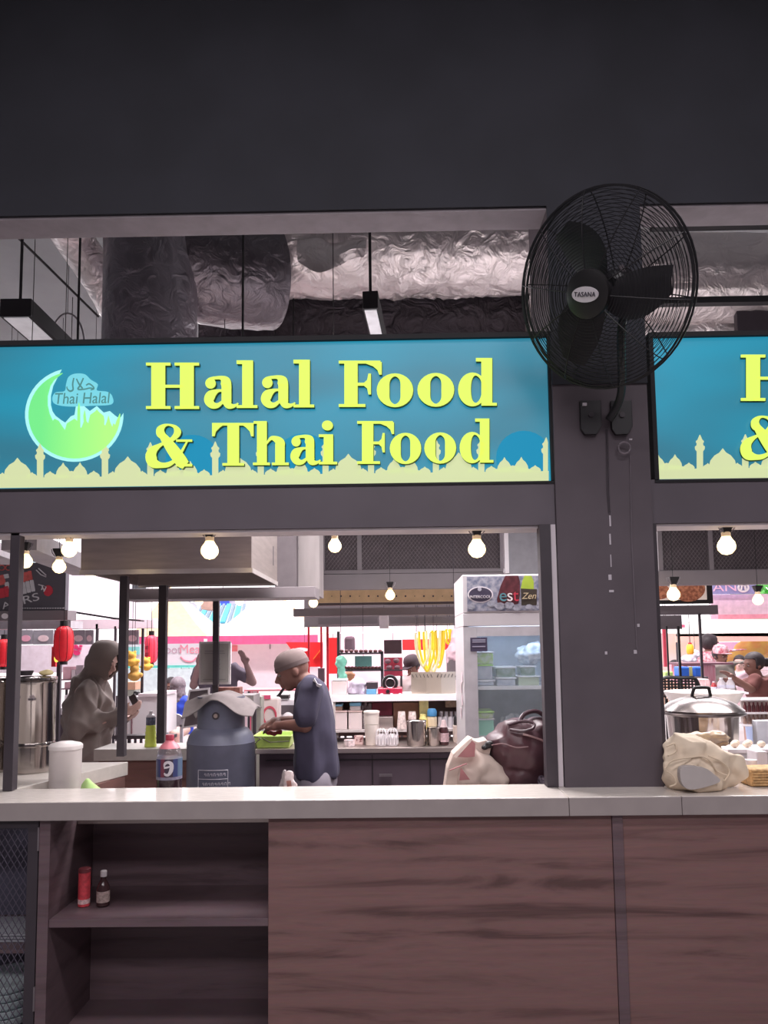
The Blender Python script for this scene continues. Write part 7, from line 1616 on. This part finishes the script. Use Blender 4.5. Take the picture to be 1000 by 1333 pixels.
# bread rack
Yr = 7.0; t = thing('bread_rack', 'black metal rack with two shelves of dark pastries', 'rack', pt(470, 900, Yr))
for x in (441, 498): 
    for dy in (0, .35): a = pt(x, 905, Yr+dy); MB().box(a.x-.014, a.x+.014, Yr+dy, Yr+dy+.025, .0, pt(x, 822 if x == 441 else 848, Yr).z).build('upright', M_dark, t)
for y in (850, 872):
    A = pt(441, y, Yr); B = pt(498, y, Yr); MB().box(A.x, B.x, Yr, Yr+.37, A.z-.016, A.z).build('shelf', M_dark, t)
rr_ = random.Random(5)
n_ = 0
for y, row in ((850, 9), (872, 12)):
    for i in range(row):
        x = 445+i*(50/(row-1)); p = pt(x, y, Yr+.1); 
        one(MB().ell((p.x, Yr+.1, p.z+.018), (.021, .03, .016), 12, 8), 'pastry', mat('dark_pastry', (112, 72, 74), .7, var=.2, scale=30), ['first','second','third','fourth','fifth','sixth','seventh','eighth','ninth','tenth','eleventh','twelfth'][i]+' dark pastry from the mint bag on the '+('upper' if y == 850 else 'lower')+' rack shelf', 'pastry', (p.x, Yr+.1, p.z+.001), 'pastries on the '+('upper' if y == 850 else 'lower')+' rack shelf', smooth=True)
sx_(462, 484, 854, 868, 7.45, .05, 'aqua_panel', mat('aqua_panel', (160, 232, 224), .5), 'aqua white panel seen through the bread rack', 'panel')
sx_(448, 462, 828, 848, 7.5, .1, 'mauve_vessel', mat('mauve_vessel', (150, 120, 134), .4), 'mauve upright vessel behind the upper rack shelf', 'vessel', bevel=.03)
o = blob([('e', pt(444, 862, 6.9), (.055, .04, .06)), ('c', pt(444, 868, 6.9), pt(446, 884, 6.9), .03, .045)], 'mint_bag', mat('mint_film', (150, 232, 206), .4), None, .01, 2, .012, 18, origin=pt(444, 880, 6.9)); o['label'] = 'mint green plastic bag hanging on the black rack upright'; o['category'] = 'bag'
o = blob([('e', pt(455, 880, 7.6), (.06, .04, .05))], 'orange_bag', mat('peach_bag', (240, 170, 130), .5), None, .01, 2, .01, 18, origin=pt(455, 886, 7.6)); o['label'] = 'peach-orange round bag under the bread rack'; o['category'] = 'bag'
sx_(414, 606, 824, 905, 10.2, .1, 'bakery_wall', mat('pink_bakery_wall', (246, 196, 212), .7, c2=(250, 232, 240), scale=1.5), 'pinkish wall of the bakery stall behind the rack', 'wall panel')
sx_(500, 523, 833, 851, 8.6, .06, 'television', mat('screen_dark', (96, 74, 84), .3), 'dark blank screen between the bread rack and noodle strands', 'screen')
t = thing('cup_rack', 'pinkish shelf of dark round cups under the dark screen', 'rack', pt(512, 880, 8.4)); MB().pbox(500, 524, 872, 873.5, 8.4, .2).build('shelf', M_dark, t); MB().pbox(500, 524, 856, 880, 8.62, .04).build('back_board', mat('pink_red_board', (236, 90, 120), .6), t)
for i, (x, y) in enumerate(((507, 869), (517, 869), (505, 861), (516, 860))):
    p = pt(x, y, 8.5); one(MB().ell(p, (.035, .03, .03), 14, 8), 'cup', mat('dark_cup', (120, 84, 96), .4), ['dark cup on the pink shelf, lower and nearer the rack', 'dark cup on the pink shelf, lower and nearer the noodles', 'dark cup above, nearer the rack', 'dark cup above, nearer the noodles'][i], 'cup', p, 'dark cups under the screen', smooth=True)
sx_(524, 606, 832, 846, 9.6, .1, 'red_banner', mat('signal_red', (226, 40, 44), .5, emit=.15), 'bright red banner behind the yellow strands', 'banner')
# yellow strands hanging in loops
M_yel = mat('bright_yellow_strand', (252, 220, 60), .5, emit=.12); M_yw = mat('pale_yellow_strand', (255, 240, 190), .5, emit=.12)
for i, (xa, xb, yt, yb2) in enumerate(((541, 560, 824, 866), (546, 566, 822, 872), (552, 562, 822, 868), (556, 574, 820, 874), (564, 580, 820, 868), (569, 578, 820, 862), (544, 572, 830, 876), (584, 590, 818, 838), (588, 594, 818, 832))):
    mid = (xa+xb)/2; P_ = [pt(xa, yt, 8.0), pt(xa+1, (yt+yb2)/2, 8.0), pt(mid-2, yb2-2, 8.0), pt(mid+2, yb2, 8.0), pt(xb-1, (yt+yb2)/2+4, 8.0), pt(xb, yt, 8.0)]
    P_ = [p+Vector((0, i*.05, 0)) for p in P_]
    o = one(MB().tube(crom(P_, 5), .013, 8), 'yellow_garland', M_yel if i % 3 else M_yw, ['pale garland loop nearest the cook', 'yellow garland loop second from the cook', 'narrow yellow garland loop above the cook', 'pale wide garland loop at the middle', 'yellow garland loop toward the fridge', 'short narrow yellow garland loop toward the fridge', 'widest pale garland loop hanging lowest', 'short yellow garland loop beside the pink cloth', 'shortest yellow garland loop over the pink cloth'][i], 'garland', P_[0], 'yellow garland loops above the wind shield', smooth=True)
o = blob([('c', pt(592, 822, 6.0), pt(592, 845, 6.0), .02, .05), ('e', pt(590, 850, 6.0), (.055, .04, .06)), ('c', pt(585, 856, 6.0), pt(583, 862, 6.0), .02, .012)], 'pink_cloth', mat('pale_pink_cloth', (240, 204, 214), .9), None, .01, 3, .015, 14, origin=pt(592, 860, 6.0)); o['label'] = 'pale pink cloth hanging beside the drinks fridge'; o['category'] = 'cloth'
sx_(582, 598, 845, 885, 7.6, .08, 'grey_panel_box', mat('grey_mauve', (150, 136, 142), .6), 'grey upright box behind the wind shield end', 'box')
one(MB().pbox(571, 579, 868, 873, 6.3, .05), 'small_clip_sign', mat('sign_dark', (96, 84, 80), .5), 'tiny dark label sign behind the wind shield', 'sign', pt(575, 873, 6.3)) if False else None
# papers taped to the fridge side
fs0 = pt(598, 880, 4.5)
t = thing('hanging_tags', 'white paper tags hanging on the side of the fridge', 'tags', (fx0-.004, 4.4, pt(598, 900, 4.4).z))
for (y, dy) in ((882, .1), (895, .16), (912, .12), (928, .2)):
    z = pt(597, y, FY+dy).z; MB().obox((fx0-.005, FY+dy, z), (.003, .05, .06), Matrix.Rotation(.25*((y % 3)-1), 3, 'X')).build('tag', mat('tag_pinkish', (226, 206, 212), .6, var=.15, scale=30), t)

# beyond the pillar: far stalls and people's tables
t = thing('purple_banner', 'pale purple shop banner with white and pink lettering high beyond the food picture', 'banner', pt(960, 772, 13.0))
MB().pbox(928, 985, 756, 773, 13.0, .1).build('banner_face', mat('lilac_blue', (156, 156, 204), .6), t)
text('AN', 'lettering', mat('pink_white_print', (246, 200, 226), .6), pt(944, 765, 12.97), .2, t, sx=1.5)
lp_ = MB(); lp_.tube([pt(968+6.5*math.cos(a), 765+5*math.sin(a), 12.97) for a in [2*PI*q/20 for q in range(20)]], .02, 5, True); lp_.tube([pt(965, 768, 12.97), pt(966, 762, 12.97), pt(970, 763, 12.97), pt(971, 768, 12.97)], .02, 5); lp_.build('round_emblem', M_white, t)
sx_(926, 1040, 773.3, 801, 13.2, .1, 'pale_pink_wall', mat('pale_pink_paint', (238, 208, 222), .7), 'pale pink wall panel under the purple banner', 'wall panel')
sx_(935, 1040, 799.5, 805, 12.5, .3, 'pink_awning_edge', mat('pink_awning', (244, 160, 182), .7), 'thin pink awning edge above the white awning', 'awning')
t = thing('white_awning', 'broad white awning over the tables beyond the woman', 'awning', pt(960, 822, 11.5)); vs = [pt(880, 824, 11.2), pt(1060, 824, 11.2), pt(1060, 806, 12.2), pt(900, 806, 12.2)]
MB().add(vs+[v-Vector((0, 0, .05)) for v in vs], [(0, 1, 2, 3), (7, 6, 5, 4), (0, 4, 5, 1), (1, 5, 6, 2), (2, 6, 7, 3), (3, 7, 4, 0)]).build('canvas', M_cream2, t)
MB().pbox(880, 1060, 824.3, 835, 11.2, .03).build('valance', mat('peach_valance', (250, 206, 186), .7, c2=(250, 186, 180), scale=2), t)
sx_(932, 1060, 835.3, 856, 14.5, .1, 'mauve_banner', mat('mauve_banner', (214, 170, 206), .7, c2=(236, 190, 206), scale=2), 'mauve pink banner behind the people', 'banner')
sx_(850, 935, 824, 910, 13.5, .1, 'peach_wall', mat('peach_wall', (250, 214, 196), .7, c2=(246, 226, 230), scale=1.5), 'peach wall behind the slim dark posts', 'wall panel')
sx_(930, 1060, 856.3, 920, 14.0, .1, 'pinkish_wall', mat('pink_far_wall', (250, 226, 232), .7), 'pinkish white wall behind the woman', 'wall panel')
o = blob([('c', pt(955, 862, 12), pt(975, 845, 12), .18, .16), ('c', pt(975, 845, 12), pt(1010, 838, 12), .16, .2), ('e', pt(945, 862, 12), (.12, .1, .1))], 'yellow_heap', mat('yellow_goods', (250, 214, 120), .8, c2=(250, 180, 120), scale=6), None, .03, 3, .04, 5, origin=pt(970, 870, 12)); o['label'] = 'heap of yellow goods hanging behind the woman\'s head'; o['category'] = 'goods'
tr = thing('tree', 'bright green leafy tree at the picture edge above the awning', 'tree', pt(1000, 900, 18)); rt = random.Random(2)
lf = MB(); c0 = pt(1006, 782, 18)
for i in range(1800):
    a = Vector((rt.gauss(0, 1), rt.gauss(0, 1), rt.gauss(0, 1))).normalized()*rt.random()**.4; p = c0+Vector((a.x*1.0, a.y*.8, a.z*.62)); d = Vector((rt.gauss(0, 1), rt.gauss(0, 1), rt.gauss(0, 1))).normalized()*.06; e = d.cross(Vector((rt.random(), 1, rt.random()))).normalized()*.045
    lf.add([p-d, p+e, p+d, p-e], [(0, 1, 2, 3)])
lf.build('foliage', mat('leaf_green', (120, 206, 110), .6, var=.3, scale=3), tr, kind='stuff'); MB().tube([Vector((c0.x, 18, 0)), c0], .08, 8).build('trunk', mat('bark', (120, 96, 80), .9), tr)
sx_(864, 868, 815, 868, 8.3, .03, 'red_strip', mat('pink_red_strip', (240, 90, 110), .6), 'pink-red strip beside the pillar under the fascia', 'strip')
sx_(869, 892, 813, 817, 8.1, .05, 'pink_tube_light', glow('pink_tube', (255, 120, 150), 1.1), 'short pink tube light on top of the slim dark posts', 'lamp')
t = thing('yellow_lantern', 'small yellow lantern hanging between the posts beyond the pillar', 'lantern', pt(899, 852, 9.5)); c = pt(899, 852, 9.5); MB().lathe([(.03, 0), (.045, .02), (.045, .1), (.03, .13)], c, 16).build('shade', mat('lantern_yellow', (244, 196, 60), .5), t, smooth=True); MB().lathe([(.022, .13), (.022, .15)], c, 12).build('cap', M_red, t)
MB().cyl(c+Vector((0, 0, .15)), c+Vector((0, 0, .8)), .005, n=6).build('cord', M_blk, t)
o = blob([('e', pt(897, 858, 10.2), (.12, .08, .05)), ('e', pt(905, 852, 10.2), (.07, .06, .06))], 'white_bundle', mat('lilac_white', (232, 222, 238), .8), None, .015, 3, .02, 12, origin=pt(900, 862, 10.2)); o['label'] = 'lilac-white bundle below the small yellow lantern'; o['category'] = 'bundle'
sx_(886, 955, 863, 865.5, 8.8, .5, 'table_board', mat('mauve_board', (120, 80, 92), .6), 'dark mauve table board behind the black woven chair', 'table')
t = thing('cloth_table', 'table draped in pink-white striped cloth beyond the woven chair', 'table', pt(925, 905, 8.9)); MB().pbox(892, 932, 866, 890, 8.9, .5).build('tablecloth', mat('pink_stripe_cloth', (240, 196, 206), .8, c2=(226, 130, 150), scale=20, stretch=(4, 1, .2)), t)
def crate(px0, px1, py0, py1, Y, m_, label): sx_(px0, px1, py0, py1, Y, .2, 'plastic_tub', m_, label, 'tub', bevel=.015)
crate(886, 898, 868, 881, 8.3, mat('blue_tub2', (50, 110, 216), .5), 'rounded blue tub on the table, nearer the pillar')
crate(904, 917, 868, 881, 8.3, mat('blue_tub2', (50, 110, 216), .5), 'tilted blue tub on the table, beside the dark post')
crate(866, 877, 874, 884, 8.3, mat('lime_tub', (196, 232, 140), .5), 'pale lime tub on the table next to the pillar')
t = sx_(895, 903, 868, 880, 8.35, .05, 'smiley_card', mat('pale_yellow_card', (238, 226, 130), .6), 'pale yellow card between the two blue tubs', 'card')
# woven chair
Yw = 5.9; t = thing('woven_chair', 'black woven plastic chair with rounded back beyond the pot', 'chair', Vector((pt(885, 905, Yw).x, Yw, 0)))
out = crom([(862, 910), (862, 884), (885, 882.5), (903, 883), (908, 888), (912, 900), (914, 910)], 4)
MB().tube([pt(x, y, Yw) for x, y in out], .014, 8).build('frame_tube', M_blk, t, smooth=True)
for i in range(6):
    y = 887+i*3.9; MB().tube([pt(863, y, Yw+.004), pt(885, y-.3, Yw+.004), pt(908+i*.9, y, Yw+.004)], .0075, 5).build('strand', M_blk, t)
for i in range(10):
    x = 866+i*4.4; MB().tube([pt(x, 884.5, Yw-.004), pt(x+.6+i*.1, 909, Yw-.004)], .0075, 5).build('strand', M_blk, t)
A = pt(864, 905, Yw); B = pt(912, 905, Yw); MB().box(A.x, B.x, Yw-.45, Yw, .43, .46).build('seat', M_blk, t, bevel=.01)
for x in (A.x+.02, B.x-.02):
    for y in (Yw-.42, Yw-.0): MB().bar((x, y, .43), (x, y, 0), .025).build('leg', M_blk, t)
    MB().bar((x, Yw, .46), (x, Yw, pt(885, 909, Yw).z), .02).build('back_post', M_blk, t)
sx_(906, 926, 884, 900, 6.6, .2, 'pink_cloth_bundle', mat('mauve_cloth', (226, 196, 196), .9, c2=(190, 150, 150), scale=12, stretch=(5, 1, 1)), 'folded mauve cloth behind the woven chair', 'cloth', bevel=.02)
for i, (px, lab_) in enumerate(((929.5, 'red-capped small sauce bottle beyond the pot'), (939.5, 'clear water bottle nearer the sauce bottle'), (951, 'clear water bottle nearer the woman'))):
    Yq_ = 6.3; r_ = (5 if i else 3.5); zb_ = pt(px, 901, Yq_).z; 
    lat(px, 882 if i else 887, 901, r_, Yq_, [(.9, 0), (1, .04), (1, .62), (.45, .85), (.4, .9)], 'water_bottle' if i else 'chilli_bottle', M_glass if i else mat('chilli_red', (190, 60, 66), .3), lab_, 'bottle', parts=[('cap', M_white, [(.42, .9), (.42, 1), (0, 1)]), ('paper_label', mat('water_label', (206, 206, 220), .5), [(1.02, .3), (1.02, .5)])])
sx_(920, 975, 901.5, 904, 6.2, .5, 'white_table', M_wht, 'white table top carrying the water bottles', 'table')
t = thing('drinks_crate', 'rack of dark bottles with pale labels below the woman', 'rack', pt(985, 945, 5.9))
MB().pbox(966, 1040, 910, 944, 6.1, .03).build('back_board', M_cream, t); 
for y in (910.5, 928, 944): MB().pbox(966, 1040, y, y+1.4, 5.9, .25).build('shelf', M_white, t)
for i in range(12):
    r_i, c_i = divmod(i, 6); x = 970+c_i*5.6; y1 = (928, 944)[r_i]
    lat(x, y1-14, y1-.2, 2.3, 6.0, [(1, 0), (1, .6), (.5, .8), (.5, 1), (0, 1)], 'drink_bottle', mat('drink_dark', (112, 56, 60), .3) if r_i == 0 else mat('drink_mixed', (170, 140, 126), .4, var=.4, scale=20), ['first','second','third','fourth','fifth','sixth'][c_i]+' small drink bottle from the pot on the '+('upper' if r_i == 0 else 'lower')+' shelf below the woman', 'bottle', 'bottles in the '+('upper' if r_i == 0 else 'lower')+' rack', n=12)

sx_(396, 606, 748, 815, 8.45, .08, 'grey_bulkhead', M_beam2, 'grey bulkhead behind the stacked beams and tan rail', 'panel')

# hangers for what hangs from the roof or a cable
for nm, px_ in (('purple_banner', 0), ('hanging_crate', 0), ('food_picture', 0), ('pink_tube_light', 0), ('fascia', 0), ('menu_board', 0), ('menu_board.001', 0), ('menu_board.002', 0), ('menu_board.003', 0), ('menu_board.004', 0), ('menu_board.005', 0),
                ('red_banner', 0), ('red_banner.001', 0), ('pink_cloth', 0), ('yellow_lantern', 0), ('red_strip_flag', 0), ('red_board', 0), ('coiled_cable', 0), ('television', 0), ('perforated_rail', 0), ('glowing_wall_panel', 0), ('glowing_wall_panel.001', 0),
                ('sushi_billboard', 0), ('stall_fascia', 0), ('sky_strip', 0), ('plush_toy', 0), ('plush_toy.001', 0), ('plush_toy.002', 0), ('grey_bulkhead', 0), ('glowing_roof_band', 0), ('junction_box', 0), ('strip', 0), ('mint_bag', 0), ('white_bundle', 0), ('red_strip', 0), ('corner_strip', 0), ('wall_board', 0), ('stall_canopy', 0), ('aqua_panel', 0), ('frame_bar', 0)):
    o = bpy.data.objects.get(nm)
    if not o: print('no', nm); continue
    pts_ = []
    for c_ in [o]+list(o.children_recursive):
        if c_.type == 'MESH' and c_ in ORG: pts_ += [v.co+ORG.get(c_, ORG[o]) for v in c_.data.vertices]
    if not pts_: continue
    zt_ = max(p.z for p in pts_); tp = [p for p in pts_ if p.z > zt_-.03]; top_z = 5.099 if tp[0].y < 12 else zt_+1.0
    xm = sum(p.x for p in tp)/len(tp); ym = sum(p.y for p in tp)/len(tp)
    MB().cyl((xm, ym, zt_-.01), (xm, ym, top_z), .003, n=5).build('hanger_wire', M_dark, o)
for i in range(9):
    o = bpy.data.objects.get('yellow_garland'+('.%03d' % i if i else ''))
    p = max((v.co+ORG[o] for v in o.data.vertices), key=lambda q: q.z); MB().cyl((p.x, p.y, p.z-.01), (p.x, p.y, 5.099), .003, n=5).build('hanger_wire', M_dark, o)

sx_(862, 922, 881.2, 884, 8.25, .4, 'tub_stand', M_beam2, 'narrow grey stand carrying the blue and lime tubs', 'stand')
for nm in ('display_shelf', 'white_cabinet', 'banner_stall', 'white_table', 'fuse_cabinet', 'dark_stand', 'grey_panel_box', 'cloth_table', 'tub_stand', 'cup_rack', 'low_table', 'bakery_wall', 'white_tent_wall', 'drinks_crate', 'market_stall', 'pale_pink_wall', 'mauve_banner', 'peach_wall', 'pinkish_wall', 'white_awning', 'pink_awning_edge', 'pink_table_edge', 'striped_panel', 'scaffold', 'blue_roof_shed', 'grey_box', 'orange_bag'):
    o = bpy.data.objects.get(nm)
    if not o: print('no', nm); continue
    pts_ = []
    for c_ in [o]+list(o.children_recursive):
        if c_.type == 'MESH' and c_ in ORG: pts_ += [v.co+ORG[c_] for v in c_.data.vertices]
    z0 = min(p.z for p in pts_); lo_p = [p for p in pts_ if p.z < z0+.05]; xa = min(p.x for p in lo_p); xb = max(p.x for p in lo_p); ya = sum(p.y for p in lo_p)/len(lo_p)
    if z0 < .02: continue
    for x in (xa+.015, xb-.015): MB().box(x-.012, x+.012, ya-.012, ya+.012, 0, z0+.004).build('leg', M_dark if nm != 'frame_bar' else M_beam2, o)
